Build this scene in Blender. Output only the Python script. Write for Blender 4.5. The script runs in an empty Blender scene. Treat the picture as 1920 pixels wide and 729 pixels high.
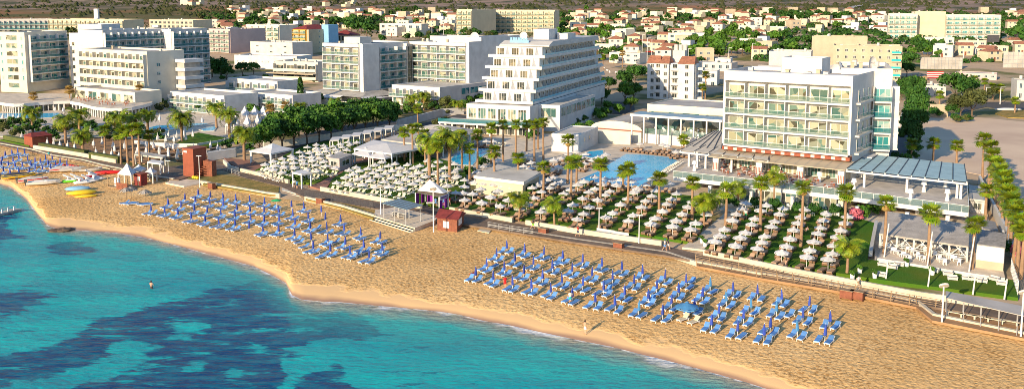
import bpy, math, random, bmesh
import numpy as np
from mathutils import Vector, Matrix
random.seed(7); rng = np.random.default_rng(7)
R = math.radians
SC = bpy.context.scene
COL = SC.collection
# ------------------------------------------------------------------ camera
F, CX, YP, H = 1750.0, 960.0, 204.0, 38.5
TH = math.atan(YP / F)
CT, ST = math.cos(TH), math.sin(TH)
cam = bpy.data.cameras.new('camera'); cam_o = bpy.data.objects.new('camera', cam); COL.objects.link(cam_o)
cam_o.location = (0, 0, H); cam_o.rotation_euler = (R(90) - TH, 0, 0)
cam.sensor_width = 36; cam.lens = F / 1920 * 36; cam.shift_y = -(364.5 - YP) / 1920
cam.clip_start = 1; cam.clip_end = 20000
SC.camera = cam_o
# ------------------------------------------------------------------ light
SUN_AZ, SUN_EL = R(35.5), R(17)
world = bpy.data.worlds.new('World'); SC.world = world; world.use_nodes = True
wn = world.node_tree.nodes; wl = world.node_tree.links
sky = wn.new('ShaderNodeTexSky'); sky.sky_type = 'NISHITA'; sky.sun_disc = False
sky.sun_elevation = SUN_EL; sky.sun_rotation = math.pi + SUN_AZ
sky.air_density = 1.0; sky.dust_density = 0.5; sky.ozone_density = 2.5
hs_ = wn.new('ShaderNodeHueSaturation'); hs_.inputs['Saturation'].default_value = 1.15; wl.new(sky.outputs[0], hs_.inputs['Color']); wl.new(hs_.outputs[0], wn['Background'].inputs[0]); wn['Background'].inputs[1].default_value = 0.14
sl = bpy.data.lights.new('sun', 'SUN'); sl.energy = 5.0; sl.angle = R(0.5); sl.color = (1.0, 0.79, 0.52)
so = bpy.data.objects.new('sun', sl); COL.objects.link(so)
so.rotation_euler = Vector((math.sin(SUN_AZ) * math.cos(SUN_EL), math.cos(SUN_AZ) * math.cos(SUN_EL), -math.sin(SUN_EL))).to_track_quat('-Z', 'Y').to_euler()
so.location = (-60, -60, 90)
SC.view_settings.view_transform = 'Standard'; SC.view_settings.look = 'None'
SC.view_settings.exposure = 0.56; SC.view_settings.gamma = 1.0
SC.cycles.filter_width = 0.9; SC.cycles.max_bounces = 5; SC.cycles.transparent_max_bounces = 6; SC.cycles.use_denoising = True
SC.cycles.glossy_bounces = 2; SC.cycles.transmission_bounces = 3; SC.cycles.diffuse_bounces = 3
# ------------------------------------------------------------------ pixel <-> world
def G(px, py, z=1.5):
    """the point of the horizontal plane z that the photo shows at pixel (px, py)"""
    u = (px - CX) / F; v = (YP - py) / F
    d = (u, CT + v * ST, -ST + v * CT); t = (z - H) / d[2]
    return (u * t, d[1] * t, z)
def proj(x, y, z):
    zc = y * CT - (z - H) * ST; yc = y * ST + (z - H) * CT
    return CX + F * x / zc, YP - F * yc / zc
def HZ(P, py):
    v = (YP - py) / F
    return H + P[1] * (v * CT - ST) / (CT + v * ST)
def WID(P, e, px):
    u = (px - CX) / F; K = (H - P[2]) * ST
    return (u * (P[1] * CT + K) - P[0]) / (e[0] - u * e[1] * CT)
TZ = [(-1e4, 1.5), (330, 1.5), (450, 4), (630, 12), (875, 17), (1100, 22), (1400, 36), (2000, 90), (3500, 260), (6000, 420)]
def tz(x, y):
    z = np.interp(y, [a for a, b in TZ], [b for a, b in TZ])
    far = np.clip((np.asarray(y) - 1150) / 900, 0, 1)
    return z + far * (14 * np.sin(np.asarray(x) / 260 + 1.3) + 9 * np.sin(np.asarray(x) / 97 + np.asarray(y) / 210) + 10 * np.sin(np.asarray(y) / 170 + 2))
def GT(px, py):
    """ground point on the rising land behind the hotels"""
    lo = G(px, max(py, 0.5) if py > 1 else 1, 1.5)
    u = (px - CX) / F; v = (YP - py) / F
    d = Vector((u, CT + v * ST, -ST + v * CT))
    t = 200.0
    while t < 5000:
        x, y, z = d.x * t, d.y * t, H + d.z * t
        if z <= float(tz(x, y)): break
        t *= 1.006
    return (x, y, float(tz(x, y)))
# ------------------------------------------------------------------ materials
def srgb(r, g, b):
    f = lambda c: (c / 255 / 12.92) if c / 255 <= 0.04045 else ((c / 255 + 0.055) / 1.055) ** 2.4
    return (f(r), f(g), f(b))
def mat(name, col, rough=0.7, var=0.12, scale=0.6, bump=0.0, bscale=None, metal=0.0, rnd=0.0, spec=0.4, col2=None, coord='Object'):
    m = bpy.data.materials.new(name); m.use_nodes = True
    N, L = m.node_tree.nodes, m.node_tree.links; b = N['Principled BSDF']
    b.inputs['Roughness'].default_value = rough; b.inputs['Metallic'].default_value = metal
    b.inputs['Specular IOR Level'].default_value = spec
    tc = N.new('ShaderNodeTexCoord'); nz = N.new('ShaderNodeTexNoise'); nz.inputs['Scale'].default_value = scale; nz.inputs['Detail'].default_value = 5
    if coord == 'World':
        g = N.new('ShaderNodeNewGeometry'); src = g.outputs['Position']
    else: src = tc.outputs['Object']
    L.new(src, nz.inputs['Vector'])
    mr = N.new('ShaderNodeMapRange'); mr.inputs[1].default_value = 0.3; mr.inputs[2].default_value = 0.7
    L.new(nz.outputs['Fac'], mr.inputs[0])
    mx = N.new('ShaderNodeMix'); mx.data_type = 'RGBA'
    c2 = col2 if col2 else tuple(c * (1 - 2 * var) for c in col)
    c1 = col if col2 else tuple(min(1, c * (1 + var * .5)) for c in col)
    mx.inputs[6].default_value = (*c1, 1); mx.inputs[7].default_value = (*c2, 1)
    L.new(mr.outputs[0], mx.inputs[0]); out = mx.outputs[2]
    if rnd:
        oi = N.new('ShaderNodeObjectInfo'); m2 = N.new('ShaderNodeMapRange'); m2.inputs[3].default_value = 1 - rnd; m2.inputs[4].default_value = 1 + rnd
        L.new(oi.outputs['Random'], m2.inputs[0])
        hs = N.new('ShaderNodeHueSaturation'); L.new(out, hs.inputs['Color']); L.new(m2.outputs[0], hs.inputs['Value']); out = hs.outputs[0]
    L.new(out, b.inputs['Base Color'])
    if bump:
        n2 = N.new('ShaderNodeTexNoise'); n2.inputs['Scale'].default_value = bscale or scale * 6; n2.inputs['Detail'].default_value = 4
        L.new(src, n2.inputs['Vector']); bp = N.new('ShaderNodeBump'); bp.inputs['Strength'].default_value = bump; bp.inputs['Distance'].default_value = 0.1
        L.new(n2.outputs['Fac'], bp.inputs['Height']); L.new(bp.outputs[0], b.inputs['Normal'])
    return m
def glass_mat(name, cols, rough=0.08):
    """opaque-looking glazing: each window its own shade, curtain or dark room"""
    m = bpy.data.materials.new(name); m.use_nodes = True
    N, L = m.node_tree.nodes, m.node_tree.links; b = N['Principled BSDF']
    oi = N.new('ShaderNodeObjectInfo'); tc = N.new('ShaderNodeTexCoord')
    vo = N.new('ShaderNodeTexVoronoi'); vo.inputs['Scale'].default_value = 0.55
    ad = N.new('ShaderNodeVectorMath'); ad.operation = 'ADD'
    cb = N.new('ShaderNodeCombineXYZ'); mm = N.new('ShaderNodeMath'); mm.operation = 'MULTIPLY'; mm.inputs[1].default_value = 91
    L.new(oi.outputs['Random'], mm.inputs[0]); L.new(mm.outputs[0], cb.inputs[0]); L.new(tc.outputs['Object'], ad.inputs[0]); L.new(cb.outputs[0], ad.inputs[1]); L.new(ad.outputs[0], vo.inputs['Vector'])
    sp = N.new('ShaderNodeSeparateColor'); L.new(vo.outputs['Color'], sp.inputs[0])
    rp = N.new('ShaderNodeValToRGB'); rp.color_ramp.interpolation = 'CONSTANT'
    el = rp.color_ramp.elements
    for i, c in enumerate(cols):
        e = el[i] if i < 2 else el.new(i / len(cols))
        e.position = i / len(cols); e.color = (*c, 1)
    L.new(sp.outputs[0], rp.inputs[0]); L.new(rp.outputs[0], b.inputs['Base Color'])
    b.inputs['Roughness'].default_value = rough; b.inputs['Specular IOR Level'].default_value = 0.6
    return m
M = {}
M['white'] = mat('white_render', (0.64, 0.63, 0.62), 0.75, 0.09, 0.35, bump=0.03, bscale=3)
M['cream'] = mat('cream_render', (0.60, 0.52, 0.37), 0.8, 0.06, 0.25, bump=0.04, bscale=3)
M['offwhite'] = mat('old_white_render', (0.56, 0.54, 0.51), 0.8, 0.08, 0.3)
M['warm'] = mat('warm_white_render', (0.64, 0.60, 0.51), 0.8, 0.07, 0.3)
M['beige'] = mat('beige_render', (0.48, 0.40, 0.29), 0.8, 0.08, 0.3)
M['pink'] = mat('pinkish_render', (0.52, 0.42, 0.41), 0.8, 0.06, 0.3)
M['yellow'] = mat('yellow_render', (0.62, 0.38, 0.07), 0.8, 0.08, 0.3)
M['blue_wall'] = mat('blue_render', (0.22, 0.44, 0.66), 0.75, 0.06, 0.3)
M['grey'] = mat('grey_concrete', (0.42, 0.40, 0.37), 0.85, 0.14, 0.5, bump=0.1, bscale=5)
M['conc'] = mat('pale_concrete', (0.62, 0.55, 0.43), 0.85, 0.12, 0.35, bump=0.15, bscale=4)
M['roofgrey'] = mat('roof_membrane', (0.50, 0.46, 0.42), 0.85, 0.16, 0.2)
M['rooflt'] = mat('pale_roof', (0.60, 0.56, 0.50), 0.85, 0.15, 0.2)
M['dark'] = mat('dark_grey', (0.06, 0.06, 0.07), 0.6)
M['metal'] = mat('painted_metal', (0.75, 0.75, 0.74), 0.4, 0.04)
M['steel'] = mat('steel', (0.45, 0.46, 0.48), 0.4, 0.06, metal=0.4)
M['red_tile'] = mat('red_roof_tiles', (0.40, 0.17, 0.10), 0.8, 0.2, 1.0, bump=0.3, bscale=8)
M['dkred'] = mat('dark_red_roof', (0.24, 0.04, 0.035), 0.8, 0.2, 1.0)
M['terra'] = mat('terracotta_paint', (0.28, 0.075, 0.04), 0.7, 0.1, 1.0)
M['brownwood'] = mat('brown_boards', (0.24, 0.08, 0.045), 0.7, 0.2, 2.0)
M['wood'] = mat('weathered_wood', (0.33, 0.23, 0.14), 0.8, 0.2, 2.0)
M['greywood'] = mat('grey_weathered_wood', (0.30, 0.29, 0.29), 0.8, 0.2, 2.0)
M['canvas'] = mat('white_canvas', (0.64, 0.63, 0.63), 0.85, 0.05, 1.2, rnd=0.05)
M['blue_cv'] = mat('royal_blue_canvas', (0.030, 0.065, 0.36), 0.75, 0.15, 3.0, rnd=0.25)
M['blue_lt'] = mat('light_blue_canvas', (0.07, 0.25, 0.50), 0.75, 0.12, 2.0)
M['blue_cush'] = mat('blue_sling_fabric', (0.11, 0.28, 0.62), 0.7, 0.12, 2.0, rnd=0.2)
M['green_cv'] = mat('green_canvas', (0.03, 0.40, 0.14), 0.75)
M['lframe'] = mat('white_plastic', (0.80, 0.80, 0.80), 0.4, 0.03)
M['brown_cush'] = mat('taupe_cushion', (0.36, 0.24, 0.16), 0.85, 0.12, 2.0, rnd=0.3)
M['rattan'] = mat('brown_rattan', (0.20, 0.11, 0.06), 0.8, 0.15, 8.0)
M['ivory_cush'] = mat('ivory_fabric', (0.70, 0.60, 0.42), 0.85, 0.08, 2.0, rnd=0.1)
M['grass'] = mat('lawn_grass', (0.045, 0.15, 0.012), 0.9, 0.1, 0.18, bump=0.6, bscale=6, col2=(0.11, 0.15, 0.015), coord='World', spec=0.1)
M['dryg'] = mat('dry_grass', (0.42, 0.27, 0.09), 0.95, 0.1, 0.5, bump=1.0, bscale=2.5, col2=(0.16, 0.15, 0.04), coord='World', spec=0.1)
M['dirt'] = mat('pale_dirt', (0.78, 0.60, 0.43), 0.95, 0.1, 0.05, bump=0.3, bscale=1.5, col2=(0.58, 0.42, 0.31), coord='World', spec=0.1)
M['brownsand'] = mat('brown_sand', (0.40, 0.24, 0.13), 0.95, 0.15, 0.3, bump=0.4, bscale=2, coord='World', spec=0.1)
M['asphalt'] = mat('asphalt', (0.085, 0.082, 0.085), 0.9, 0.2, 0.2, bump=0.2, bscale=4, coord='World')
M['promen'] = mat('promenade_paving', (0.20, 0.14, 0.10), 0.85, 0.2, 0.5, bump=0.3, bscale=3, coord='World')
M['paving'] = mat('pale_paving', (0.70, 0.59, 0.46), 0.85, 0.14, 0.5, bump=0.15, bscale=3, coord='World')
M['redpave'] = mat('red_paving', (0.33, 0.16, 0.11), 0.85, 0.14, 0.8, coord='World')
M['tile'] = mat('grey_deck_tiles', (0.58, 0.52, 0.46), 0.7, 0.12, 0.5, coord='World')
M['town'] = mat('town_ground', (0.42, 0.33, 0.24), 0.95, 0.1, 0.02, coord='World', col2=(0.20, 0.17, 0.11), spec=0.1)
M['leaf'] = mat('broad_leaves', (0.04, 0.13, 0.012), 0.6, 0.1, 0.8, col2=(0.09, 0.16, 0.02), rnd=0.3, spec=0.2)
M['leaf_dk'] = mat('dark_leaves', (0.016, 0.065, 0.012), 0.65, 0.1, 0.8, col2=(0.05, 0.12, 0.015), rnd=0.3, spec=0.2)
M['leaf_olive'] = mat('olive_leaves', (0.10, 0.11, 0.03), 0.7, 0.1, 0.8, col2=(0.06, 0.08, 0.03), rnd=0.3, spec=0.15)
M['palm'] = mat('palm_leaves', (0.065, 0.17, 0.006), 0.55, 0.1, 1.2, col2=(0.27, 0.29, 0.015), rnd=0.2, spec=0.3)
M['palm_dry'] = mat('dry_palm_leaves', (0.38, 0.25, 0.07), 0.8, 0.15, 1.0)
M['trunk'] = mat('palm_trunk', (0.32, 0.20, 0.12), 0.9, 0.15, 1.5, bump=0.5, bscale=6)
M['bark'] = mat('bark', (0.14, 0.10, 0.07), 0.9, 0.2, 2.0)
M['scrub'] = mat('scrub', (0.032, 0.045, 0.018), 0.9, 0.1, 0.03, col2=(0.065, 0.065, 0.03), coord='World', spec=0.05)
M['flower'] = mat('pink_blossom', (0.62, 0.16, 0.22), 0.8, 0.2, 3.0)
M['red'] = mat('red_plastic', (0.60, 0.02, 0.02), 0.4, 0.08)
M['yel'] = mat('yellow_plastic', (0.80, 0.58, 0.03), 0.4, 0.08)
M['lime'] = mat('lime_plastic', (0.18, 0.70, 0.03), 0.4, 0.08)
M['teal_cloth'] = mat('turquoise_cloth', (0.02, 0.45, 0.50), 0.8)
M['purple'] = mat('purple_cloth', (0.22, 0.02, 0.30), 0.8)
M['navy'] = mat('navy_fabric', (0.02, 0.05, 0.16), 0.8)
M['thatch'] = mat('grey_reed_roof', (0.44, 0.40, 0.36), 0.95, 0.15, 0.6, bump=0.6, bscale=5)
M['skin'] = mat('skin', (0.58, 0.33, 0.22), 0.6, 0.05)
M['hair'] = mat('hair', (0.03, 0.02, 0.015), 0.7)
M['wtile'] = mat('tile_blue', (0.10, 0.45, 0.60), 0.3, 0.08)
M['shadecanopy'] = mat('grey_blue_louvres', (0.22, 0.34, 0.42), 0.5, 0.08)
M['carred'] = mat('red_car_paint', (0.40, 0.02, 0.02), 0.3, 0.02)
M['carwhite'] = mat('white_car_paint', (0.75, 0.75, 0.75), 0.3, 0.02)
M['carsilver'] = mat('silver_car_paint', (0.35, 0.37, 0.40), 0.3, 0.02, metal=0.4)
M['cardark'] = mat('dark_car_paint', (0.04, 0.05, 0.09), 0.3, 0.02)
M['glass_warm'] = glass_mat('glazing_with_curtains', [(0.30, 0.30, 0.21), (0.05, 0.12, 0.11), (0.40, 0.38, 0.29), (0.12, 0.20, 0.17), (0.07, 0.07, 0.05), (0.22, 0.24, 0.19), (0.04, 0.09, 0.09)])
M['glass_teal'] = glass_mat('teal_glazing', [(0.03, 0.20, 0.22), (0.08, 0.30, 0.32), (0.20, 0.36, 0.36), (0.02, 0.10, 0.13), (0.32, 0.40, 0.40)])
M['glass_dark'] = glass_mat('dark_glazing', [(0.04, 0.05, 0.05), (0.10, 0.11, 0.10), (0.20, 0.18, 0.13)])
M['house_glass'] = glass_mat('house_window', [(0.03, 0.05, 0.07), (0.05, 0.09, 0.12)])
def clear_glass(name, col, alpha):
    m = bpy.data.materials.new(name); m.use_nodes = True
    N, L = m.node_tree.nodes, m.node_tree.links; b = N['Principled BSDF']
    nz = N.new('ShaderNodeTexNoise'); nz.inputs['Scale'].default_value = 0.7
    mr = N.new('ShaderNodeMapRange'); mr.inputs[3].default_value = alpha * .8; mr.inputs[4].default_value = min(1, alpha * 1.2); L.new(nz.outputs[0], mr.inputs[0])
    L.new(mr.outputs[0], b.inputs['Alpha'])
    b.inputs['Base Color'].default_value = (*col, 1); b.inputs['Roughness'].default_value = 0.05
    return m
M['rail_glass'] = clear_glass('balcony_glass', (0.16, 0.30, 0.25), 0.22)
M['rail_teal'] = clear_glass('teal_balcony_glass', (0.03, 0.20, 0.23), 0.45)
# ------------------------------------------------------------------ mesh helpers
class MB:
    def __init__(s): s.v = []; s.f = []; s.m = []
    def add(s, vs, fs, m=0):
        o = len(s.v); s.v += [tuple(p) for p in vs]; s.f += [tuple(i + o for i in f) for f in fs]; s.m += [m] * len(fs); return s
    def box(s, x0, x1, y0, y1, z0, z1, m=0):
        return s.add([(x0, y0, z0), (x1, y0, z0), (x1, y1, z0), (x0, y1, z0), (x0, y0, z1), (x1, y0, z1), (x1, y1, z1), (x0, y1, z1)],
                     [(0, 3, 2, 1), (4, 5, 6, 7), (0, 1, 5, 4), (1, 2, 6, 5), (2, 3, 7, 6), (3, 0, 4, 7)], m)
    def obox(s, c, yaw, w, d, z0, z1, m=0):
        ca, sa = math.cos(yaw), math.sin(yaw); P = []
        for z in (z0, z1):
            for x, y in ((-w / 2, -d / 2), (w / 2, -d / 2), (w / 2, d / 2), (-w / 2, d / 2)): P.append((c[0] + x * ca - y * sa, c[1] + x * sa + y * ca, z))
        return s.add(P, [(0, 3, 2, 1), (4, 5, 6, 7), (0, 1, 5, 4), (1, 2, 6, 5), (2, 3, 7, 6), (3, 0, 4, 7)], m)
    def prism(s, poly, z0, z1, m=0, mt=None):
        n = len(poly); a = sum(poly[i][0] * poly[(i + 1) % n][1] - poly[(i + 1) % n][0] * poly[i][1] for i in range(n))
        if a < 0: poly = poly[::-1]
        s.add([(p[0], p[1], z0) for p in poly] + [(p[0], p[1], z1) for p in poly], [(i, (i + 1) % n, n + (i + 1) % n, n + i) for i in range(n)], m)
        s.add([(p[0], p[1], z1) for p in poly], [tuple(range(n))], m if mt is None else mt); return s
    def cyl(s, p0, p1, r0, r1=None, n=6, m=0, cap=True):
        r1 = r0 if r1 is None else r1; p0, p1 = Vector(p0), Vector(p1); d = (p1 - p0).normalized()
        a = d.orthogonal().normalized(); b = d.cross(a)
        vs = [tuple(p + r * (math.cos(2 * math.pi * i / n) * a + math.sin(2 * math.pi * i / n) * b)) for p, r in ((p0, r0), (p1, r1)) for i in range(n)]
        fs = [(i, (i + 1) % n, n + (i + 1) % n, n + i) for i in range(n)]
        if cap: fs += [tuple(range(n))[::-1], tuple(range(n, 2 * n))]
        return s.add(vs, fs, m)
    def cone(s, c, r, z0, z1, n=8, m=0, rot=0.0):
        vs = [(c[0] + r * math.cos(2 * math.pi * i / n + rot), c[1] + r * math.sin(2 * math.pi * i / n + rot), z0) for i in range(n)] + [(c[0], c[1], z1)]
        return s.add(vs, [(i, (i + 1) % n, n) for i in range(n)], m)
    def ball(s, c, r, m=0, seg=8, rings=5, sz=1.0):
        vs, fs = [], []
        for j in range(rings + 1):
            t = math.pi * j / rings
            for i in range(seg): vs.append((c[0] + r * math.sin(t) * math.cos(2 * math.pi * i / seg), c[1] + r * math.sin(t) * math.sin(2 * math.pi * i / seg), c[2] + sz * r * math.cos(t)))
        for j in range(rings):
            for i in range(seg):
                k = (i + 1) % seg; fs.append((j * seg + i, (j + 1) * seg + i, (j + 1) * seg + k, j * seg + k))
        return s.add(vs, fs, m)
    def loft(s, rings, m=0, closed=True, caps=True):
        n = len(rings[0]); vs = [p for r in rings for p in r]; fs = []
        for j in range(len(rings) - 1):
            for i in range(n if closed else n - 1):
                k = (i + 1) % n; fs.append((j * n + i, j * n + k, (j + 1) * n + k, (j + 1) * n + i))
        if caps: fs += [tuple(range(n))[::-1], tuple(range((len(rings) - 1) * n, len(rings) * n))]
        return s.add(vs, fs, m)
    def mesh(s, name, mats, smooth=False):
        me = bpy.data.meshes.new(name); me.from_pydata(s.v, [], s.f)
        for k in (mats if isinstance(mats, (list, tuple)) else [mats]): me.materials.append(M[k] if isinstance(k, str) else k)
        me.polygons.foreach_set('material_index', s.m)
        if smooth: me.polygons.foreach_set('use_smooth', [True] * len(s.f))
        me.update(); return me
def link(name, data, parent=None, loc=(0, 0, 0), rz=0.0, sc=None):
    o = bpy.data.objects.new(name, data); COL.objects.link(o)
    o.location = loc; o.rotation_euler = (0, 0, rz)
    if sc is not None: o.scale = sc if isinstance(sc, tuple) else (sc,) * 3
    if parent: o.parent = parent
    return o
def tag(o, label=None, cat=None, group=None, kind=None):
    if label: o['label'] = label
    if cat: o['category'] = cat
    if group: o['group'] = group
    if kind: o['kind'] = kind
    return o
def thing(name, label, cat, loc, rz=0.0, group=None): return tag(link(name, None, None, loc, rz), label, cat, group)
def struct(name, mb, mats, smooth=False, z=0): return tag(link(name, mb.mesh(name, mats, smooth), loc=(0, 0, z)), kind='structure')
ONE = 'one two three four five six seven eight nine ten eleven twelve thirteen fourteen fifteen sixteen seventeen eighteen nineteen twenty'.split()
ORD = 'first second third fourth fifth sixth seventh eighth ninth tenth eleventh twelfth thirteenth fourteenth fifteenth sixteenth seventeenth eighteenth nineteenth twentieth'.split()
TEN = {2: 'twenty', 3: 'thirty', 4: 'forty', 5: 'fifty', 6: 'sixty', 7: 'seventy', 8: 'eighty', 9: 'ninety'}
def ordn(i):
    if i <= 20: return ORD[i - 1]
    if i < 100: return (TEN[i // 10] + '-' + ORD[i % 10 - 1]) if i % 10 else TEN[i // 10][:-1] + 'ieth'
    return 'hundred and ' + ordn(i - 100) if i > 100 else 'hundredth'
def crop(ox, oy, s, L): return [(ox + a / s, oy + b / s) for a, b in L]
def gpoly(L, z=1.5): return [G(a, b, z)[:2] for a, b in L]
# ================================================================== SETTING
SHORE = [(-900, 322), (-300, 322), (-60, 335), (0, 345), (22, 352), (48, 372), (70, 400), (88, 422), (110, 430), (164, 432), (217, 436), (271, 445), (320, 457), (369, 470), (431, 487), (476, 499), (513, 517), (537, 531), (546, 552), (566, 561), (607, 565), (640, 566), (700, 572), (760, 577), (820, 583), (860, 589), (903, 600), (955, 609), (1004, 620), (1047, 629), (1090, 638), (1150, 650), (1200, 663), (1250, 675), (1300, 688), (1350, 702), (1400, 716), (1440, 729), (1600, 775), (1900, 850), (2300, 960), (3000, 1120)]
WALL = [(-900, 235), (-300, 250), (0, 274), (58, 285), (96, 296), (154, 305), (192, 315), (221, 321), (285, 336), (335, 343), (376, 347), (500, 369), (569, 377), (640, 394), (701, 413), (778, 430), (809, 424), (870, 424), (910, 428), (1007, 444), (1080, 456), (1247, 480), (1304, 499), (1427, 522), (1571, 546), (1718, 576), (1748, 600), (1920, 636), (2300, 700), (3000, 800)]
def ip(L, x): return np.interp(x, [a for a, b in L], [b for a, b in L])
def beach_z(t):
    t = np.asarray(t, float)
    return np.where(t < 0, t * 4.0, 0.75 * (1 - np.exp(-t * 5.5)) / (1 - math.exp(-5.5)) + 0.35 * t)
def beach_t(px, py):
    ys, yw = ip(SHORE, px), ip(WALL, px); return (ys - py) / (ys - yw)
def BP(px, py, dz=0):
    """point of the sand at a pixel; the sand is a height field over the plan"""
    z = float(beach_z(beach_t(px, py)))
    return G(px, py, z + dz)
def smoothz(nx, ny):  # small sand undulation
    return 0
cols = np.unique(np.concatenate([np.arange(-900, -100, 50), np.arange(-100, 2050, 6), np.arange(2050, 3001, 50)])).astype(float)
ts = np.concatenate([np.linspace(-0.35, -0.02, 8), np.linspace(0, 0.25, 26), np.linspace(0.27, 1, 60)])
mb = MB(); V = []
for px in cols:
    ys, yw = ip(SHORE, px), ip(WALL, px)
    for t in ts:
        py = ys - t * (ys - yw); V.append(G(px, py, float(beach_z(t))))
n = len(ts); mb.add(V, [(i * n + j, (i + 1) * n + j, (i + 1) * n + j + 1, i * n + j + 1) for i in range(len(cols) - 1) for j in range(n - 1)])
# sand material
sm = bpy.data.materials.new('beach_sand'); sm.use_nodes = True
N, L = sm.node_tree.nodes, sm.node_tree.links; b = N['Principled BSDF']
geo = N.new('ShaderNodeNewGeometry'); sx = N.new('ShaderNodeSeparateXYZ'); L.new(geo.outputs['Position'], sx.inputs[0])
def noise(scale, det=4, src=None, N=N, L=L, rough=0.5):
    q = N.new('ShaderNodeTexNoise'); q.inputs['Scale'].default_value = scale; q.inputs['Detail'].default_value = det; q.inputs['Roughness'].default_value = rough
    L.new(src or geo.outputs['Position'], q.inputs['Vector']); return q.outputs['Fac']
def mrange(x, a, b_, c=0.0, d=1.0, N=N, L=L):
    q = N.new('ShaderNodeMapRange'); q.inputs[1].default_value = a; q.inputs[2].default_value = b_; q.inputs[3].default_value = c; q.inputs[4].default_value = d; L.new(x, q.inputs[0]); return q.outputs[0]
def math2(op, a, b_, N=N, L=L):
    q = N.new('ShaderNodeMath'); q.operation = op
    for i, x in enumerate((a, b_)):
        if isinstance(x, (int, float)): q.inputs[i].default_value = x
        else: L.new(x, q.inputs[i])
    return q.outputs[0]
def mixc(fac, a, b_, N=N, L=L):
    q = N.new('ShaderNodeMix'); q.data_type = 'RGBA'
    if isinstance(fac, (int, float)): q.inputs[0].default_value = fac
    else: L.new(fac, q.inputs[0])
    for i, x in ((6, a), (7, b_)):
        if isinstance(x, tuple): q.inputs[i].default_value = (*x, 1)
        else: L.new(x, q.inputs[i])
    return q.outputs[2]
zz = math2('ADD', sx.outputs['Z'], mrange(noise(0.12, 3), 0.3, 0.7, -0.07, 0.07))
wet = mrange(zz, 0.05, 0.22)
trod = mrange(math2('ADD', zz, mrange(noise(0.25, 3), 0.3, 0.7, -0.12, 0.12)), 0.40, 0.50)
dry = mixc(mrange(noise(0.05, 5), 0.35, 0.65), (0.84, 0.55, 0.25), (0.70, 0.42, 0.165))
spk = math2('MULTIPLY', mrange(noise(2.6, 3), 0.50, 0.60), mrange(noise(0.16, 3), 0.35, 0.6, 0.35, 1.0))
dry2 = mixc(math2('MULTIPLY', spk, math2('MULTIPLY', trod, 0.75)), dry, (0.34, 0.17, 0.05))
c = mixc(wet, (0.36, 0.22, 0.15), mixc(trod, (0.80, 0.52, 0.26), dry2))
L.new(c, b.inputs['Base Color'])
L.new(mrange(wet, 0, 1, 0.55, 0.95), b.inputs['Roughness']); b.inputs['Specular IOR Level'].default_value = 0.15
vo = N.new('ShaderNodeTexVoronoi'); vo.inputs['Scale'].default_value = 1.7; vo.feature = 'SMOOTH_F1'; L.new(geo.outputs['Position'], vo.inputs['Vector'])
hh = math2('MULTIPLY', math2('ADD', vo.outputs['Distance'], math2('MULTIPLY', noise(3.2, 4), 1.0)), mrange(trod, 0, 1, 0.03, 1.0))
bp = N.new('ShaderNodeBump'); bp.inputs['Strength'].default_value = 0.8; bp.inputs['Distance'].default_value = 0.13; L.new(hh, bp.inputs['Height']); L.new(bp.outputs[0], b.inputs['Normal'])
struct('beach_sand', mb, sm, True)
# ---------- sea
def inpoly(X, Y, poly):
    r = np.zeros(X.shape, bool); n = len(poly)
    for i in range(n):
        x1, y1 = poly[i]; x2, y2 = poly[(i + 1) % n]
        c = ((y1 > Y) != (y2 > Y)) & (X < (x2 - x1) * (Y - y1) / (y2 - y1 + 1e-9) + x1); r ^= c
    return r
DARK = [crop(0, 430, 2.4375, [(-300, 600), (0, 570), (130, 545), (330, 490), (430, 420), (560, 380), (700, 340), (780, 320), (950, 290), (1060, 260), (1200, 238), (1290, 262), (1340, 300), (1450, 335), (1560, 350), (1700, 400), (1740, 430), (1740, 480), (1640, 505), (1500, 490), (1420, 510), (1330, 550), (1270, 585), (1300, 640), (1300, 700), (1230, 800), (330, 800), (370, 700), (560, 660), (640, 600), (520, 595), (380, 605), (280, 640), (130, 690), (-300, 760), (-300, 690), (0, 640), (60, 610)]),
        crop(0, 430, 2.4375, [(-100, 290), (130, 272), (235, 285), (235, 325), (100, 375), (-100, 430)]),
        [(620, 690), (665, 700), (650, 735), (560, 760), (560, 720)], [(615, 692), (640, 690), (625, 706), (603, 710)], [(-60, 380), (20, 395), (35, 440), (0, 470), (-60, 500)],
        crop(0, 430, 2.4375, [(190, 80), (300, 55), (420, 80), (440, 115), (300, 110)])]
LITE = [crop(0, 430, 2.4375, [(735, 478), (850, 450), (960, 425), (960, 440), (860, 495), (760, 510)]), crop(0, 430, 2.4375, [(840, 640), (870, 610), (990, 592), (960, 640), (860, 662)]),
        crop(0, 430, 2.4375, [(1000, 690), (1040, 662), (1075, 668), (1030, 697)]), crop(0, 430, 2.4375, [(400, 600), (500, 560), (620, 520), (740, 515), (690, 560), (560, 600), (450, 620)]),
        crop(0, 430, 2.4375, [(620, 690), (730, 620), (700, 612), (610, 660), (540, 700)]), crop(0, 430, 2.4375, [(1180, 545), (1250, 540), (1260, 565), (1190, 570)])]
scols = np.unique(np.concatenate([np.arange(-900, -60, 30), np.arange(-60, 1700, 4), np.arange(1700, 3001, 40)])).astype(float)
st = np.concatenate([np.linspace(-8, 40, 33), np.linspace(42, 420, 120), np.linspace(450, 3500, 20)])
PX, TT = np.meshgrid(scols, st, indexing='ij')
YS = np.interp(PX, [a for a, b_ in SHORE], [b_ for a, b_ in SHORE]); PY = YS + TT
u = (PX - CX) / F; v = (YP - PY) / F; d2 = -ST + v * CT; t = (0 - H) / d2
X = u * t; Y = (CT + v * ST) * t
wx = 9 * np.sin(X / 3.1 + 1.7 * np.sin(Y / 4.3)) + 6 * np.sin(X / 1.3 + Y / 2.1) + 4 * np.sin(Y / 0.9 + X / 2.7)
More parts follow.
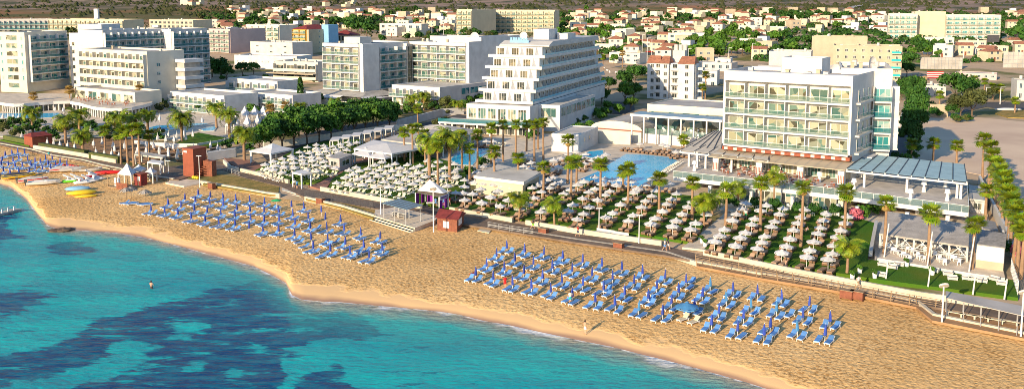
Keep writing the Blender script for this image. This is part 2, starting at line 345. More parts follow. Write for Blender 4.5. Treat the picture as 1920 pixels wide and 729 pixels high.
wy = 4 * np.sin(Y / 3.7 + 2.1 * np.sin(X / 5.1)) + 3 * np.sin(X / 1.7 - Y / 1.9) + 2 * np.sin(X / .8)
dk = np.zeros(X.shape)
for p in DARK: dk = np.maximum(dk, inpoly(PX + wx, PY + wy, p))
for p in LITE: dk = np.where(inpoly(PX + wx, PY + wy, p), 0.12, dk)
k = dk.copy()
for _ in range(7):
    k[1:-1, 1:-1] = (k[1:-1, 1:-1] * 2 + k[:-2, 1:-1] + k[2:, 1:-1] + k[1:-1, :-2] + k[1:-1, 2:]) / 6
dk = k
# distance offshore in metres, seen along the line of sight
tS = (0 - H) / (-ST + (YP - YS) / F * CT); off = (tS - t)
sw = MB(); nr, nc = X.shape
sw.v = list(zip(X.ravel().tolist(), Y.ravel().tolist(), [0.0] * X.size)); sw.f = [(i * nc + j, i * nc + j + 1, (i + 1) * nc + j + 1, (i + 1) * nc + j) for i in range(nr - 1) for j in range(nc - 1)]; sw.m = [0] * len(sw.f)
wm = bpy.data.materials.new('sea_water'); wm.use_nodes = True
N2, L2 = wm.node_tree.nodes, wm.node_tree.links; b = N2['Principled BSDF']
geo2 = N2.new('ShaderNodeNewGeometry')
def at(nm): q = N2.new('ShaderNodeAttribute'); q.attribute_name = nm; return q.outputs['Fac']
K = dict(N=N2, L=L2)
mp = N2.new('ShaderNodeMapping'); mp.inputs['Rotation'].default_value = (0, 0, R(28)); mp.inputs['Scale'].default_value = (0.28, 1, 1); L2.new(geo2.outputs['Position'], mp.inputs['Vector'])
P2 = geo2.outputs['Position']
dkf = mrange(math2('ADD', at('dark'), mrange(noise(0.45, 8, mp.outputs[0], rough=0.72, **K), 0.38, 0.62, -0.62, 0.62, **K), **K), 0.42, 0.72, **K)
offn = math2('ADD', at('off'), mrange(noise(0.35, 3, P2, **K), 0.3, 0.7, -1.0, 1.0, **K), **K)
teal = mixc(mrange(noise(0.09, 7, mp.outputs[0], rough=0.65, **K), 0.36, 0.64, **K), (0.0, 0.44, 0.45), (0.0, 0.27, 0.34), **K)
dkc = mixc(mrange(noise(0.8, 6, mp.outputs[0], rough=0.7, **K), 0.44, 0.60, **K), (0.0, 0.045, 0.15), (0.0, 0.15, 0.24), **K)
base = mixc(dkf, teal, dkc, **K)
base = mixc(mrange(offn, 1.0, 15, 0.85, 0.0, **K), base, (0.03, 0.40, 0.37), **K)
base = mixc(mrange(offn, -0.5, 5, 1.0, 0.0, **K), base, (0.40, 0.30, 0.22), **K)
foam = math2('MAXIMUM', math2('MULTIPLY', mrange(offn, 0.0, 1.6, 1.0, 0.0, **K), mrange(noise(0.16, 5, P2, **K), 0.47, 0.56, **K), **K), math2('MULTIPLY', mrange(at('off'), 0.05, 0.5, 0.8, 0.0, **K), mrange(noise(0.9, 4, P2, **K), 0.42, 0.55, **K), **K), **K)
base = mixc(foam, base, (0.85, 0.85, 0.85), **K)
L2.new(base, b.inputs['Base Color']); L2.new(mrange(foam, 0, 1, 0.22, 0.8, **K), b.inputs['Roughness']); b.inputs['IOR'].default_value = 1.33; b.inputs['Specular IOR Level'].default_value = 0.25
bp = N2.new('ShaderNodeBump'); bp.inputs['Strength'].default_value = 1.0; bp.inputs['Distance'].default_value = 0.5
mp2 = N2.new('ShaderNodeMapping'); mp2.inputs['Rotation'].default_value = (0, 0, R(15)); mp2.inputs['Scale'].default_value = (0.45, 1, 1); L2.new(P2, mp2.inputs['Vector'])
hgt = math2('ADD', noise(1.5, 5, mp2.outputs[0], rough=0.6, **K), math2('MULTIPLY', noise(0.22, 3, mp2.outputs[0], **K), 1.6, **K), **K)
L2.new(hgt, bp.inputs['Height']); L2.new(bp.outputs[0], b.inputs['Normal'])
me = sw.mesh('sea_water', wm, True)
for nm, arr in (('dark', dk), ('off', off)):
    a = me.attributes.new(nm, 'FLOAT', 'POINT'); a.data.foreach_set('value', arr.ravel().astype(np.float32))
tag(link('sea_water', me), kind='structure')
# ---------- land: one sheet from the beach wall to the far hills
tcols = np.concatenate([np.arange(-2200, -60, 80), np.arange(-60, 2000, 8), np.arange(2000, 4200, 80)]).astype(float)
fr = np.concatenate([np.linspace(0, 1, 30)])
dist = np.concatenate([np.linspace(330, 1150, 60), np.linspace(1170, 2300, 90), np.linspace(2400, 5600, 30)])
mb = MB(); V = []
for px in tcols:
    w = G(px, ip(WALL, px), 1.1); ux, uy = w[0], w[1]
    Dd = math.hypot(ux, uy); ux /= Dd; uy /= Dd
    rr = [Dd] + list(Dd + (325 / uy - Dd) * fr[1:]) + list(dist / uy)
    for k_, r in enumerate(rr):
        x, y = ux * r, uy * r
        V.append((x, y, 0.9 if k_ == 0 else float(tz(x, y))))
n = 1 + len(fr) - 1 + len(dist)
mb.add(V, [(i * n + j, (i + 1) * n + j, (i + 1) * n + j + 1, i * n + j + 1) for i in range(len(tcols) - 1) for j in range(n - 1)])
lm = bpy.data.materials.new('land'); lm.use_nodes = True
N3, L3 = lm.node_tree.nodes, lm.node_tree.links; b = N3['Principled BSDF']; K = dict(N=N3, L=L3)
g3 = N3.new('ShaderNodeNewGeometry'); P3 = g3.outputs['Position']; s3 = N3.new('ShaderNodeSeparateXYZ'); L3.new(P3, s3.inputs[0])
townc = mixc(mrange(noise(0.035, 5, P3, **K), 0.48, 0.60, **K), (0.50, 0.37, 0.25), (0.16, 0.16, 0.06), **K)
fieldc = mixc(mrange(noise(0.006, 5, P3, **K), 0.42, 0.58, **K), (0.36, 0.17, 0.09), (0.13, 0.12, 0.05), **K)
hillc = mixc(mrange(noise(0.02, 6, P3, rough=0.7, **K), 0.42, 0.60, **K), (0.33, 0.23, 0.18), (0.07, 0.085, 0.045), **K)
c = mixc(mrange(s3.outputs['Y'], 700, 950, **K), townc, fieldc, **K)
c = mixc(mrange(math2('ADD', s3.outputs['Y'], mrange(noise(0.004, 3, P3, **K), 0.3, 0.7, -150, 150, **K), **K), 1130, 1220, **K), c, hillc, **K)
L3.new(c, b.inputs['Base Color']); b.inputs['Roughness'].default_value = 0.95; b.inputs['Specular IOR Level'].default_value = 0.05
bp = N3.new('ShaderNodeBump'); bp.inputs['Strength'].default_value = 0.5; bp.inputs['Distance'].default_value = 3.0; L3.new(noise(0.05, 5, P3, **K), bp.inputs['Height']); L3.new(bp.outputs[0], b.inputs['Normal'])
struct('ground', mb, lm, True)
# ---------- low sea wall between sand and promenade
def strip(name, L, w, z0, z1, mats, thing_lab=None, cat=None, m=0):
    """a wall of width w following the polyline L (world xy)"""
    mb = MB(); n = len(L); P = [Vector(p[:2]) for p in L]; Ls, Rs = [], []
    for i in range(n):
        d = (P[min(i + 1, n - 1)] - P[max(i - 1, 0)]).normalized(); nn = Vector((-d.y, d.x)) * w
        Ls.append(P[i] + nn); Rs.append(P[i])
    for i in range(n - 1):
        vs = [Rs[i], Rs[i + 1], Ls[i + 1], Ls[i]]
        mb.add([(*p, z0) for p in vs] + [(*p, z1) for p in vs], [(4, 5, 6, 7), (0, 1, 5, 4), (2, 3, 7, 6), (3, 0, 4, 7), (1, 2, 6, 5)], m)
    o = link(name, mb.mesh(name, mats))
    if thing_lab: tag(o, thing_lab, cat)
    return o
wl_ = [G(px, ip(WALL, px) + 0.5, 0.9) for px in [-300, -100, 0, 58, 96, 154, 192, 221, 285, 325]]
strip('beach_wall', wl_, 0.5, 0.3, 1.75, 'conc', 'pale concrete wall between the far left sand and the promenade', 'wall')
wl_ = [G(px, ip(WALL, px) + 0.5, 0.9) for px in [376, 410, 450, 500, 524]]
strip('beach_wall', wl_, 0.5, 0.3, 1.85, 'conc', 'pale low beach wall below the dry grass strip, left of the beach steps', 'wall')
wl_ = [G(px, ip(WALL, px) + 0.5, 0.9) for px in [571, 600, 640, 670, 701]]
strip('beach_wall', wl_, 0.5, 0.3, 1.9, 'conc', 'pale low beach wall between the beach steps and the wooden deck', 'wall')
wl_ = [G(px, ip(WALL, px) + 0.5, 0.9) for px in [915, 960, 1007, 1080, 1160, 1247, 1304]]
strip('beach_wall', wl_, 0.5, 0.3, 1.62, 'conc', 'long pale concrete step edging the promenade above the right beach block', 'wall')
wl_ = [G(px, ip(WALL, px) + 0.5, 0.9) for px in [1304, 1427, 1571, 1640, 1718, 1748, 1830, 1920, 2100, 2300]]
strip('beach_wall', wl_, 0.5, 0.3, 1.75, 'conc', 'pale concrete wall below the railed promenade at the right end of the beach', 'wall')
# ---------- flat areas as sheets a few centimetres above each other
def area(name, L, z, m, depth=0.3, world=False):
    mb = MB(); mb.prism([p[:2] for p in L] if world else gpoly(L, z), z - depth, z, 0); return struct(name, mb, m)
PLO = [(-300, 262), (0, 272), (96, 292), (154, 302), (221, 317), (285, 333), (335, 337), (390, 322), (418, 318), (450, 331), (524, 349), (571, 369), (700, 390), (810, 412), (910, 426), (1007, 442), (1080, 454), (1247, 478), (1304, 489), (1427, 513), (1571, 541), (1718, 569), (1920, 604), (2300, 672)]
PUP = [(-300, 252), (0, 263), (63, 278), (154, 293), (217, 305), (260, 314), (330, 311), (400, 300), (420, 305), (450, 322), (491, 331), (547, 346), (582, 356), (600, 358), (723, 380), (816, 396), (841, 395), (972, 419), (1080, 438), (1244, 460), (1318, 478), (1600, 535), (1724, 557), (1920, 588), (2300, 655)]
area('promenade', PLO + PUP[::-1], 1.6, 'promen')
# dry grass strips between sea wall and promenade
area('dry_grass_verge', [(380, 345), (500, 365), (521, 365), (524, 350), (450, 333), (400, 325)], 1.57, 'dryg')
area('dry_grass_verge', [(573, 373), (640, 390), (700, 409), (705, 394), (640, 380), (573, 371)], 1.57, 'dryg')
area('lower_walk', [(1306, 498), (1427, 521), (1571, 545), (1718, 575), (1748, 600), (1920, 634), (2300, 698), (2300, 680), (1920, 612), (1718, 573), (1571, 543), (1427, 515), (1306, 492)], 1.52, 'brownsand')
# lawns (raised 0.4 m behind a kerb wall)
LAWN = {
 'left': crop(450, 220, 4.86, [(140, 480), (330, 390), (480, 300), (600, 250), (850, 205), (1100, 200), (1120, 260), (1010, 340), (1015, 430), (690, 600), (470, 585)]),
 'mid': crop(600, 280, 4.862, [(75, 350), (110, 270), (330, 130), (640, 80), (980, 60), (1180, 110), (1330, 200), (1330, 560), (1120, 520), (860, 475), (620, 455)]),
 'pool': crop(1060, 320, 4.557, [(-940, 330), (-800, 200), (-560, 215), (-420, 215), (-200, 120), (0, 170), (180, 110), (600, 160), (1150, 220), (1210, 370), (1130, 590), (1050, 605), (700, 545), (180, 500), (-20, 460), (-200, 430), (-420, 400)]),
 'right': crop(1310, 360, 4.557, [(50, 490), (370, 150), (520, 110), (1280, 200), (1500, 260), (1460, 470), (1440, 575), (2000, 620), (2740, 760), (2730, 900), (1500, 740), (700, 610)]),
}
for k_, pl in LAWN.items():
    o = area('lawn_grass', pl, 1.95, 'grass', 0.6)
area('lawn_grass', crop(240, 170, 5.608, [(500, 560), (620, 470), (740, 440), (900, 470), (1070, 500), (1060, 545), (830, 590), (700, 590)]), 1.95, 'grass')
area('lawn_grass', [(0, 262), (33, 256), (45, 262), (56, 268), (54, 273)], 1.9, 'grass')
area('sun_terrace_sand', crop(0, 180, 6.077, [(520, 560), (760, 480), (1100, 470), (1580, 490), (1900, 600), (2100, 640), (1650, 770), (1200, 690), (900, 640)]), 1.66, 'brownsand')
# paving around pools, hotel grounds
area('pool_deck', [(820, 300), (850, 275), (950, 250), (1080, 252), (1180, 262), (1300, 285), (1420, 330), (1560, 372), (1640, 400), (1620, 412), (1400, 400), (1240, 375), (1060, 362), (980, 352), (880, 345), (840, 330)], 1.7, 'paving')
area('hotel_grounds', [(0, 256), (60, 262), (160, 264), (260, 262), (380, 262), (470, 262), (480, 230), (560, 205), (520, 195), (380, 195), (0, 190)], 1.6, 'paving')
area('garden_path', crop(1310, 360, 4.557, [(-140, 470), (40, 490), (200, 330), (290, 190), (230, 170), (60, 320)]), 1.9, 'paving')
area('garden_path', crop(600, 280, 4.862, [(-110, 330), (0, 300), (250, 110), (470, 60), (640, 70), (330, 150), (110, 280), (60, 350), (0, 360)]), 1.8, 'redpave')
area('garden_path', [(420, 296), (470, 300), (495, 312), (487, 326), (455, 318), (428, 305)], 1.75, 'redpave')
area('dirt_lot', [(1640, 235), (1720, 212), (1830, 220), (1960, 232), (2200, 260), (2200, 460), (1960, 420), (1900, 400), (1850, 330), (1700, 300), (1640, 290)], 1.58, 'dirt')
area('tennis_verge', [(1600, 480), (1640, 440), (1640, 400), (1600, 400)], 1.9, 'paving')
# roads
area('road', [(700, 262), (760, 240), (860, 214), (880, 218), (868, 236), (800, 262), (740, 285)], 1.66, 'asphalt')
area('road', [(480, 278), (640, 235), (745, 225), (760, 238), (640, 262), (500, 300)], 1.62, 'asphalt')
area('road', [(1135, 212), (1150, 190), (1152, 170), (1148, 158), (1166, 158), (1178, 172), (1188, 190), (1190, 205), (1170, 214)], 1.66, 'asphalt')
area('road', [(1800, 212), (1850, 200), (1960, 222), (2100, 240), (2100, 170), (1950, 182), (1880, 175), (1830, 160), (1780, 158), (1840, 180), (1800, 196)], 1.66, 'asphalt')
area('road', [(1640, 300), (1660, 250), (1700, 235), (1720, 252), (1690, 300), (1650, 318)], 1.66, 'asphalt')
area('terrace_ground', [(1640, 470), (1620, 380), (1850, 395), (1870, 470), (1880, 500), (1640, 495)], 1.92, 'paving', 0.4)
# pools
pm = mat('pool_water', (0.0, 0.48, 0.78), 0.15, 0.1, 0.15, bump=0.5, bscale=2.5, col2=(0.0, 0.36, 0.66), coord='World', spec=0.1)
def pool(L, z, lab, name='swimming_pool'):
    t = thing(name, lab, 'pool', (0, 0, 0)); P = gpoly(L, z)
    c = Vector((sum(p[0] for p in P) / len(P), sum(p[1] for p in P) / len(P)))
    mb = MB(); mb.prism(P, z - .5, z + 0.03, 0); link('pool_water', mb.mesh('pool_water', pm), t)
    Q = [tuple(c + (Vector(p) - c) * (1 + 0.7 / max(1, (Vector(p) - c).length))) for p in P]
    mb = MB(); mb.prism(Q, z - .5, z, 0); link('coping', mb.mesh('coping', 'warm'), t)
    return t
pool([(1174, 289), (1215, 291), (1262, 296), (1270, 302), (1222, 335), (1198, 349), (1140, 345), (1088, 336), (1120, 322), (1150, 303)], 1.78, 'large blue hotel swimming pool beside the white terrace hotel')
pool([(1090, 291), (1105, 284), (1130, 282), (1132, 290), (1110, 296)], 1.78, 'small square blue pool behind the flat white bar building')
pool([(868, 278), (918, 279), (912, 288), (896, 298), (886, 309), (852, 308), (846, 298)], 1.78, 'blue pool behind the group of tall palms, below the stepped hotel')
pool([(0, 213), (40, 213), (110, 212), (112, 219), (60, 222), (0, 221)], 1.75, 'long turquoise pool in front of the left hotels')
pool(crop(240, 170, 5.608, [(190, 400), (300, 370), (700, 345), (860, 345), (600, 385), (420, 415), (200, 425)]), 1.75, 'turquoise pool behind the spreading palms on the left lawn')
pool(crop(240, 170, 5.608, [(765, 405), (840, 385), (930, 378), (900, 420), (800, 422)]), 1.75, 'tiny round turquoise pool beside the white peaked tents')
# ================================================================== BUILDINGS
def win_mesh(w, h, glass, nd=2, frame='white'):
    mb = MB(); f = 0.09
    for a in ((0, f, 0, h), (w - f, w, 0, h), (f, w - f, 0, f), (f, w - f, h - f, h)): mb.box(a[0], a[1], -0.08, 0, a[2], a[3], 0)
    for i in range(1, nd): mb.box(w * i / nd - f / 2, w * i / nd + f / 2, -0.07, 0, f, h - f, 0)
    mb.add([(f, -0.03, f), (w - f, -0.03, f), (w - f, -0.03, h - f), (f, -0.03, h - f)], [(0, 1, 2, 3)], 1)
    return mb.mesh('window', [frame, glass])
def balcony_mesh(x0, x1, d, z, nb, fh, side='white', kind='glass', lip=0.35, div=True, tileline=False):
    """slab with posts and dividing fins; returns (solid mesh, rail mesh or None)"""
    mb = MB(); mb.box(x0, x1, -d, -0.002, z - lip, z)
    w = (x1 - x0) / nb
    if div:
        for i in range(nb + 1):
            x = min(max(x0 + i * w, x0 + .09), x1 - .09); mb.box(x - 0.08, x + 0.08, -d + 0.12, -0.002, z + 0.002, z + fh - lip - 0.004)
    rl = None
    if kind == 'solid': mb.box(x0, x1, -d, -d + 0.15, z + 0.002, z + 0.95)
    else:
        rl = MB(); rl.box(x0 + .02, x1 - .02, -d + 0.03, -d + 0.06, z + 0.004, z + 0.98, 0); rl.box(x0, x1, -d + 0.01, -d + 0.08, z + 0.985, z + 1.04, 1)
    return mb, rl
def facade(root, org, ang, x1, floors, nb, glass='glass_warm', wall='white', d=1.5, kind='glass', rail='rail_glass', x0=0.0, wfrac=0.86, balc=True, lip=0.35, div=True, nd=2, hfrac=0.8, sill=0.03):
    """balconies and windows as parts of root on the plane y = 0 of a frame at org turned by ang; floors = [(z0, z1), ...]"""
    cache = {}
    for z0, z1 in floors:
        fh = z1 - z0
        if balc:
            k = round(fh, 2)
            if k not in cache:
                a, r_ = balcony_mesh(x0, x1, d, 0, nb, fh, wall, kind, lip, div)
                cache[k] = (a.mesh('balcony', wall), r_.mesh('balustrade', [rail, 'metal']) if r_ else None)
            a, r_ = cache[k]
            bo = link('balcony', a, root, (org[0], org[1], z0), ang)
            if r_: link('balustrade', r_, bo)
        w = (x1 - x0) / nb; ww = w * wfrac; wh = (fh - lip) * hfrac
        key = ('w', round(ww, 2), round(wh, 2))
        if key not in cache: cache[key] = win_mesh(ww, wh, glass, nd)
        ca, sa = math.cos(ang), math.sin(ang)
        for i in range(nb):
            lx = x0 + i * w + (w - ww) / 2
            link('window', cache[key], root, (org[0] + lx * ca, org[1] + lx * sa, z0 + sill + (0 if balc else (fh - wh) / 2)), ang)
def wallblock(root, x0, x1, y0, y1, z0, z1, m='white', par=0.7, roofm='roofgrey', name='wall', rname='roof', t=0.25):
    mb = MB(); mb.box(x0, x1, y0, y1, z0, z1 - par)
    if par:
        mb.box(x0, x1, y0, y0 + t, z1 - par, z1); mb.box(x0, x1, y1 - t, y1, z1 - par, z1)
        mb.box(x0, x0 + t, y0 + t, y1 - t, z1 - par, z1); mb.box(x1 - t, x1, y0 + t, y1 - t, z1 - par, z1)
    link(name, mb.mesh(name, m), root)
    mb = MB(); mb.box(x0 + t + .01, x1 - t - .01, y0 + t + .01, y1 - t - .01, z1 - par - .1, z1 - par + 0.05); link(rname, mb.mesh(rname, roofm), root)
def roof_bits(root, x0, x1, y0, y1, z, n, seed=0, big=True):
    r = random.Random(seed)
    for i in range(n):
        mb = MB(); k = r.random(); x, y = r.uniform(x0, x1), r.uniform(y0, y1)
        if k < .5: mb.box(-.5, .5, -.35, .35, .05, .8); mb.cyl((0, 0, .8), (0, 0, .85), .28, n=8, m=1); nm = 'air_unit'; ms = ['offwhite', 'dark']
        elif k < .75: mb.box(-.35, .35, -.35, .35, 0, 1.1); mb.box(-.45, .45, -.45, .45, 1.1, 1.2); nm = 'vent'; ms = ['beige']
        else: mb.cyl((0, 0, 0.3), (0, 0, 1.5), .55, n=10); mb.box(-.5, .5, -.5, .5, 0, .3, 1); nm = 'water_tank'; ms = ['offwhite', 'grey']
        link(nm, mb.mesh(nm, ms), root, (x, y, z))
def dish(root, x, y, z, r=1.5, az=0.3):
    mb = MB(); rings = []
    for k in range(5):
        rr = r * k / 4; rings.append([(rr * math.cos(2 * math.pi * i / 14), -0.35 * (rr / r) ** 2 * r, rr * math.sin(2 * math.pi * i / 14)) for i in range(14)])
    mb.loft(rings, 0, True, False); mb.cyl((0, .0, 0), (0, .6, -r * .9), .1, m=1); mb.cyl((0, -.1, 0), (0, -r * .8, 0), .04, m=1)
    link('satellite_dish', mb.mesh('satellite_dish', ['canvas', 'steel']), root, (x, y, z + r * 1.1), az)
def uv(phi): c, s = math.cos(phi), math.sin(phi); return (c, s), (-s, c)
def locals_(P, O, phi):
    dx, dy = P[0] - O[0], P[1] - O[1]; c, s = math.cos(phi), math.sin(phi); return dx * c + dy * s, -dx * s + dy * c
# ---------------------------------------------------------------- white terrace hotel (right of centre)
PH = R(-35); ex, ey = uv(PH)
P1 = G(1590, 372, 1.5); w = -WID((P1[0], P1[1], 14), (-ex[0], -ex[1]), 1355) * -1
w = abs(w); O = (P1[0] - ex[0] * w, P1[1] - ex[1] * w, 0)
rh = thing('terrace_hotel', 'white five-storey hotel with glass balconies and brick band above the parasol lawn', 'hotel', O, PH)
Zf = [HZ(P1, y) for y in (291, 258, 227.3, 196, 163)]; Zt = HZ(P1, 143)
RW = w
wallblock(rh, 0, w, 1.7, 15, 1.5, Zt, 'white', 0.8)
mb = MB(); mb.box(0, w, 0, 1.695, Zf[4], Zt); mb.box(0, .35, 0, 1.695, Zf[0], Zf[4]); mb.box(w - .35, w, 0, 1.695, Zf[0], Zf[4]); link('roof_fascia', mb.mesh('roof_fascia', 'white'), rh)
facade(rh, (.36, 1.69), 0, w - .72, list(zip(Zf[:-1], Zf[1:])), 6, 'glass_warm', 'white', 1.9, wfrac=.86, lip=.36)
mb = MB(); mb.box(0, w, -.02, 1.69, Zf[0] - 1.2, Zf[0] - .52)
for i in range(13): mb.box(w * (i + .25) / 13, w * (i + .62) / 13, -.08, -.03, Zf[0] - 1.1, Zf[0] - .6, 1)
link('brick_band', mb.mesh('brick_band', ['terra', 'warm']), rh)
mb = MB()
mb.add([(-1, -4.5, Zf[0] - 2.1), (w + .5, -4.5, Zf[0] - 2.1), (w + .5, 1.6, Zf[0] - 1.4), (-1, 1.6, Zf[0] - 1.4), (-1, -4.5, Zf[0] - 2.25), (w + .5, -4.5, Zf[0] - 2.25), (w + .5, 1.6, Zf[0] - 1.55), (-1, 1.6, Zf[0] - 1.55)], [(0, 1, 2, 3), (7, 6, 5, 4), (0, 4, 5, 1), (1, 5, 6, 2), (3, 2, 6, 7), (0, 3, 7, 4)])
for i in range(15): x = -1 + (w + 1.5) * i / 14; mb.add([(x - .06, -4.55, Zf[0] - 2.05), (x + .06, -4.55, Zf[0] - 2.05), (x + .06, 1.6, Zf[0] - 1.3), (x - .06, 1.6, Zf[0] - 1.3)], [(0, 1, 2, 3)], 1)
link('awning', mb.mesh('awning', ['beige', 'grey']), rh)
ZD = 4.7
wm_ = win_mesh(w / 9 * .92, 3.0, 'glass_warm', 4)
for i in range(9): link('window', wm_, rh, (w / 9 * (i + .04), 1.66, ZD + .05))
for x in (0.2, w * .36, w * .68, w - .5):
    mb = MB(); mb.box(-.6, .6, -3.6, -2.6, ZD, Zf[0] - 2.3); [mb.box(-.45 + j * .3, -.33 + j * .3, -3.64, -3.605, ZD + .2, Zf[0] - 3.4, 1) for j in range(4)]
    link('pillar', mb.mesh('pillar', ['white', 'terra']), rh, (x, 0, 0))
# side face: narrow windows
facade(rh, (w + 0.01, 3), math.pi / 2, 10, list(zip(Zf[:-1], Zf[1:])), 3, 'glass_teal', 'white', 0.8, wfrac=.35, div=False, nd=1)
# rear wing sticking out to the right with balconies
xw0, xw1, yw0 = w, w + 7.5, 14
rw_ = link('rear_wing', None, rh, (w - .2, 15.2, 0), R(17)); wallblock(rw_, -6, 3.6, 0, 20, 1.5, Zt + .5, 'white', 0.8)
facade(rw_, (.1, -.01), 0, 3.5, list(zip([z - 0.6 for z in Zf[:-1]], [z - .6 for z in Zf[1:]])), 1, 'glass_teal', 'white', 1.8, rail='rail_teal', wfrac=.9, nd=3)
facade(rw_, (3.61, .5), math.pi / 2, 18, list(zip([z - 0.6 for z in Zf[:-1]], [z - .6 for z in Zf[1:]])), 4, 'glass_teal', 'white', 1.6, rail='rail_teal')
mb = MB(); mb.box(xw0 + .02, xw0 + 3, 6, 13.9, 1.5, 5.5); mb.box(xw0 + .02, xw0 + 1.8, 9, 13.9, 5.5, 8.2); link('stair_block', mb.mesh('stair_block', 'white'), rh)
wallblock(rh, 2, w - 7, 15.02, 30, 1.5, Zt - 1.5, 'white', 0.8)
wallblock(rh, 9, 17, 8, 13.5, Zt - .7, Zt + 2.6, 'white', .3, name='roof_house', rname='roof_house_top')
wallblock(rh, -3, 12, 22, 34, 1.5, Zt - 2.5, 'offwhite', 0.8)
for i in range(3): mb = MB(); mb.add([(0, 0, 0), (8, 0, 0), (8, 5, 2), (0, 5, 2), (0, 5, 0), (8, 5, 0)], [(0, 1, 2, 3), (0, 3, 4), (1, 5, 2), (3, 2, 5, 4)]); link('skylight', mb.mesh('skylight', 'offwhite'), rh, (-1 + i * 4.5, 17 + i * 4.2, Zt - 2.2))
roof_bits(rh, 1, w - 7, 3, 12, Zt - .75, 12, 3); roof_bits(rh, 3, w - 6, 15, 29, Zt - 2.2, 16, 5); roof_bits(rw_, -5, 2.5, 2, 19, Zt - .25, 7, 6)
dish(rw_, 0, 10, Zt - .4, 1.3, .9); dish(rh, 14, 27, Zt - 2.2, 1.2, .6)
# terrace deck
def dpoly(L, z): return gpoly(L, z)
dk_ = thing('terrace_deck', 'raised restaurant terrace with glass edge running along the front of the white hotel', 'terrace', (0, 0, 0))
DP = [(1262, 331), (1420, 348), (1572, 366), (1816, 399), (1812, 346), (1640, 318), (1560, 312), (1355, 285), (1330, 275)]
Q = dpoly(DP, ZD)
mb = MB(); mb.prism(Q, ZD - .75, ZD, 1, 0); link('deck_slab', mb.mesh('deck_slab', ['tile', 'white']), dk_)
def rail_along(root, pts, z, h, mats=('rail_glass', 'metal'), name='glass_railing', off=.05):
    for a, b_ in zip(pts[:-1], pts[1:]):
        a, b_ = Vector(a[:2]), Vector(b_[:2]); n_ = max(1, int((b_ - a).length / 12)); yaw = math.atan2(b_.y - a.y, b_.x - a.x)
        for i in range(n_):
            ln = (b_ - a).length / n_; mb = MB(); mb.box(.03, ln - .03, -.02, .02, .02, h); mb.box(0, ln, -.04, .04, h + .003, h + .06, 1)
            for k in range(int(ln / 2) + 1): mb.box(min(k * 2, ln - .06), min(k * 2 + .05, ln), -.05, -.022, 0, h, 1)
            p = a + (b_ - a) * i / n_; link(name, mb.mesh(name, list(mats)), root, (p.x, p.y, z), yaw)
rail_along(dk_, Q[0:5], ZD, 1.1)
for px, py in [(1331, 372), (1353, 376), (1408, 383), (1486, 393), (1571, 409), (1606, 413), (1700, 425), (1776, 432), (1385, 360), (1640, 395), (1720, 405)]:
    p = G(px, py, 1.5)
    mb = MB(); mb.box(-.3, .3, -.3, .3, 1.5, ZD - .76); link('column', mb.mesh('column', 'white'), dk_, (p[0], p[1], 0), PH)
lw = win_mesh(4.2, 2.3, 'glass_warm', 4); A_, B_ = Vector(G(1375, 372, 1.7)[:2]), Vector(G(1575, 397, 1.7)[:2]); n_ = int((B_ - A_).length / 4.4)
for i in range(n_): p = A_ + (B_ - A_) * i / n_; link('window', lw, dk_, (p.x, p.y, 1.6), math.atan2((B_ - A_).y, (B_ - A_).x))
# inner block under the deck
iw = [tuple(Vector(p[:2]) + Vector((ey[0], ey[1])) * .15) for p in (G(1355, 369, 1.5), G(1580, 398, 1.5))]; iw += [tuple(Vector(iw[1]) + Vector(ey) * 12), tuple(Vector(iw[0]) + Vector(ey) * 10)]
mb = MB(); mb.prism(iw, 1.5, ZD - .77); link('lower_wall', mb.mesh('lower_wall', 'warm'), dk_)
def louvre_canopy(lab, L, z, zc, cols, name='louvred_canopy', cat='canopy', nb=9, m='shadecanopy', slats=0.8):
    t = thing(name, lab, cat, (0, 0, 0)); Q = [Vector(p) for p in gpoly(L, z)]   # order: front-left, front-right, back-right, back-left
    mb = MB(); n = max(4, int((Q[3] - Q[0]).length / slats))
    for i in range(n):
        t0, t1 = (i + .12) / n, (i + .62) / n; a = Q[0].lerp(Q[3], t0); b_ = Q[1].lerp(Q[2], t0); c_ = Q[1].lerp(Q[2], t1); d_ = Q[0].lerp(Q[3], t1)
        mb.add([(*a, z - .04), (*b_, z - .04), (*c_, z + .06), (*d_, z + .06), (*a, z - .08), (*b_, z - .08), (*c_, z + .02), (*d_, z + .02)], [(0, 1, 2, 3), (7, 6, 5, 4), (0, 4, 5, 1), (2, 6, 7, 3)])
    link('louvre', mb.mesh('louvre', m), t)
    for i in range(nb + 1):
        a = Q[0].lerp(Q[1], i / nb); b_ = Q[3].lerp(Q[2], i / nb); d = (b_ - a); mb = MB(); mb.obox(((a + b_) / 2)[:], math.atan2(d.y, d.x), d.length, .18, z - .3, z - .085); link('beam', mb.mesh('beam', 'white'), t); mb = MB(); mb.obox(((a + b_) / 2)[:], math.atan2(d.y, d.x), d.length, .14, z + .07, z + .13); link('roof_joint', mb.mesh('roof_joint', 'dark'), t)
    for a, b_ in ((Q[0], Q[1]), (Q[3], Q[2])):
        d = b_ - a; mb = MB(); mb.obox(((a + b_) / 2)[:], math.atan2(d.y, d.x), d.length + .3, .3, z - .62, z - .305); link('edge_beam', mb.mesh('edge_beam', 'white'), t)
    for a, b_ in cols:
        p = Q[0].lerp(Q[1], a).lerp(Q[3].lerp(Q[2], a), b_); mb = MB(); mb.box(-.2, .2, -.2, .2, zc, z - .625); link('column', mb.mesh('column', 'white'), t, (p.x, p.y, 0), PH)
    return t
louvre_canopy('large blue-grey louvred canopy over the open deck right of the white hotel', [(1588, 316), (1813, 340), (1808, 308), (1627, 289)], 8.0, ZD, [(.15, .06), (.18, .9), (.52, .05), (.93, .06), (.96, .05), (.93, .9)], nb=9)
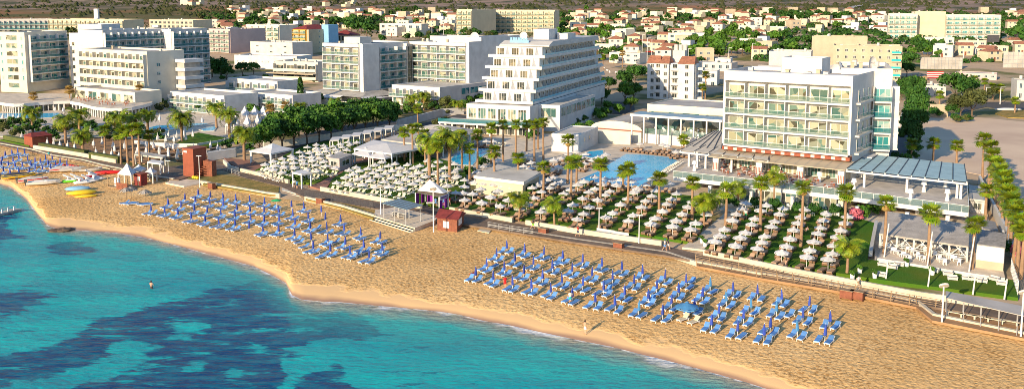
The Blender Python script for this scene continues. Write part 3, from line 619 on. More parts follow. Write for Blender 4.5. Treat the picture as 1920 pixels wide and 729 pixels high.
louvre_canopy('slatted canopy at the corner of the white hotel nearest the large pool', [(1276, 281), (1440, 300), (1445, 285), (1300, 270)], 8.0, ZD, [(.1, .05), (.2, .05), (.3, .05), (.45, .05), (.6, .05), (.1, .9)], nb=6, m='grey')
louvre_canopy('slatted canopy strip running back along the near side of the white hotel', [(1285, 274), (1352, 281), (1358, 246), (1340, 245)], 8.05, ZD, [(.1, .3), (.1, .6)], nb=5, m='grey')
# ---------------------------------------------------------------- stepped pyramid hotel
PY_ = R(-22); ex, ey = uv(PY_)
zL = [9.7, 12.8, 15.9, 19.0, 22.1]
C1 = G(998, 194, zL[0]); W = 16.5
O = (C1[0] - ex[0] * W, C1[1] - ex[1] * W, 0)
py_ = thing('stepped_hotel', 'white stepped pyramid hotel with receding balconies, in the middle behind the palms', 'hotel', O, PY_)
ends = [72, 70, 68, 66, 64, 62]
for i, z in enumerate(zL):
    y0 = i * 2.4; y1 = ends[i]; zt = z + 3.1
    mb = MB(); mb.box(.6, W - 1.4, y0 + 2.2, y1, z + .002, zt - .36)
    # angled fins between the rooms of the front
    for k in range(3):
        x = 3.2 + k * 4.6; mb.add([(x, y0 + 2.2, z), (x + 1.8, y0 + 2.2, z), (x + .9, y0 + .7, z), (x + .9, y0 + 2.1, zt - .4)], [(0, 2, 3), (2, 1, 3)])
    link('wall', mb.mesh('wall', 'white'), py_)
    mb = MB(); mb.box(-.8, W + .3, y0 - .5, y1 + 1, z - .35, z); mb.box(-.8, W + .3, y0 - .5, y0 - .35, z + .002, z + .5); mb.box(W + .12, W + .3, y0 - .34, y1 + 1, z + .002, z + .35); mb.box(-.8, -.6, y0 - .34, y0 + 8, z + .002, z + .5)
    bo = link('balcony', mb.mesh('balcony', 'white'), py_)
    mb = MB(); mb.box(W + .16, W + .24, y0, y1, z + .36, z + .95); link('blue_rail', mb.mesh('blue_rail', 'wtile'), bo)
    wmf = win_mesh(2.3, 2.3, 'glass_dark', 3)  # dark panes put the shade of the balcony recess into the glass colour
    for k in range(3): link('window', wmf, py_, (.9 + k * 4.6, y0 + 2.19, z + .05))
    wms = win_mesh(1.1, 2.1, 'glass_dark', 1)
    nn = int((y1 - y0 - 6) / 3.6)
    for k in range(nn):
        link('window', wms, py_, (W - 1.39, y0 + 5 + k * 3.6, z + .05), math.pi / 2)
        if i < 5:
            mb = MB(); mb.add([(0, 0, 0), (0, .15, 0), (1.5, .15, 0), (1.5, 0, 0), (0, 0, 2.7), (0, .15, 2.7)], [(0, 3, 4), (1, 5, 2), (4, 3, 2, 5), (0, 4, 5, 1)]); link('balcony_divider', mb.mesh('balcony_divider', 'white'), bo, (W - 1.38, y0 + 7.2 + k * 3.6, z + .004))
zr = 25.3; mb = MB(); mb.box(1.5, W + .6, 12.2, ends[5], zr - .35, zr + .1); mb.add([(1.5, 12.2, zr + .1), (W + .6, 12.2, zr + .1), (W + .4, 16, zr + 1.1), (1.5, 16, zr + 1.1), (W + .4, ends[5], zr + 1.1), (1.5, ends[5], zr + 1.1), (W + .6, ends[5], zr + .1), (1.5, ends[5], zr + .1)], [(0, 1, 2, 3), (3, 2, 4, 5), (1, 6, 4, 2), (0, 3, 5, 7), (5, 4, 6, 7)])
link('roof', mb.mesh('roof', 'offwhite'), py_)
mb = MB(); mb.box(7, 12, 26, 34, zr + 1.12, zr + 4.2); mb.box(12.5, 16, 32, 40, zr + 1.12, zr + 2.8); link('roof_house', mb.mesh('roof_house', 'white'), py_); dish(py_, 4.5, 24, zr + 1.0, 1.2, .3)
mb = MB(); [mb.box(4.2 + i * .8, 4.8 + i * .8, 14, 14.1, zr + 1.25, zr + 2.1) for i in range(7)]; mb.box(4, 10, 14.02, 14.08, zr + .6, zr + 1.3); link('roof_sign', mb.mesh('roof_sign', 'blue_wall'), py_)
# podium
wallblock(py_, -2.4, W + .5, -3.0, 70, 4.9, 9.18, 'white', .1, 'rooflt', name='podium', rname='podium_roof')
for i in range(6): link('window', win_mesh(2.4, 3.0, 'glass_warm', 3), py_, (-1.8 + i * 3.05, -3.01, 5.1))
wallblock(py_, W + .52, W + 6.8, 4, 38, 1.5, 9.0, 'white', .5, 'rooflt', name='side_podium', rname='side_podium_roof')
wd = win_mesh(4.2, 2.6, 'glass_teal', 2)
for i in range(7): link('window', wd, py_, (W + 6.82, 5 + i * 4.7, 5.6), math.pi / 2)
link('window', win_mesh(4.6, 2.6, 'glass_warm', 3), py_, (W + 1.1, 3.99, 5.5))
wallblock(py_, -7, W + 4, -12, -3.01, 4.4, 4.9, 'white', 0, 'rooflt', name='terrace_slab', rname='terrace_floor')
mb = MB(); mb.box(-7, W + 4, -8, -3.02, 1.5, 4.39); link('lower_wall', mb.mesh('lower_wall', 'warm'), py_)
for i in range(8): mb = MB(); mb.box(-.2, .2, -.2, .2, 1.5, 4.38); link('column', mb.mesh('column', 'white'), py_, (-6.6 + i * 3.8, -11.6, 0))
for i in range(6): link('window', win_mesh(3.2, 2.2, 'glass_dark', 3), py_, (-6.4 + i * 4.4, -8.01, 1.7))
mb = MB(); mb.box(-7, W + 4, -12, -11.94, 4.92, 5.9); link('glass_railing', mb.mesh('glass_railing', 'rail_teal'), py_)
mb = MB(); mb.box(W + 3.94, W + 4, -11.9, 3.9, 4.92, 5.9); link('glass_railing', mb.mesh('glass_railing', 'rail_teal'), py_)
# ---------------------------------------------------------------- middle U-shaped hotel
PM = R(-34); ex, ey = uv(PM)
P0 = G(607, 190, 1.5); O = (P0[0], P0[1], 0)
mh = thing('cream_fronted_hotel', 'white five-storey hotel with two glass-balconied wings and blank side walls', 'hotel', O, PM)
w1 = WID((P0[0], P0[1], 14), ex, 673); zz_ = [6.5, 9.6, 12.7, 15.8, 18.9, 21.7]
def fl(z): return list(zip(z[:-1], z[1:]))
facade(mh, (0, 1.5), 0, w1, fl(zz_), 4, 'glass_warm', 'white', 1.8)
wallblock(mh, 0, w1, 1.51, 27, 1.5, 22.9, 'white', .8)
mb = MB(); mb.box(w1 + .01, w1 + 1.6, .5, 9, 1.5, 22.9); mb.box(0, w1, 0, 1.5, 21.7, 22.9); link('end_wall', mb.mesh('end_wall', 'white'), mh)
PR = G(768, 183, 1.5); rx, ry = locals_(PR, O, PM); w2 = WID((PR[0], PR[1], 14), ex, 873)
facade(mh, (rx, ry + 1.5), 0, w2, fl(zz_), 6, 'glass_warm', 'white', 1.8)
wallblock(mh, rx - .5, rx + w2, ry + 1.51, ry + 15, 1.5, 22.9, 'white', .8)
mb = MB(); mb.box(rx + w2 + .01, rx + w2 + 1.3, ry + .4, ry + 15, 1.5, 23.3); mb.box(rx, rx + w2, ry, ry + 1.5, 21.7, 22.9); link('end_wall', mb.mesh('end_wall', 'white'), mh)
cx0, cx1 = w1 + 1.3, rx - 4.5; cy = 15
facade(mh, (w1 + .02, 9.4), math.pi / 2, 14.4, fl(zz_), 3, 'glass_teal', 'white', 1.8, rail='rail_teal')
mb = MB(); mb.box(w1 - 3, w1 + 1.6, 24.5, 27.6, 1.5, 22.0, 0); mb.box(w1 - 3, w1 + 1.65, 24.2, 24.5, 1.5, 22.3, 1); link('stair_tower', mb.mesh('stair_tower', ['grey', 'white']), mh)
link('window', win_mesh(2.8, 18, 'glass_dark', 2), mh, (w1 + 1.62, 24.6, 3.2), math.pi / 2)
wallblock(mh, rx + w2 - 6, rx + w2 + 1.28, ry + 8, ry + 36, 1.5, 24.8, 'white', .8)
facade(mh, (rx + w2 + 1.3, ry + 19), math.pi / 2, 30, fl([5.6] + [z + 0 for z in zz_[1:]]), 6, 'glass_teal', 'white', 1.8, rail='rail_teal')
wallblock(mh, rx - 2, rx + w2 - 9, ry + 15.1, ry + 26, 1.5, 24.5, 'offwhite', .5)
mb = MB(); mb.box(5, 13, 6, 12, 22.1, 25); link('roof_house', mb.mesh('roof_house', 'offwhite'), mh); dish(mh, rx + w2 - 3, ry + 10, 23.0, 1.7, .3)
roof_bits(mh, 2, w1 - 2, 3, 14, 22.2, 5, 8); roof_bits(mh, rx, rx + w2 - 4, ry + 4, ry + 13, 22.2, 7, 9)
mb = MB(); mb.box(4, 11, 16, 24, 22.15, 22.4); link('solar_panel', mb.mesh('solar_panel', 'dark'), mh)
# low annex in front
PA = G(730, 197, 1.5); ax, ay = locals_(PA, O, PM); w3 = WID((PA[0], PA[1], 5), ex, 822); ad_ = 34
facade(mh, (ax, ay + 1.5), 0, w3, [(4.9, 7.9)], 7, 'glass_warm', 'white', 1.8)
wallblock(mh, ax, ax + w3, ay + 1.51, ay + ad_, 1.5, 8.7, 'white', .5, 'rooflt', name='annex_wall', rname='annex_roof')
mb = MB(); mb.box(ax + w3 + .01, ax + w3 + .6, ay, ay + 12, 1.5, 8.9); link('end_wall', mb.mesh('end_wall', 'white'), mh)
for i in range(6): link('window', win_mesh(2.6, 2.4, 'glass_warm', 2), mh, (ax + .6 + i * w3 / 6, ay + 1.49, 1.9))
for i in range(4): link('window', win_mesh(4.6, 2.3, 'glass_teal', 2), mh, (ax + w3 + .02, ay + 13 + i * 5.2, 5.3), math.pi / 2)
# restaurant skirt with white awnings under the left wing
mb = MB(); mb.box(-4, w1 + 9, -8, 1.4, 1.5, 1.8); mb.box(-2, w1 + 5, -2, 1.4, 1.81, 5.0, 1); link('restaurant', mb.mesh('restaurant', ['paving', 'warm']), mh)
mb = MB(); mb.add([(-4, -6, 4.8), (w1 + 7, -6, 4.8), (w1 + 2, 1.45, 6.1), (-1, 1.45, 6.1), (w1 + 10, 10, 4.8), (w1 + 1.25, 10, 6.1)], [(0, 1, 2, 3), (1, 4, 5, 2)]); link('awning', mb.mesh('awning', 'grey'), mh)
for i in range(4):
    mb = MB(); mb.add([(0, 0, 4.2), (4.6, 0, 4.2), (4.6, 2.6, 5.0), (0, 2.6, 5.0), (0, 0, 4.05), (4.6, 0, 4.05)], [(0, 1, 2, 3), (4, 5, 1, 0)]); link('awning', mb.mesh('awning', 'canvas'), mh, (-4 + i * 4.7 + (1 if i > 1 else 0), -8.6, 0))
for i in range(3):
    mb = MB(); mb.add([(0, 0, 4.2), (4.6, 0, 4.2), (4.6, 2.6, 5.0), (0, 2.6, 5.0)], [(0, 1, 2, 3)]); link('awning', mb.mesh('awning', 'canvas'), mh, (w1 + 9.5, -7 + i * 4.8, 0), math.pi / 2)
for i in range(7): mb = MB(); mb.box(-.15, .15, -.15, .15, 1.8, 4.2); link('column', mb.mesh('column', 'white'), mh, (-3.5 + i * 3.4, -8.3, 0))
mb = MB(); mb.box(-6, w1 + 14, -13, -12.7, 1.5, 4.0); link('terrace_wall', mb.mesh('terrace_wall', 'warm'), mh)
# ---------------------------------------------------------------- generic block
def block(name, lab, cat, px0, px1, pyb, pyt, phi, depth, nfl, nb, wall='white', glass='glass_warm', balc=True, kind='glass', rail='rail_glass', roofm='roofgrey', sidew=0, group=None, hip=None, ground=None, zg=None, d=1.4, units=4, wfrac=.8, hfrac=.78, base=1.0, div=True, lip=.35, par=.7, parts=True):
    z = zg if zg is not None else 1.5
    Pa = G(px0, pyb, z) if zg is not None or pyb > 150 else GT(px0, pyb)
    z = Pa[2]; ex, ey = uv(phi); w = WID((Pa[0], Pa[1], z + 8), ex, px1); zt = HZ(Pa, pyt)
    t = thing(name, lab, cat, (Pa[0], Pa[1], z), phi, group); h = zt - z
    if h < 2.5: h = 3.0
    if hip is None: wallblock(t, 0, w, 0, depth, -3, h, wall, par, roofm)
    else:
        mb = MB(); mb.box(0, w, 0, depth, -3, h); link('wall', mb.mesh('wall', wall), t)
        r_ = min(w, depth) / 2; e = .5; hz_ = r_ * .45
        mb = MB()
        if w >= depth: mb.add([(-e, -e, h), (w + e, -e, h), (w + e, depth + e, h), (-e, depth + e, h), (r_, depth / 2, h + hz_), (w - r_, depth / 2, h + hz_)], [(0, 1, 5, 4), (1, 2, 5), (2, 3, 4, 5), (3, 0, 4)])
        else: mb.add([(-e, -e, h), (w + e, -e, h), (w + e, depth + e, h), (-e, depth + e, h), (w / 2, r_, h + hz_), (w / 2, depth - r_, h + hz_)], [(0, 1, 4), (1, 2, 5, 4), (2, 3, 5), (3, 0, 4, 5)])
        link('roof', mb.mesh('roof', hip), t)
    fh = (h - base - (par if hip is None else 0)) / nfl
    F_ = [(base + i * fh, base + (i + 1) * fh) for i in range(nfl)]
    if parts and nb:
        facade(t, (0.2, -.01), 0, w - .4, F_, nb, glass, wall, d, kind, rail, balc=balc, wfrac=wfrac, hfrac=hfrac, div=div, lip=lip, nd=2)
        if sidew: facade(t, (w + .01, .3), math.pi / 2, depth - .6, F_, sidew, 'glass_teal', wall, d, kind, 'rail_teal' if rail != 'solid' else rail, balc=balc, wfrac=wfrac * .8, hfrac=hfrac * .8, div=div, lip=lip, nd=1)
    if units and hip is None: roof_bits(t, 1, w - 1, 1, depth - 1, h - par + .05, units, hash(px0) % 99)
    return t, w, h
a45 = R(-34)
# far-left warm tower with teal side
tA, wA, hA = block('tower_hotel', 'tall white tower hotel at the far left with narrow green windows', 'hotel', 3, 50, 176, 60, R(-18), 22, 7, 1, 'warm', 'glass_warm', False, d=1.2, units=4, wfrac=.42, hfrac=.7, base=2)
facade(tA, (wA + .01, 1.5), math.pi / 2, 19, [(2 + i * (hA - 2.8) / 7, 2 + (i + 1) * (hA - 2.8) / 7) for i in range(1, 7)], 4, 'glass_teal', 'white', 1.5, rail='rail_teal')
for i in range(1, 7):
    for x in (1.0, wA - 2.0): link('window', win_mesh(.8, 1.6, 'glass_teal', 1), tA, (x, -.012, 2.6 + i * (hA - 2.8) / 7))
PW = G(135, 171, 1.5); tW = thing('lift_tower', 'plain white windowless wall block between the two left hotels', 'building', (PW[0], PW[1], 1.5), R(-18)); wallblock(tW, 0, 9, 0, 20, -1, HZ(PW, 62) - 1.5, 'white', .5)
for i in range(6): link('window', win_mesh(1.3, 1.5, 'glass_dark', 1), tW, (1.2, -.01, 3 + i * 3.1))
PW = G(152, 168, 1.5); tW = thing('lift_tower', 'taller blank white block standing behind the lift tower, far left', 'building', (PW[0], PW[1], 1.5), R(-8)); wallblock(tW, 0, 10.5, 0, 14, -1, HZ(PW, 46) - 1.5, 'white', .5)
tB, wB, hB = block('balcony_hotel', 'white hotel with four rows of solid balconies and a blank end wall, left', 'hotel', 158, 278, 189, 91, a45, 15, 6, 9, 'warm', 'glass_warm', True, 'solid', d=1.5, base=.2, wfrac=.75, units=3)
facade(tB, (wB + .01, .8), math.pi / 2, 7, [(4 + i * 3, 7 + i * 3) for i in range(4)], 1, 'glass_teal', 'white', 1, balc=False, wfrac=.2, hfrac=.45)
for i in range(5): mb = MB(); mb.box(wB + .02, wB + 5.5, 11, 19, 3 + i * 3, 4.2 + i * 3); mb.box(wB + .02, wB + 4.2, 11.8, 18.5, 1 + i * 3 + .01, 3 + i * 3 - .01, 1); link('side_balcony', mb.mesh('side_balcony', ['white', 'grey']), tB)
tC, wC, hC = block('teal_fronted_hotel', 'long shaded white hotel with rows of teal glass balconies behind the left hotels', 'hotel', 198, 312, 177, 57, R(58), 16, 7, 9, 'white', 'glass_teal', True, rail='rail_teal', d=1.5, base=2, units=5)
tC2, wC2, hC2 = block('teal_fronted_hotel', 'shaded white wing with teal balconies and a tree at its right corner', 'hotel', 325, 391, 168, 55, R(58), 16, 7, 5, 'white', 'glass_teal', True, rail='rail_teal', d=1.5, base=2, units=3)
# podium terraces in front of the left hotels
for (pts, lab) in (([(-60, 192), (0, 192), (14, 194), (26, 195), (45, 194.5), (71, 192), (100, 190), (131, 189), (135, 176), (-60, 174)], 'low white curved terrace building with orange plants at the far left'),
                   ([(131, 190), (150, 193), (163, 197), (175, 200), (190, 202), (206, 203), (228, 202.5), (247, 201), (268, 197), (285, 192), (288, 187), (270, 180), (150, 176)], 'long white curved terrace full of tables in front of the left hotels')):
    t = thing('terrace_building', lab, 'terrace', (0, 0, 0)); zt_ = 5.0 if 'tables' in lab else 4.7; Q = gpoly(pts, zt_); mb = MB(); mb.prism(Q, zt_ - 1, zt_, 0, 1); link('terrace_slab', mb.mesh('terrace_slab', ['white', 'paving']), t)
    c = sum((Vector(q) for q in Q), Vector((0, 0))) / len(Q); Q2 = [tuple(c + (Vector(q) - c) * .86) for q in Q]; mb = MB(); mb.prism(Q2, 1.5, zt_ - 1.01); link('lower_wall', mb.mesh('lower_wall', 'glass_dark'), t)
    for a, b_ in zip(Q[:-3], Q[1:-2]):
        for k in range(3): p = Vector(a).lerp(Vector(b_), k / 3 + .1); p = p + (c - p).normalized() * .7; mb = MB(); mb.cyl((0, 0, 1.5), (0, 0, zt_ - 1.02), .22, n=8); link('column', mb.mesh('column', 'white'), t, (p.x, p.y, 0))
t, w_, h_ = block('restaurant_building', 'low white glazed restaurant under the four-row balcony hotel', 'building', 142, 252, 190, 163, a45, 10, 1, 5, 'warm', 'glass_warm', False, units=0, zg=3.5, base=.3, hfrac=.9, wfrac=.7)
# low villas
for i, (x0, x1, yb, yt, de, lab) in enumerate([(320, 420, 205, 171, 14, 'two-storey white villa block nearest the peaked tents, left of the gardens'), (428, 520, 186, 146, 12, 'two-storey white villa block farthest back, behind the tall cypress'), (465, 548, 203, 172, 13, 'two-storey white villa block with a cypress at its right corner'), (445, 480, 196, 168, 8, 'small white villa section wedged between the villa blocks')]):
    t, w_, h_ = block('villa_block', lab, 'villa', x0, x1, yb, yt, a45, de, 2, 6 if i < 3 else 2, 'white', 'glass_warm', True, units=0, base=.3, roofm='rooflt', d=1.3, group='low two-storey villas')
# background hotels
for args in [
 ('hotel_block', 'wide shaded white hotel at the top left corner', 'hotel', -40, 94, 66, 37, R(20), 20, 3, 14, 'offwhite', 'glass_teal', True, 'glass', 'rail_teal'),
 ('hotel_block', 'long cream hotel with a white chimney standing behind the left towers', 'hotel', 93, 232, 66, 36, R(-20), 20, 3, 16, 'cream', 'glass_warm', True),
 ('hotel_block', 'low cream hotel with small dark windows near the hills, top left', 'hotel', 281, 362, 62, 37, R(-20), 22, 3, 10, 'cream', 'glass_dark', False),
 ('hotel_block', 'pinkish hotel with a blank side wall behind the dark tree, upper left', 'hotel', 393, 432, 98, 54, R(-34), 26, 5, 4, 'pink', 'glass_warm', True),
 ('hotel_block', 'small white hotel behind the blue and yellow building', 'hotel', 462, 524, 78, 46, R(-34), 16, 3, 5, 'warm', 'glass_warm', True),
 ('hotel_block', 'cream four-storey hotel on the rise near the top centre', 'hotel', 857, 885, 66, 18, R(-34), 30, 5, 3, 'cream', 'glass_warm', True),
 ('hotel_block', 'long cream wing of the hotel on the rise, near the top centre', 'hotel', 918, 1040, 60, 19, R(-20), 12, 5, 12, 'cream', 'glass_warm', True),
 ('hotel_block', 'cream stair tower joining the two wings of the hotel on the rise', 'building', 884, 920, 62, 20, R(-10), 12, 5, 2, 'cream', 'glass_dark', False),
 ('hotel_block', 'cream end wing of the long pale hotel below the hills, upper right', 'hotel', 1664, 1720, 72, 26, R(-20), 16, 5, 5, 'warm', 'glass_teal', True),
 ('hotel_block', 'blank-fronted cream tower in the pale hotel below the hills, upper right', 'building', 1714, 1772, 72, 22, R(-14), 16, 5, 0, 'cream', 'glass_teal', False),
 ('hotel_block', 'long white grid-fronted hotel below the hills at the upper right', 'hotel', 1771, 1876, 73, 28, R(-12), 14, 5, 7, 'warm', 'glass_teal', True),
]:
    a = list(args) + [None] * 0
    kw = dict(units=6, base=.3, d=1.2, group='distant hotels', wfrac=.6, hfrac=.7)
    block(*a, **kw)
block('office_tower', 'narrow white chimney shaft rising above the cream hotel, top left', 'chimney', 178, 184, 66, 17, R(-20), 1.6, 1, 0, 'white', units=0, par=.2)
# yellow / blue block
ty, wy_, hy = block('painted_hotel', 'yellow and blue hotel with a red tiled roof, behind the cream-fronted hotel', 'hotel', 550, 575, 99, 55, R(-34), 20, 5, 2, 'yellow', 'glass_warm', True, hip='dkred', base=.5, d=1.0)
mb = MB(); mb.box(wy_ + .01, wy_ + 1.5, .2, 12, -2, hy - .1, 0); mb.box(wy_ + .01, wy_ + 5.5, 12.01, 20, -2, hy + 2.5, 1); link('side_wing', mb.mesh('side_wing', ['beige', 'blue_wall']), ty)
for i in range(4):
    for j in (8.0,): link('window', win_mesh(1, 1.3, 'glass_dark', 1), ty, (wy_ + 1.52, j, 2 + i * 3.2), math.pi / 2)
block('hotel_block', 'beige two-storey building with a dark red roof beside the blue hotel', 'building', 620, 660, 92, 66, R(-15), 12, 2, 4, 'beige', 'glass_dark', False, hip='dkred', base=.5)
block('store_building', 'long low white-blue building with tiny windows, left of the yellow hotel', 'building', 440, 556, 128, 103, R(-20), 14, 1, 10, 'white', 'glass_dark', False, units=3, wfrac=.15, hfrac=.2)
block('store_building', 'white flat-roofed building with a red-edged roof left of the yellow hotel', 'building', 470, 548, 105, 78, R(-30), 16, 2, 3, 'offwhite', 'glass_dark', False, units=5, wfrac=.2, hfrac=.3)
tp, wp, hp = block('balcony_bar', 'cream bar building with an arched balcony and dark verandah, left of the cream-fronted hotel', 'building', 516, 596, 150, 114, R(-25), 14, 2, 4, 'warm', 'glass_dark', True, 'solid', units=5, d=1.6)
mb = MB(); mb.box(-1, wp + 1, -5, -1.7, 3.2, 3.6); link('verandah_roof', mb.mesh('verandah_roof', 'beige'), tp)
# apartments with orange roofs
ta = thing('apartment_block', 'white five-storey apartment block with orange gable roofs above the pavilion', 'apartment block', (*G(1213, 186, 1.5)[:2], 1.5), R(-22))
Pa = G(1213, 186, 1.5); zt = HZ(Pa, 118) - 1.5; wa = WID((Pa[0], Pa[1], 8), uv(R(-22))[0], 1304); fh = zt / 5
mb = MB(); mb.box(0, wa, 0, 13, -1, zt); link('wall', mb.mesh('wall', 'white'), ta)
mb = MB(); mb.box(wa * .28, wa * .46, -1.3, -.01, -1, zt); mb.box(wa * .66, wa * .98, -1.3, -.01, -1, zt); link('bay', mb.mesh('bay', 'white'), ta)
for (x0, x1) in ((0, wa * .27), (wa * .28, wa * .46), (wa * .66, wa * .98)):
    mb = MB(); y_ = -1.5 if x0 > 1 else -.3; xm = (x0 + x1) / 2
    mb.add([(x0 - .3, y_ - .2, zt), (x1 + .3, y_ - .2, zt), (x1 + .3, 7, zt), (x0 - .3, 7, zt), (x0 + .4, 3, zt + 2.6), (x1 - .4, 3, zt + 2.6)], [(0, 1, 5, 4), (1, 2, 5), (2, 3, 4, 5), (3, 0, 4)], 0)
    link('roof', mb.mesh('roof', ['red_tile', 'white']), ta)
for i in range(5):
    for x, y_ in ((wa * .05, -.01), (wa * .34, -1.31), (wa * .78, -1.31)): link('window', win_mesh(1.3, 1.5, 'glass_dark', 2), ta, (x + .3, y_, i * fh + .9))
    for x in (wa * .15, wa * .49): 
        mb = MB(); mb.box(0, 3, -1.2, -.02, 0, .25); mb.box(0, 3, -1.2, -1.05, .252, 1.05); b2 = link('balcony', mb.mesh('balcony', 'white'), ta, (x, 0, i * fh + .1)); link('window', win_mesh(1.8, 2.1, 'glass_dark', 2), ta, (x + .6, -.011, i * fh + .4))
    mb = MB(); mb.box(0, 2.2, 2, 6, 0, .9); link('balcony', mb.mesh('balcony', 'white'), ta, (wa + .01, 0, i * fh + .4)); link('window', win_mesh(1.6, 2.1, 'glass_dark', 2), ta, (wa + .02, 7, i * fh + .5), math.pi / 2)
mb = MB(); mb.box(wa * .45, wa * .7, 6, 11, zt, zt + 4.5); [mb.cyl((wa * .5 + k * 1.7, 8, zt + 4.5), (wa * .5 + k * 1.7, 8, zt + 6.6), .8, n=10) for k in range(3)]; link('roof_house', mb.mesh('roof_house', 'offwhite'), ta)
# beige apartments behind terrace hotel
ti, wi, hi = block('apartment_block', 'beige apartment block with turquoise balcony rails behind the white terrace hotel', 'apartment block', 1560, 1690, 166, 85, R(-20), 16, 6, 8, 'beige', 'glass_dark', False, units=6, wfrac=.35, hfrac=.5)
for i in range(5): mb = MB(); mb.box(0, 3.6, -1.4, -.01, 0, .25, 0); mb.box(0, 3.6, -1.4, -1.3, .26, 1.1, 1); link('balcony', mb.mesh('balcony', ['cream', 'teal_cloth']), ti, (wi - 4, 0, 2.5 + i * 3.1))
block('apartment_block', 'low beige rear wing of the apartments with roof tanks, right of centre', 'apartment block', 1520, 1625, 140, 68, R(-20), 12, 2, 0, 'beige', units=9, group=None)
block('apartment_block', 'white flat-roofed block with a slanting blue-shaded roof behind the white hotel', 'building', 1440, 1520, 160, 96, R(-20), 16, 3, 0, 'offwhite', units=8)
# pavilion restaurant behind the pool
tp = thing('pool_pavilion', 'open white restaurant pavilion with flat grey roof and slim columns beside the pool', 'restaurant', (0, 0, 0))
PPh = R(-32); exP, eyP = uv(PPh); Pp = G(1184, 267, 1.7); wp_ = WID((Pp[0], Pp[1], 6), exP, 1354); tp.location = (Pp[0], Pp[1], 0); tp.rotation_euler[2] = PPh
mb = MB(); mb.box(0, wp_, 2, 16, 1.5, 4.0); link('plinth', mb.mesh('plinth', 'white'), tp)
mb = MB(); mb.box(2, wp_, 2.3, 2.36, 4.01, 5.4); link('glass_railing', mb.mesh('glass_railing', 'rail_glass'), tp)
mb = MB(); mb.box(-.5, wp_, 0, 6.5, 8.9, 9.15, 0); mb.box(-.5, wp_, -.15, .1, 8.6, 9.2, 1); link('roof', mb.mesh('roof', ['shadecanopy', 'white']), tp)
for i in range(8): mb = MB(); mb.box(-.18, .18, -.18, .18, 1.7, 8.58); link('column', mb.mesh('column', 'white'), tp, (i * wp_ / 7.2, .2, 0))
mb = MB(); mb.box(0, wp_, 11, 11.2, 4.01, 8.8, 0); link('back_wall', mb.mesh('back_wall', 'glass_warm'), tp)
wallblock(tp, -1, wp_ + 4, 12, 30, 1.5, 10.6, 'warm', .4, 'roofgrey', name='hall', rname='hall_roof')
# barrel roofed building, long wall, white block
tb = thing('barrel_roof_building', 'low cream building with a ribbed grey barrel roof left of the pavilion', 'building', (*G(1110, 262, 1.5)[:2], 1.5), R(-30))
mb = MB(); mb.box(0, 14, 0, 16, 0, 3.4, 0); mb.box(-.05, 14.05, -.05, -.005, 3.0, 3.3, 1); link('wall', mb.mesh('wall', ['warm', 'terra']), tb)
mb = MB(); n = 10; arc = [(7 - 7.3 * math.cos(math.pi * i / n), 2.1 * math.sin(math.pi * i / n) + 3.4) for i in range(n + 1)]
mb.add([(x, y, z) for y in (-.2, 16.2) for x, z in arc], [(i, i + 1, n + 2 + i, n + 1 + i) for i in range(n)], 0); mb.add([(x, -.2, z) for x, z in arc], [tuple(range(n + 1))], 1); mb.add([(x, 16.2, z) for x, z in arc], [tuple(range(n + 1))[::-1]], 1)
for k in range(11): y = k * 1.6; mb.add([(x, yy, z + .08) for yy in (y, y + .12) for x, z in arc], [(i, i + 1, n + 2 + i, n + 1 + i) for i in range(n)], 2)
link('roof', mb.mesh('roof', ['roofgrey', 'warm', 'grey']), tb)
for k in range(2): link('window', win_mesh(3.5, 1.1, 'glass_dark', 2), tb, (1.5 + k * 6.5, -.06, 1.2))
for k in range(3): link('window', win_mesh(3.2, 1.1, 'glass_dark', 2), tb, (14.01, 1 + k * 4.8, 1.2), math.pi / 2)
ts_ = thing('service_block', 'plain white flat-roofed block with small windows and a red lifebuoy', 'building', (*G(1034, 285, 1.5)[:2], 1.5), R(-22))
wallblock(ts_, 0, 7, 0, 16, 0, 4.6, 'white', .3, 'rooflt')
for k in range(2): link('window', win_mesh(1, 1.2, 'glass_dark', 1), ts_, (7.01, 4 + k * 4, 2.2), math.pi / 2)
tr = thing('service_wall', 'long white wall behind the sunbeds at the far side of the pool', 'wall', (*G(1090, 268, 1.5)[:2], 1.5), R(-20))
mb = MB(); mb.box(0, 13, 0, .3, 0, 3.4); link('wall_panel', mb.mesh('wall_panel', 'warm'), tr)
# flat white bar building by palms
tf = thing('bar_building', 'low bar building with a large flat white roof between palms and parasols', 'building', (0, 0, 0))
Q = gpoly([(888, 329), (982, 341), (1015, 322), (933, 308)], 5.0); mb = MB(); mb.prism(Q, 4.4, 5.0, 0, 1); link('roof', mb.mesh('roof', ['white', 'rooflt']), tf)
c = sum((Vector(q) for q in Q), Vector((0, 0))) / 4; mb = MB(); mb.prism([tuple(c + (Vector(q) - c) * .93) for q in Q], 1.5, 4.39); link('wall', mb.mesh('wall', 'cream'), tf)
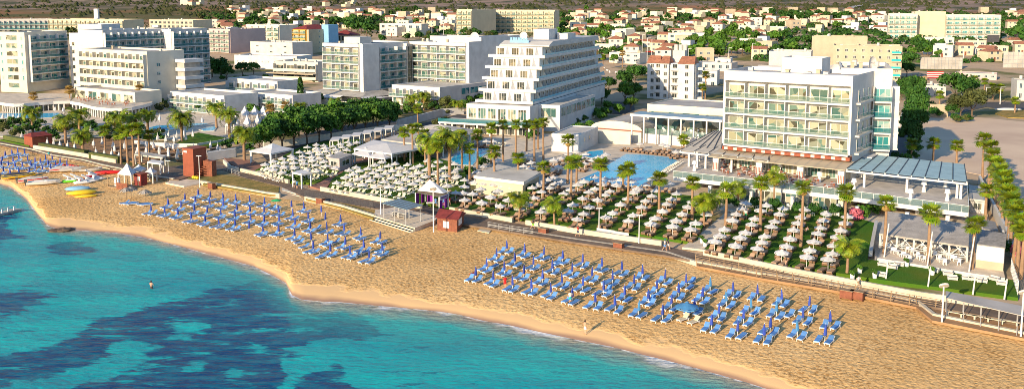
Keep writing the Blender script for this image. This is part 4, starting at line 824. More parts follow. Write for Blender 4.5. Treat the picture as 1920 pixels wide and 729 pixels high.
# pale fabric-roofed restaurant by the palms (left of centre)
tg = thing('fabric_roof_restaurant', 'restaurant under wide cream canvas roofs beside the tall palm group', 'restaurant', (0, 0, 0))
for L_, z, m_ in (([(663, 278), (735, 288), (805, 275), (700, 262)], 5.2, 'canvas'), ([(715, 261), (800, 272), (860, 258), (905, 243), (800, 237)], 5.6, 'roofgrey'), ([(780, 240), (850, 246), (872, 240), (806, 234)], 6.2, 'rooflt')):
    Q = gpoly(L_, z); mb = MB(); mb.prism(Q, z - .35, z - .001, 0); cc = sum((Vector(q) for q in Q), Vector((0, 0))) / len(Q)
    mb.add([(*q, z) for q in Q] + [(*cc, z + .9)], [(i, (i + 1) % len(Q), len(Q)) for i in range(len(Q))] if sum(Q[i][0] * Q[(i + 1) % len(Q)][1] - Q[(i + 1) % len(Q)][0] * Q[i][1] for i in range(len(Q))) > 0 else [((i + 1) % len(Q), i, len(Q)) for i in range(len(Q))]); link('roof', mb.mesh('roof', m_), tg)
    for i in range(len(Q)):
        for k in (0, .5): p = Vector(Q[i]).lerp(Vector(Q[(i + 1) % len(Q)]), k); p = p + (cc - p) * .04; mb = MB(); mb.box(-.15, .15, -.15, .15, 1.6, z - .36); link('column', mb.mesh('column', 'white'), tg, (p.x, p.y, 0), PPh)
# kiosk with pink fascia
def kiosk(name, lab, cat, L, z, wallm, roofm, fascia=None, inset=.9, over=.5, zb=1.6, window=True, open_=False):
    t = thing(name, lab, cat, (0, 0, 0)); Q = gpoly(L, z); cc = sum((Vector(q) for q in Q), Vector((0, 0))) / len(Q)
    mb = MB(); mb.prism(Q, z - .35, z, 1 if fascia else 0, 0); link('roof', mb.mesh('roof', [roofm, fascia or roofm]), t)
    I = [cc + (Vector(q) - cc) * inset for q in Q]
    if not open_:
        mb = MB(); mb.prism([tuple(q) for q in I], zb, z - .36); link('wall', mb.mesh('wall', wallm), t)
        if window:
            for i in range(len(I)):
                a, b_ = I[i], I[(i + 1) % len(I)]; d = b_ - a
                for s in (1, -1):
                    yaw = math.atan2(d.y, d.x); nrm = Vector((d.y, -d.x)).normalized() * .02
                    if (((a + b_) / 2 + nrm) - cc).length > ((a + b_) / 2 - cc).length and d.length > 2: link('window', win_mesh(d.length * .6, 1.2, 'glass_dark', 2), t, (*(a.lerp(b_, .2) + nrm), z - 1.9), yaw); break
    else:
        for q in I: mb = MB(); mb.box(-.12, .12, -.12, .12, zb, z - .36); link('post', mb.mesh('post', 'white'), t, (q.x, q.y, 0), PPh)
    return t
kiosk('drinks_kiosk', 'kiosk with grey roof and pink fascia at the corner of the left lawn', 'kiosk', crop(450, 220, 4.86, [(795, 365), (905, 380), (1025, 335), (900, 318)]), 4.6, 'pink', 'roofgrey', 'pink')
kt = kiosk('garden_gazebo', 'white curtained gazebo standing where the two lawns meet by the promenade', 'gazebo', crop(450, 220, 4.86, [(472, 497), (560, 515), (655, 500), (560, 478)]), 4.6, 'white', 'canvas', None, open_=True)
# ---------------------------------------------------------------- more structures by the promenade
def hip_tent(name, lab, cat, L, z, rise, m='canvas', open_=True, zb=1.6, curtains=False, post='white', group=None):
    t = thing(name, lab, cat, (0, 0, 0), 0, group); Q = [Vector(q) for q in gpoly(L, z)]; n = len(Q); cc = sum(Q, Vector((0, 0))) / n
    A = sum(Q[i].x * Q[(i + 1) % n].y - Q[(i + 1) % n].x * Q[i].y for i in range(n))
    if A < 0: Q = Q[::-1]
    mb = MB(); mb.add([(*q, z) for q in Q] + [(*(cc + (q - cc) * .45), z + rise * .42) for q in Q] + [(*cc, z + rise)], [(i, (i + 1) % n, n + (i + 1) % n, n + i) for i in range(n)] + [(n + i, n + (i + 1) % n, 2 * n) for i in range(n)])
    mb.add([(*q, z - .3) for q in Q] + [(*q, z) for q in Q], [(i, (i + 1) % n, n + (i + 1) % n, n + i) for i in range(n)]); link('tent_roof', mb.mesh('tent_roof', m), t)
    for q in Q: p = cc + (q - cc) * .96; mb = MB(); mb.box(-.1, .1, -.1, .1, zb, z - .02); link('post', mb.mesh('post', post), t, (p.x, p.y, 0))
    if curtains:
        for q in Q: p = cc + (q - cc) * .92; mb = MB(); mb.cyl((0, 0, zb + .3), (0, 0, z - .3), .22, .32, 7); link('curtain', mb.mesh('curtain', 'canvas'), t, (p.x, p.y, 0))
    return t
hip_tent('garden_pavilion', 'large white pavilion with a pitched canvas roof left of the parasol lawns', 'pavilion', crop(450, 220, 4.86, [(85, 303), (280, 330), (490, 285), (330, 262)]), 4.6, 1.5, curtains=True)
for i, (x, y, s) in enumerate([(1225, 235, 1), (1330, 230, 1), (1420, 225, 1), (1130, 330, .8), (1250, 330, .8), (1360, 320, .8), (1060, 345, .7)]):
    p = (240 + x / 5.608, 170 + y / 5.608); hip_tent('peaked_tent', f'white peaked tent, {ORD[i]} of seven in the cluster between the villas and lawn', 'tent', [(p[0] - 9 * s, p[1] + 2), (p[0] + 6 * s, p[1] + 5), (p[0] + 10 * s, p[1] - 1), (p[0] - 5 * s, p[1] - 4)], 4.2, 2.2, group='white peaked tents')
hip_tent('bar_tent', 'white pyramid tent beside the fabric-roofed restaurant', 'tent', [(660, 288), (694, 293), (712, 282), (680, 279)], 4.4, 1.2)
hip_tent('bar_tent', 'white pyramid tent over the tables left of the tall palms', 'tent', [(690, 293), (722, 297), (745, 290), (712, 284)], 4.4, 1.0)
hip_tent('beach_tent', 'tall white pyramid tent on the beach among boats', 'tent', crop(0, 260, 5.207, [(1150, 335), (1280, 350), (1335, 325), (1210, 310)]), 3.6, 2.0, zb=.9)
hip_tent('beach_tent', 'small white market tent behind the pyramid tent', 'tent', crop(220, 290, 7.385, [(200, 205), (330, 215), (395, 185), (270, 175)]), 3.8, 1.0, zb=1.4)
hip_tent('beach_tent', 'low white beach shade beside the red beach kiosk', 'tent', crop(220, 290, 7.385, [(375, 245), (490, 255), (545, 225), (440, 215)]), 3.4, 1.0, zb=1.2)
# cabana row with white posts beyond left lawn
for i in range(6):
    x, y = 618 + i * 20, 263 - i * 4.3
    kiosk('cabana', f'white open-fronted cabana, {ORD[i]} from the left in the row behind the left lawn', 'cabana', [(x, y), (x + 17, y - 1), (x + 22, y - 7), (x + 5, y - 6)], 4.4, 'offwhite', 'canvas', None, open_=True, inset=.92)['group'] = 'cabanas behind the left lawn'
# massage tent
t = thing('massage_tent', 'white massage tent with purple curtains and sail roof on the lawn edge', 'tent', (0, 0, 0))
Q = [Vector(q) for q in gpoly(crop(600, 280, 4.862, [(870, 395), (1085, 435), (1170, 400), (960, 355)]), 4.4)]; cc = sum(Q, Vector((0, 0))) / 4
mb = MB(); mb.add([(*q, 4.4) for q in Q] + [(*cc, 4.45)], [(i, (i + 1) % 4, 4) for i in range(4)] + [((i + 1) % 4, i, 4) for i in range(4)]); link('roof', mb.mesh('roof', 'beige'), t)
mb = MB(); pk = cc + (Q[3] - cc) * .3; mb.add([(*Q[0].lerp(Q[3], .2), 4.6), (*Q[1].lerp(Q[2], .5), 4.7), (*pk, 6.6), (*Q[2], 4.7), (*Q[3], 4.6)], [(0, 1, 2), (1, 3, 2), (3, 4, 2), (4, 0, 2)]); link('sail', mb.mesh('sail', 'canvas'), t)
for i, q in enumerate(Q): mb = MB(); mb.box(-.09, .09, -.09, .09, 1.9, 4.4); link('post', mb.mesh('post', 'white'), t, (q.x, q.y, 0))
for (a, b_, m_) in ((3, 2, 'purple'), (1, 2, 'purple'), (0, 3, 'purple')):
    d = Q[b_] - Q[a]
    for s0, s1 in ((.06, .35), (.6, .9)):
        p = Q[a].lerp(Q[b_], (s0 + s1) / 2); mb = MB(); nfo = 8; L_ = d.length * (s1 - s0); pts = [(-L_ / 2 + L_ * k / nfo, .06 * (-1) ** k) for k in range(nfo + 1)]
        mb.add([(x, y, z) for z in (0, 2.35) for x, y in pts], [(k, k + 1, nfo + 2 + k, nfo + 1 + k) for k in range(nfo)]); link('curtain', mb.mesh('curtain', m_), t, (p.x, p.y, 1.98), math.atan2(d.y, d.x))
d = Q[2] - Q[1]; yaw = math.atan2(d.y, d.x)
mb = MB(); mb.box(0, d.length * .98, -.06, 0, 3.75, 4.45); sg = link('sign_board', mb.mesh('sign_board', 'white'), t, (*(Q[1] + Vector((d.y, -d.x)).normalized() * .1), 0), yaw)
def text(body, size, m, parent, loc, rx=math.pi / 2, rz=0.0, name='lettering', w=None):
    cu = bpy.data.curves.new(name, 'FONT'); cu.body = body; cu.size = size; cu.extrude = .015; cu.align_x = 'CENTER'; cu.align_y = 'CENTER'; cu.materials.append(M[m])
    o = bpy.data.objects.new(name, cu); COL.objects.link(o); me = bpy.data.meshes.new_from_object(o.evaluated_get(bpy.context.evaluated_depsgraph_get())); bpy.data.objects.remove(o); o = link(name, me, parent, loc); o.rotation_euler = (rx, 0, rz); return o
text('MASSAGE', .62, 'purple', sg, (d.length * .49, -.09, 4.1))
mb = MB(); mb.box(-1, 1, -.35, .35, .6, .75, 0); [mb.box(sx * .9 - .04, sx * .9 + .04, sy * .3 - .04, sy * .3 + .04, 0, .6, 1) for sx in (-1, 1) for sy in (-1, 1)]
tag(link('massage_table', mb.mesh('massage_table', ['canvas', 'steel']), None, (cc.x, cc.y, 1.98), .4), 'white massage table inside the purple-curtained tent', 'table')
# deck with striped roof by the beach
t = thing('beach_deck', 'raised beach deck with steps and a striped metal shade roof', 'deck', (0, 0, 0))
dq = [(701, 404), (778, 427), (815, 413), (822, 406), (745, 388), (704, 393)]
mb = MB(); mb.prism(gpoly(dq, 1.75), .6, 1.75); link('deck_floor', mb.mesh('deck_floor', 'paving'), t)
Qd = gpoly([(701, 404), (778, 427), (812, 412)], 1.75)
for k in range(4):
    off = .45 * (k + 1); mb = MB(); a, b_, c_ = (Vector(q) for q in Qd)
    n1 = Vector(((b_ - a).y, -(b_ - a).x)).normalized() * off; mb.add([(*a, .3), (*b_, .3), (*(b_ + n1), .3), (*(a + n1), .3), (*a, 1.5 - k * .26), (*b_, 1.5 - k * .26), (*(b_ + n1), 1.5 - k * .26), (*(a + n1), 1.5 - k * .26)], [(4, 5, 6, 7), (7, 6, 5, 4), (3, 2, 6, 7), (0, 3, 7, 4), (1, 2, 6, 5)])
    link('step', mb.mesh('step', 'warm'), t)
QR = [Vector(q) for q in gpoly(crop(600, 280, 4.862, [(555, 487), (785, 548), (940, 508), (715, 450)]), 4.5)]
mb = MB(); mb.prism([tuple(q) for q in QR], 4.42, 4.5); link('roof', mb.mesh('roof', 'shadecanopy'), t)
for k in range(6): a = QR[0].lerp(QR[3], k / 5); b_ = QR[1].lerp(QR[2], k / 5); d = b_ - a; mb = MB(); mb.obox(((a + b_) / 2)[:], math.atan2(d.y, d.x), d.length, .12, 4.505, 4.56); link('roof_rib', mb.mesh('roof_rib', 'dark'), t)
for u_, v_ in ((.08, .05), (.95, .05), (.08, .9), (.95, .9), (.5, .05), (.5, .9)): p = QR[0].lerp(QR[1], u_).lerp(QR[3].lerp(QR[2], u_), v_); mb = MB(); mb.box(-.07, .07, -.07, .07, 1.76, 4.41); link('post', mb.mesh('post', 'steel'), t, (p.x, p.y, 0))
# picnic benches on deck
for i, (px, py) in enumerate([(745, 405), (757, 408)]):
    p = G(px, py, 1.76); mb = MB(); mb.box(-.9, .9, -.35, .35, .7, .76); mb.box(-.9, .9, -.75, -.5, .42, .46); mb.box(-.9, .9, .5, .75, .42, .46); [mb.box(sx * .6 - .05, sx * .6 + .05, -.6, .6, 0, .7) for sx in (-1, 1)]
    tag(link('picnic_table', mb.mesh('picnic_table', 'offwhite'), None, p, PH), ['pale picnic table under the striped roof, nearer the steps end', 'pale picnic table under the striped roof, nearer the red hut'][i], 'table')
# red wooden hut on beach
t = thing('beach_hut', 'brown wooden beach hut with red gabled roof beside the deck steps', 'hut', (0, 0, 0))
Q = [Vector(q) for q in gpoly([(820, 432), (857, 436), (870, 424), (834, 419)], 1.0)]
mb = MB(); mb.prism([tuple(q) for q in Q], .7, 3.3); link('wall', mb.mesh('wall', 'brownwood'), t)
cc = sum(Q, Vector((0, 0))) / 4; E = [cc + (q - cc) * 1.18 for q in Q]; m1, m2 = (E[0] + E[3]) / 2, (E[1] + E[2]) / 2
mb = MB(); mb.add([(*E[0], 3.2), (*E[1], 3.2), (*m2, 4.1), (*m1, 4.1), (*E[2], 3.2), (*E[3], 3.2)], [(0, 1, 2, 3), (3, 2, 4, 5), (0, 3, 5), (1, 4, 2)]); link('roof', mb.mesh('roof', 'dkred'), t)
d = Q[1] - Q[0]; mb = MB(); mb.box(0, 1.1, -.05, 0, 0, 1.1); link('notice', mb.mesh('notice', 'lframe'), t, (*Q[0].lerp(Q[1], .3), 1.6), math.atan2(d.y, d.x))
d = Q[2] - Q[1]; mb = MB(); mb.box(0, 2.0, -.05, 0, 0, 1.1); link('notice', mb.mesh('notice', 'lframe'), t, (*Q[1].lerp(Q[2], .2), 1.9), math.atan2(d.y, d.x))
# lifeguard / red tower
t = thing('red_tower', 'square red wooden beach tower with outside stairs and yellow floats', 'tower', (*G(344, 331, 1.4)[:2], 1.4), R(-30))
mb = MB(); mb.box(0, 3.2, 0, 3.6, 0, 6.0); mb.box(-.15, 3.35, -.15, 3.75, 6.0, 6.15, 0); link('wall', mb.mesh('wall', 'terra'), t)
for i in range(9): mb = MB(); mb.box(3.22, 4.3, 0.2 + i * .35, .6 + i * .35, i * .42, i * .42 + .12); link('stair_step', mb.mesh('stair_step', 'brownwood'), t)
mb = MB(); mb.box(3.25, 6.0, 2.4, 3.6, 0, 3.4); link('side_room', mb.mesh('side_room', 'brownwood'), t)
for i in range(3): mb = MB(); mb.ball((0, 0, .3), .35, 0, 8, 5); link('float', mb.mesh('float', 'yel'), t, (3.6 + i * .6, -.5, 0))
mb = MB(); mb.box(.4, 1.4, -.06, -.005, 0, .4); link('sign', mb.mesh('sign', 'white'), t, (0, 0, 5.2))
t2 = area('tower_deck', [(310, 342), (345, 349), (375, 344), (380, 335), (345, 329)], 1.38, 'paving', .5)
# red kiosk & wooden shack among the beach tents
t = thing('beach_kiosk', 'small dark red kiosk with a notice board beside the white tents', 'kiosk', (*G(252, 347, 1.1)[:2], 1.1), R(-25)); mb = MB(); mb.box(0, 1.9, 0, 1.6, 0, 2.3); link('wall', mb.mesh('wall', 'dkred'), t); mb = MB(); mb.box(-.2, 2.1, -.3, 1.8, 2.3, 2.45); link('roof', mb.mesh('roof', 'terra'), t); mb = MB(); mb.box(.9, 1.6, -.05, -.005, 1, 1.9); link('notice', mb.mesh('notice', 'lframe'), t)
t = thing('beach_stand', 'open wooden beach stand with a brown board front beside the pyramid tent', 'stand', (*G(202, 352, 1.0)[:2], 1.0), R(-25)); mb = MB(); mb.box(0, 5.5, 0, 3, 0, .3); mb.box(2.5, 5.5, -.1, 0, 0, 1.3, 1); [mb.box(x, x + .12, y, y + .12, .3, 2.3) for x in (0, 2.4, 5.3) for y in (0, 2.8)]; mb.box(0, 2.4, 0, .1, .9, 1.0); link('frame', mb.mesh('frame', ['wood', 'brownwood']), t); mb = MB(); mb.box(.8, 1.9, 1, 1.5, .3, 1.9, 0); link('chair_stack', mb.mesh('chair_stack', 'lframe'), t)
t = thing('promenade_kiosk', 'brown promenade kiosk with a low red roof at the far left garden corner', 'kiosk', (*G(46, 273, 1.6)[:2], 1.6), R(-38)); mb = MB(); mb.box(0, 4.4, 0, 5, 0, 2.6); link('wall', mb.mesh('wall', 'terra'), t)
mb = MB(); mb.add([(-.3, -.3, 2.6), (4.7, -.3, 2.6), (4.7, 5.3, 2.6), (-.3, 5.3, 2.6), (2.2, .8, 3.4), (2.2, 4, 3.4)], [(0, 1, 4), (1, 2, 5, 4), (2, 3, 5), (3, 0, 4, 5)]); link('roof', mb.mesh('roof', 'dkred'), t)
# beach shower platform (right) and curved ramp
for L_, z, lab in (([(1702, 604), (1745, 616), (1747, 608), (1708, 597)], 1.0, 'low concrete shower platform on the sand at the right end'), ([(895, 432), (917, 436), (921, 431), (902, 427)], 1.2, 'flat concrete landing above the curved beach ramp'), ([(853, 457), (866, 459), (895, 438), (884, 435)], 1.0, 'curved sandy ramp leading down to the beach beside the brown hut')):
    mb = MB(); mb.prism(gpoly(L_, z), 0, z); tag(link('shower_platform' if 'shower' in lab else 'beach_ramp', mb.mesh('platform', 'conc')), lab, 'platform' if 'shower' in lab else 'ramp')
# steps to beach near x = 545
t = thing('beach_steps', 'broad pale steps down to the sand between the two low walls', 'steps', (0, 0, 0))
for k in range(6):
    z = 1.55 - k * .2; a = G(529 - k * 1.4, 352 + k * 3.6, z); b_ = G(571 - k * 1.4, 361 + k * 3.2, z); c_ = G(571 - k * 1.4, 366 + k * 3.2, z); d_ = G(529 - k * 1.4, 357 + k * 3.6, z)
    mb = MB(); mb.prism([a[:2], b_[:2], c_[:2], d_[:2]], .2, z); link('step', mb.mesh('step', 'warm'), t)
# slatted pergola at bottom right
t = thing('shade_shelter', 'long pale flat-roofed shelter on thin posts at the lower right corner', 'shelter', (0, 0, 0))
Q = [Vector(q) for q in gpoly([(1774, 558), (1920, 592), (1990, 608), (1990, 590), (1920, 574), (1773, 545)], 3.9)]
mb = MB(); mb.prism([tuple(q) for q in Q], 3.84, 3.92); link('roof', mb.mesh('roof', 'roofgrey'), t)
for k in range(7):
    for a, b_ in ((Q[0], Q[1] + (Q[2] - Q[1]) * .9), (Q[5], Q[4] + (Q[3] - Q[4]) * .9)):
        p = a.lerp(b_, k / 6 * .98 + .01); mb = MB(); mb.cyl((0, 0, 1.5), (0, 0, 3.83), .05, n=6); link('post', mb.mesh('post', 'steel'), t, (p.x, p.y, 0))
# benches along lower walk
for i, (px, py) in enumerate([(1790, 592), (1815, 596), (1840, 600), (1866, 605), (1893, 608)]):
    p = G(px, py, 1.56); mb = MB(); mb.box(-1, 1, -.2, .2, .4, .47); mb.box(-.8, -.65, -.15, .15, 0, .4); mb.box(.65, .8, -.15, .15, 0, .4); tag(link('bench', mb.mesh('bench', 'conc'), None, p, R(-36)), f'plain pale bench, {ORD[i]} from the left under the corner shelter', 'bench', 'benches under the corner shelter')
# ---------------------------------------------------------------- thatched beach restaurant on the right
t = thing('reed_roof_restaurant', 'open white-framed beach restaurant under a wide grey reed roof', 'restaurant', (0, 0, 0))
ZR = 6.2; QF = [Vector(q) for q in gpoly(crop(1640, 380, 4.05, [(35, 232), (710, 330), (715, 160), (85, 60)]), 5.0)]
zf, zb_ = 4.6, 5.4
QF = [Vector(G(*p, z)[:2]) for p, z in zip(crop(1640, 380, 4.05, [(35, 232), (712, 330), (722, 165), (88, 62)]), (zf, zf, zb_, zb_))]
mb = MB(); n = 12
mb.add([(*QF[0], zf), (*QF[1], zf), (*QF[2], zb_), (*QF[3], zb_), (*QF[0], zf - .25), (*QF[1], zf - .25), (*QF[2], zb_ - .25), (*QF[3], zb_ - .25)], [(0, 1, 2, 3), (7, 6, 5, 4), (0, 4, 5, 1), (1, 5, 6, 2), (2, 6, 7, 3), (3, 7, 4, 0)]); link('reed_roof', mb.mesh('reed_roof', 'thatch'), t)
FL = [Vector(q) for q in gpoly(crop(1640, 380, 4.05, [(20, 418), (710, 530), (990, 570), (965, 440), (730, 330), (90, 240)]), 2.3)]
mb = MB(); mb.prism([tuple(q) for q in FL], 1.5, 2.3, 1, 0); link('floor_deck', mb.mesh('floor_deck', ['paving', 'white']), t)
for k in range(6):
    for v_ in (0.02, .5, .96):
        p = QF[0].lerp(QF[1], .01 + k / 5 * .98).lerp(QF[3].lerp(QF[2], .01 + k / 5 * .98), v_); zt_ = zf + (zb_ - zf) * v_ - .26
        mb = MB(); mb.box(-.1, .1, -.1, .1, 2.3, zt_)
        if v_ < .1:
            dd = (QF[1] - QF[0]).normalized()
            for s in (-1, 1):
                if 0 <= k + s <= 5: mb.cyl((0, 0, zt_ - 1.5), (dd.x * 1.5 * s, dd.y * 1.5 * s, zt_), .07, n=4)
        link('post', mb.mesh('post', 'white'), t, (p.x, p.y, 0))
for k in range(2):
    a, b_ = QF[0], QF[1]; d = b_ - a; mb = MB(); mb.obox(((a + b_) / 2)[:], math.atan2(d.y, d.x), d.length, .1, 2.9 + k * .3, 2.98 + k * .3)
    link('rail', mb.mesh('rail', 'white'), t)
# white bar cube
t = thing('bar_hut', 'white boxy bar hut with a grey lean-to roof right of the reed roof', 'hut', (0, 0, 0))
Q = [Vector(q) for q in gpoly(crop(1640, 380, 4.05, [(765, 490), (975, 520), (985, 450), (780, 410)]), 2.3)]
mb = MB(); mb.prism([tuple(q) for q in Q], 2.3, 3.4, 0); mb.prism([tuple(q) for q in Q], 3.401, 5.6, 1); link('wall', mb.mesh('wall', ['beige', 'white']), t)
mb = MB(); cc = sum(Q, Vector((0, 0))) / 4; E = [cc + (q - cc) * 1.06 for q in Q]; mb.add([(*E[0], 5.62), (*E[1], 5.62), (*E[2], 6.3), (*E[3], 6.3), (*E[0], 5.5), (*E[1], 5.5)], [(0, 1, 2, 3), (0, 4, 5, 1)]); link('roof', mb.mesh('roof', 'greywood'), t)
# white poles in front
for i, (px, py, ln) in enumerate([(1661, 522, 1), (1740, 537, 1), (1824, 552, 1), (1883, 561, 1), (1738, 503, 2), (1657, 486, 2), (1816, 514, 2)]):
    p = G(px, py, 1.95); mb = MB(); mb.cyl((0, 0, 0), (.2 if ln == 1 else .5, 0, 2.6 if ln == 1 else 5.2), .11, .08, 7)
    tag(link('white_pole', mb.mesh('white_pole', 'white'), None, p), (f'short white pole on the grass, {ORD[i]} from the left below the reed-roofed restaurant' if ln == 1 else f'tall leaning white mast, {["middle", "leftmost", "rightmost"][i - 4]} of three at the reed-roofed restaurant front'), 'pole')
# lattice fence right
a, b_ = Vector(G(1895, 509, 1.95)[:2]), Vector(G(1908, 553, 1.95)[:2]); t = thing('lattice_fence', 'white lattice fence closing the lawn at the right edge', 'fence', (*a, 1.95), math.atan2((b_ - a).y, (b_ - a).x)); Lf = (b_ - a).length
mb = MB(); [mb.box(k * Lf / 16, k * Lf / 16 + .07, -.03, .03, .05, 1.9) for k in range(17)]; [mb.box(0, Lf, -.035, .035, .2 + k * .4, .28 + k * .4) for k in range(5)]; link('lattice_panel', mb.mesh('lattice_panel', 'white'), t)
# stone-topped wall left of reed roof
a, b_ = Vector(G(1632, 480, 1.95)[:2]), Vector(G(1643, 422, 1.95)[:2]); mb = MB(); mb.box(0, (b_ - a).length, -.25, .25, 0, .9); tag(link('stone_wall', mb.mesh('stone_wall', 'offwhite'), None, (*a, 1.9), math.atan2((b_ - a).y, (b_ - a).x)), 'low pale stone wall between the parasol lawn and reed-roofed restaurant', 'wall')
# garden kerb walls along promenade
def kerb(lab, pts, h=.75, z=1.6, w=.4, name='garden_wall', m='conc', cat='wall'):
    L_ = [G(a, b_, z) for a, b_ in pts]; strip(name, L_, w, z - .3, z + h, m, lab, cat)
kerb('pale wall between the promenade and the left lawn', [(450, 322), (491, 331), (540, 344)])
kerb('pale wall between the promenade and the middle lawn', [(600, 357), (660, 368), (723, 379), (790, 391)])
kerb('pale wall along the lawn right of the massage tent', [(842, 396), (900, 406), (960, 417)])
kerb('pale wall along the lawn above the walking people, centre', [(985, 421), (1080, 437), (1150, 448), (1240, 461)])
kerb('pale wall below the lawn in front of the white terrace hotel', [(1318, 477), (1400, 495), (1500, 516), (1600, 535)])
kerb('pale wall below the reed-roofed restaurant lawn', [(1600, 535), (1680, 550), (1724, 558), (1830, 574), (1920, 589), (2100, 620)])
kerb('pale wall under the clipped hedge in front of the left gardens', [(62, 279), (100, 285), (154, 294), (200, 303), (217, 306)], .9)
kerb('curved white wall around the small lawn among the palms', [(252, 269), (290, 273), (330, 275), (370, 275), (410, 269), (430, 264)], .8, 1.7, .3, m='white')
kerb('white ramped wall between the beach tower and the gazebo lawn', [(418, 306), (430, 318), (445, 322)], .9, m='warm')
kerb('long white boundary wall behind the dark tree belt', [(745, 240), (790, 228), (830, 217), (870, 214)], 2.2, m='white')
kerb('white wall of the pool garden behind the fabric roofs', [(495, 278), (560, 272), (640, 258), (720, 246), (780, 243)], 1.6, m='warm')
kerb('white garden wall behind the right-hand palm row', [(1834, 345), (1860, 400), (1880, 440), (1905, 500)], 1.8, m='white')
kerb('shaded white lot wall beside the white terrace hotel', [(1655, 232), (1690, 238), (1700, 212)], 3.2, m='white')
# hedge
for i, (a, b_) in enumerate([((66, 277), (152, 292)), ((160, 295), (215, 304)), ((0, 262), (40, 270))]):
    L_ = [G(*a, 1.9), G(*b_, 1.9)]; strip('clipped_hedge', [tuple(Vector(p[:2]) + Vector((.5, .6))) for p in L_], 1.2, 1.5, 3.0, 'leaf_olive', ['clipped green hedge on the left garden wall beside the brown kiosk', 'clipped green hedge on the left garden wall below the slim palms', 'clipped green hedge at the left edge, left of the brown kiosk'][i], 'hedge')
# metal railings along the promenade, right part
def railing(lab, pts, z, h=1.0, post=2.2, bars=3, m='steel'):
    L_ = [Vector(G(a, b_, z)[:2]) for a, b_ in pts]; t = thing('railing', lab, 'railing', (*L_[0], z)); o = L_[0]
    mb = MB(); mp_ = MB()
    for a, b_ in zip(L_[:-1], L_[1:]):
        d = b_ - a
        for k in range(bars): zz0 = h * (k + 1) / bars; mb.cyl((*(a - o), zz0), (*(b_ - o), zz0), .035, n=4)
        for k in range(int(d.length / post) + 1): p = a - o + d * k * post / d.length; mp_.box(p.x - .04, p.x + .04, p.y - .04, p.y + .04, 0, h + .03)
    link('rails', mb.mesh('rails', m), t); link('posts', mp_.mesh('posts', m), t)
railing('metal railing along the promenade edge above the right end of the beach', [(1304, 489), (1427, 513), (1571, 541), (1718, 569), (1770, 578)], 1.6, bars=4, m='wood')
railing('lower metal railing on the beach wall at the right end', [(1306, 497), (1427, 520), (1571, 544), (1716, 574)], 1.75, .9, bars=3, m='wood')
railing('dark railing along the promenade above the dry grass strip', [(571, 368), (640, 380), (700, 391)], 1.6, 1.1, bars=7, post=1.2, m='dark')
railing('pale railing on the promenade edge between hut and bin', [(915, 427), (960, 435), (1000, 441)], 1.6, 1.0, bars=3)
railing('thin railing above the beach tower path', [(385, 322), (420, 319), (450, 331)], 1.6, 1.0, bars=3)
# ---------------------------------------------------------------- street lamps, flagpole, bins
def disc_lamp(px, py, h, lab, z=1.6):
    p = G(px, py, z); t = thing('promenade_lamp', lab, 'lamp post', p, 0, 'promenade lamps')
    mb = MB(); mb.cyl((0, 0, 0), (0, 0, h), .11, .08, 8); link('pole', mb.mesh('pole', 'metal'), t); mb = MB(); mb.cyl((0, -.1, h - .05), (0, .02, h + .1), .55, .55, 16); link('reflector', mb.mesh('reflector', 'offwhite'), t)
disc_lamp(1766, 603, 4.3, 'white lamp with a round disc head at the lower right shelter'); disc_lamp(714, 403, 5.0, 'disc-headed lamp beside the striped-roof deck'); disc_lamp(813, 435, 7.0, 'disc-headed lamp in front of the massage tent')
disc_lamp(1914, 630, 5.0, 'disc-headed lamp cut by the right edge of the picture')
for i, (px, pb, pt) in enumerate([(1123, 436, 391), (1198, 456, 404), (375, 352, 293), (316, 325, 302)]):
    p = G(px, pb, 1.6); h = HZ(p, pt) - 1.6; t = thing('promenade_lamp', ['plain lamp post at the lawn wall left of the stone benches', 'plain lamp post at the lawn wall above the bin', 'tall white flagpole-like mast beside the red tower', 'short lamp post behind the beach tents'][i], 'lamp post', p)
    mb = MB(); mb.cyl((0, 0, 0), (0, 0, h), .09, .06, 8); link('pole', mb.mesh('pole', 'metal'), t); mb = MB(); mb.box(-.5, .5, -.12, .12, h, h + .12); link('lamp_head', mb.mesh('lamp_head', 'metal'), t)
for i, (px, py) in enumerate([(1019, 441), (1160, 469), (1587, 560), (1607, 562), (601, 383), (397, 354)]):
    p = G(px, py, 1.15); t = thing('litter_bin', ['brown box bin at the promenade step below the walkers', 'brown box bin at the promenade step below the stone benches', 'left one of two brown box bins against the right beach wall', 'right one of two brown box bins against the right beach wall', 'brown box bin against the wall beside the beach steps', 'brown box bin at the wall below the red tower'][i], 'bin', p, R(-36)); mb = MB(); mb.box(-.75, .75, -.4, .4, .15, 1.15); [mb.box(sx * .7 - .05, sx * .7 + .05, -.35, .35, 0, .15) for sx in (-1, 1)]; link('bin_body', mb.mesh('bin_body', 'brownwood'), t); mb = MB(); mb.box(-.85, .85, -.5, .5, 1.152, 1.22); link('lid', mb.mesh('lid', 'wood'), t)
for i, (px, py) in enumerate([(1134, 441), (1160, 446)]):
    p = G(px, py, 1.62); mb = MB(); mb.box(-1.6, 1.6, -.3, .3, .4, .55); mb.box(-1.6, 1.6, .25, .32, .55, .95); [mb.box(x - .12, x + .12, -.25, .25, 0, .4) for x in (-1.3, 0, 1.3)]; tag(link('stone_bench', mb.mesh('stone_bench', 'offwhite'), None, p, R(-34)), ['left one of two white benches on the promenade below the lawn', 'right one of two white benches on the promenade below the lawn'][i], 'bench')
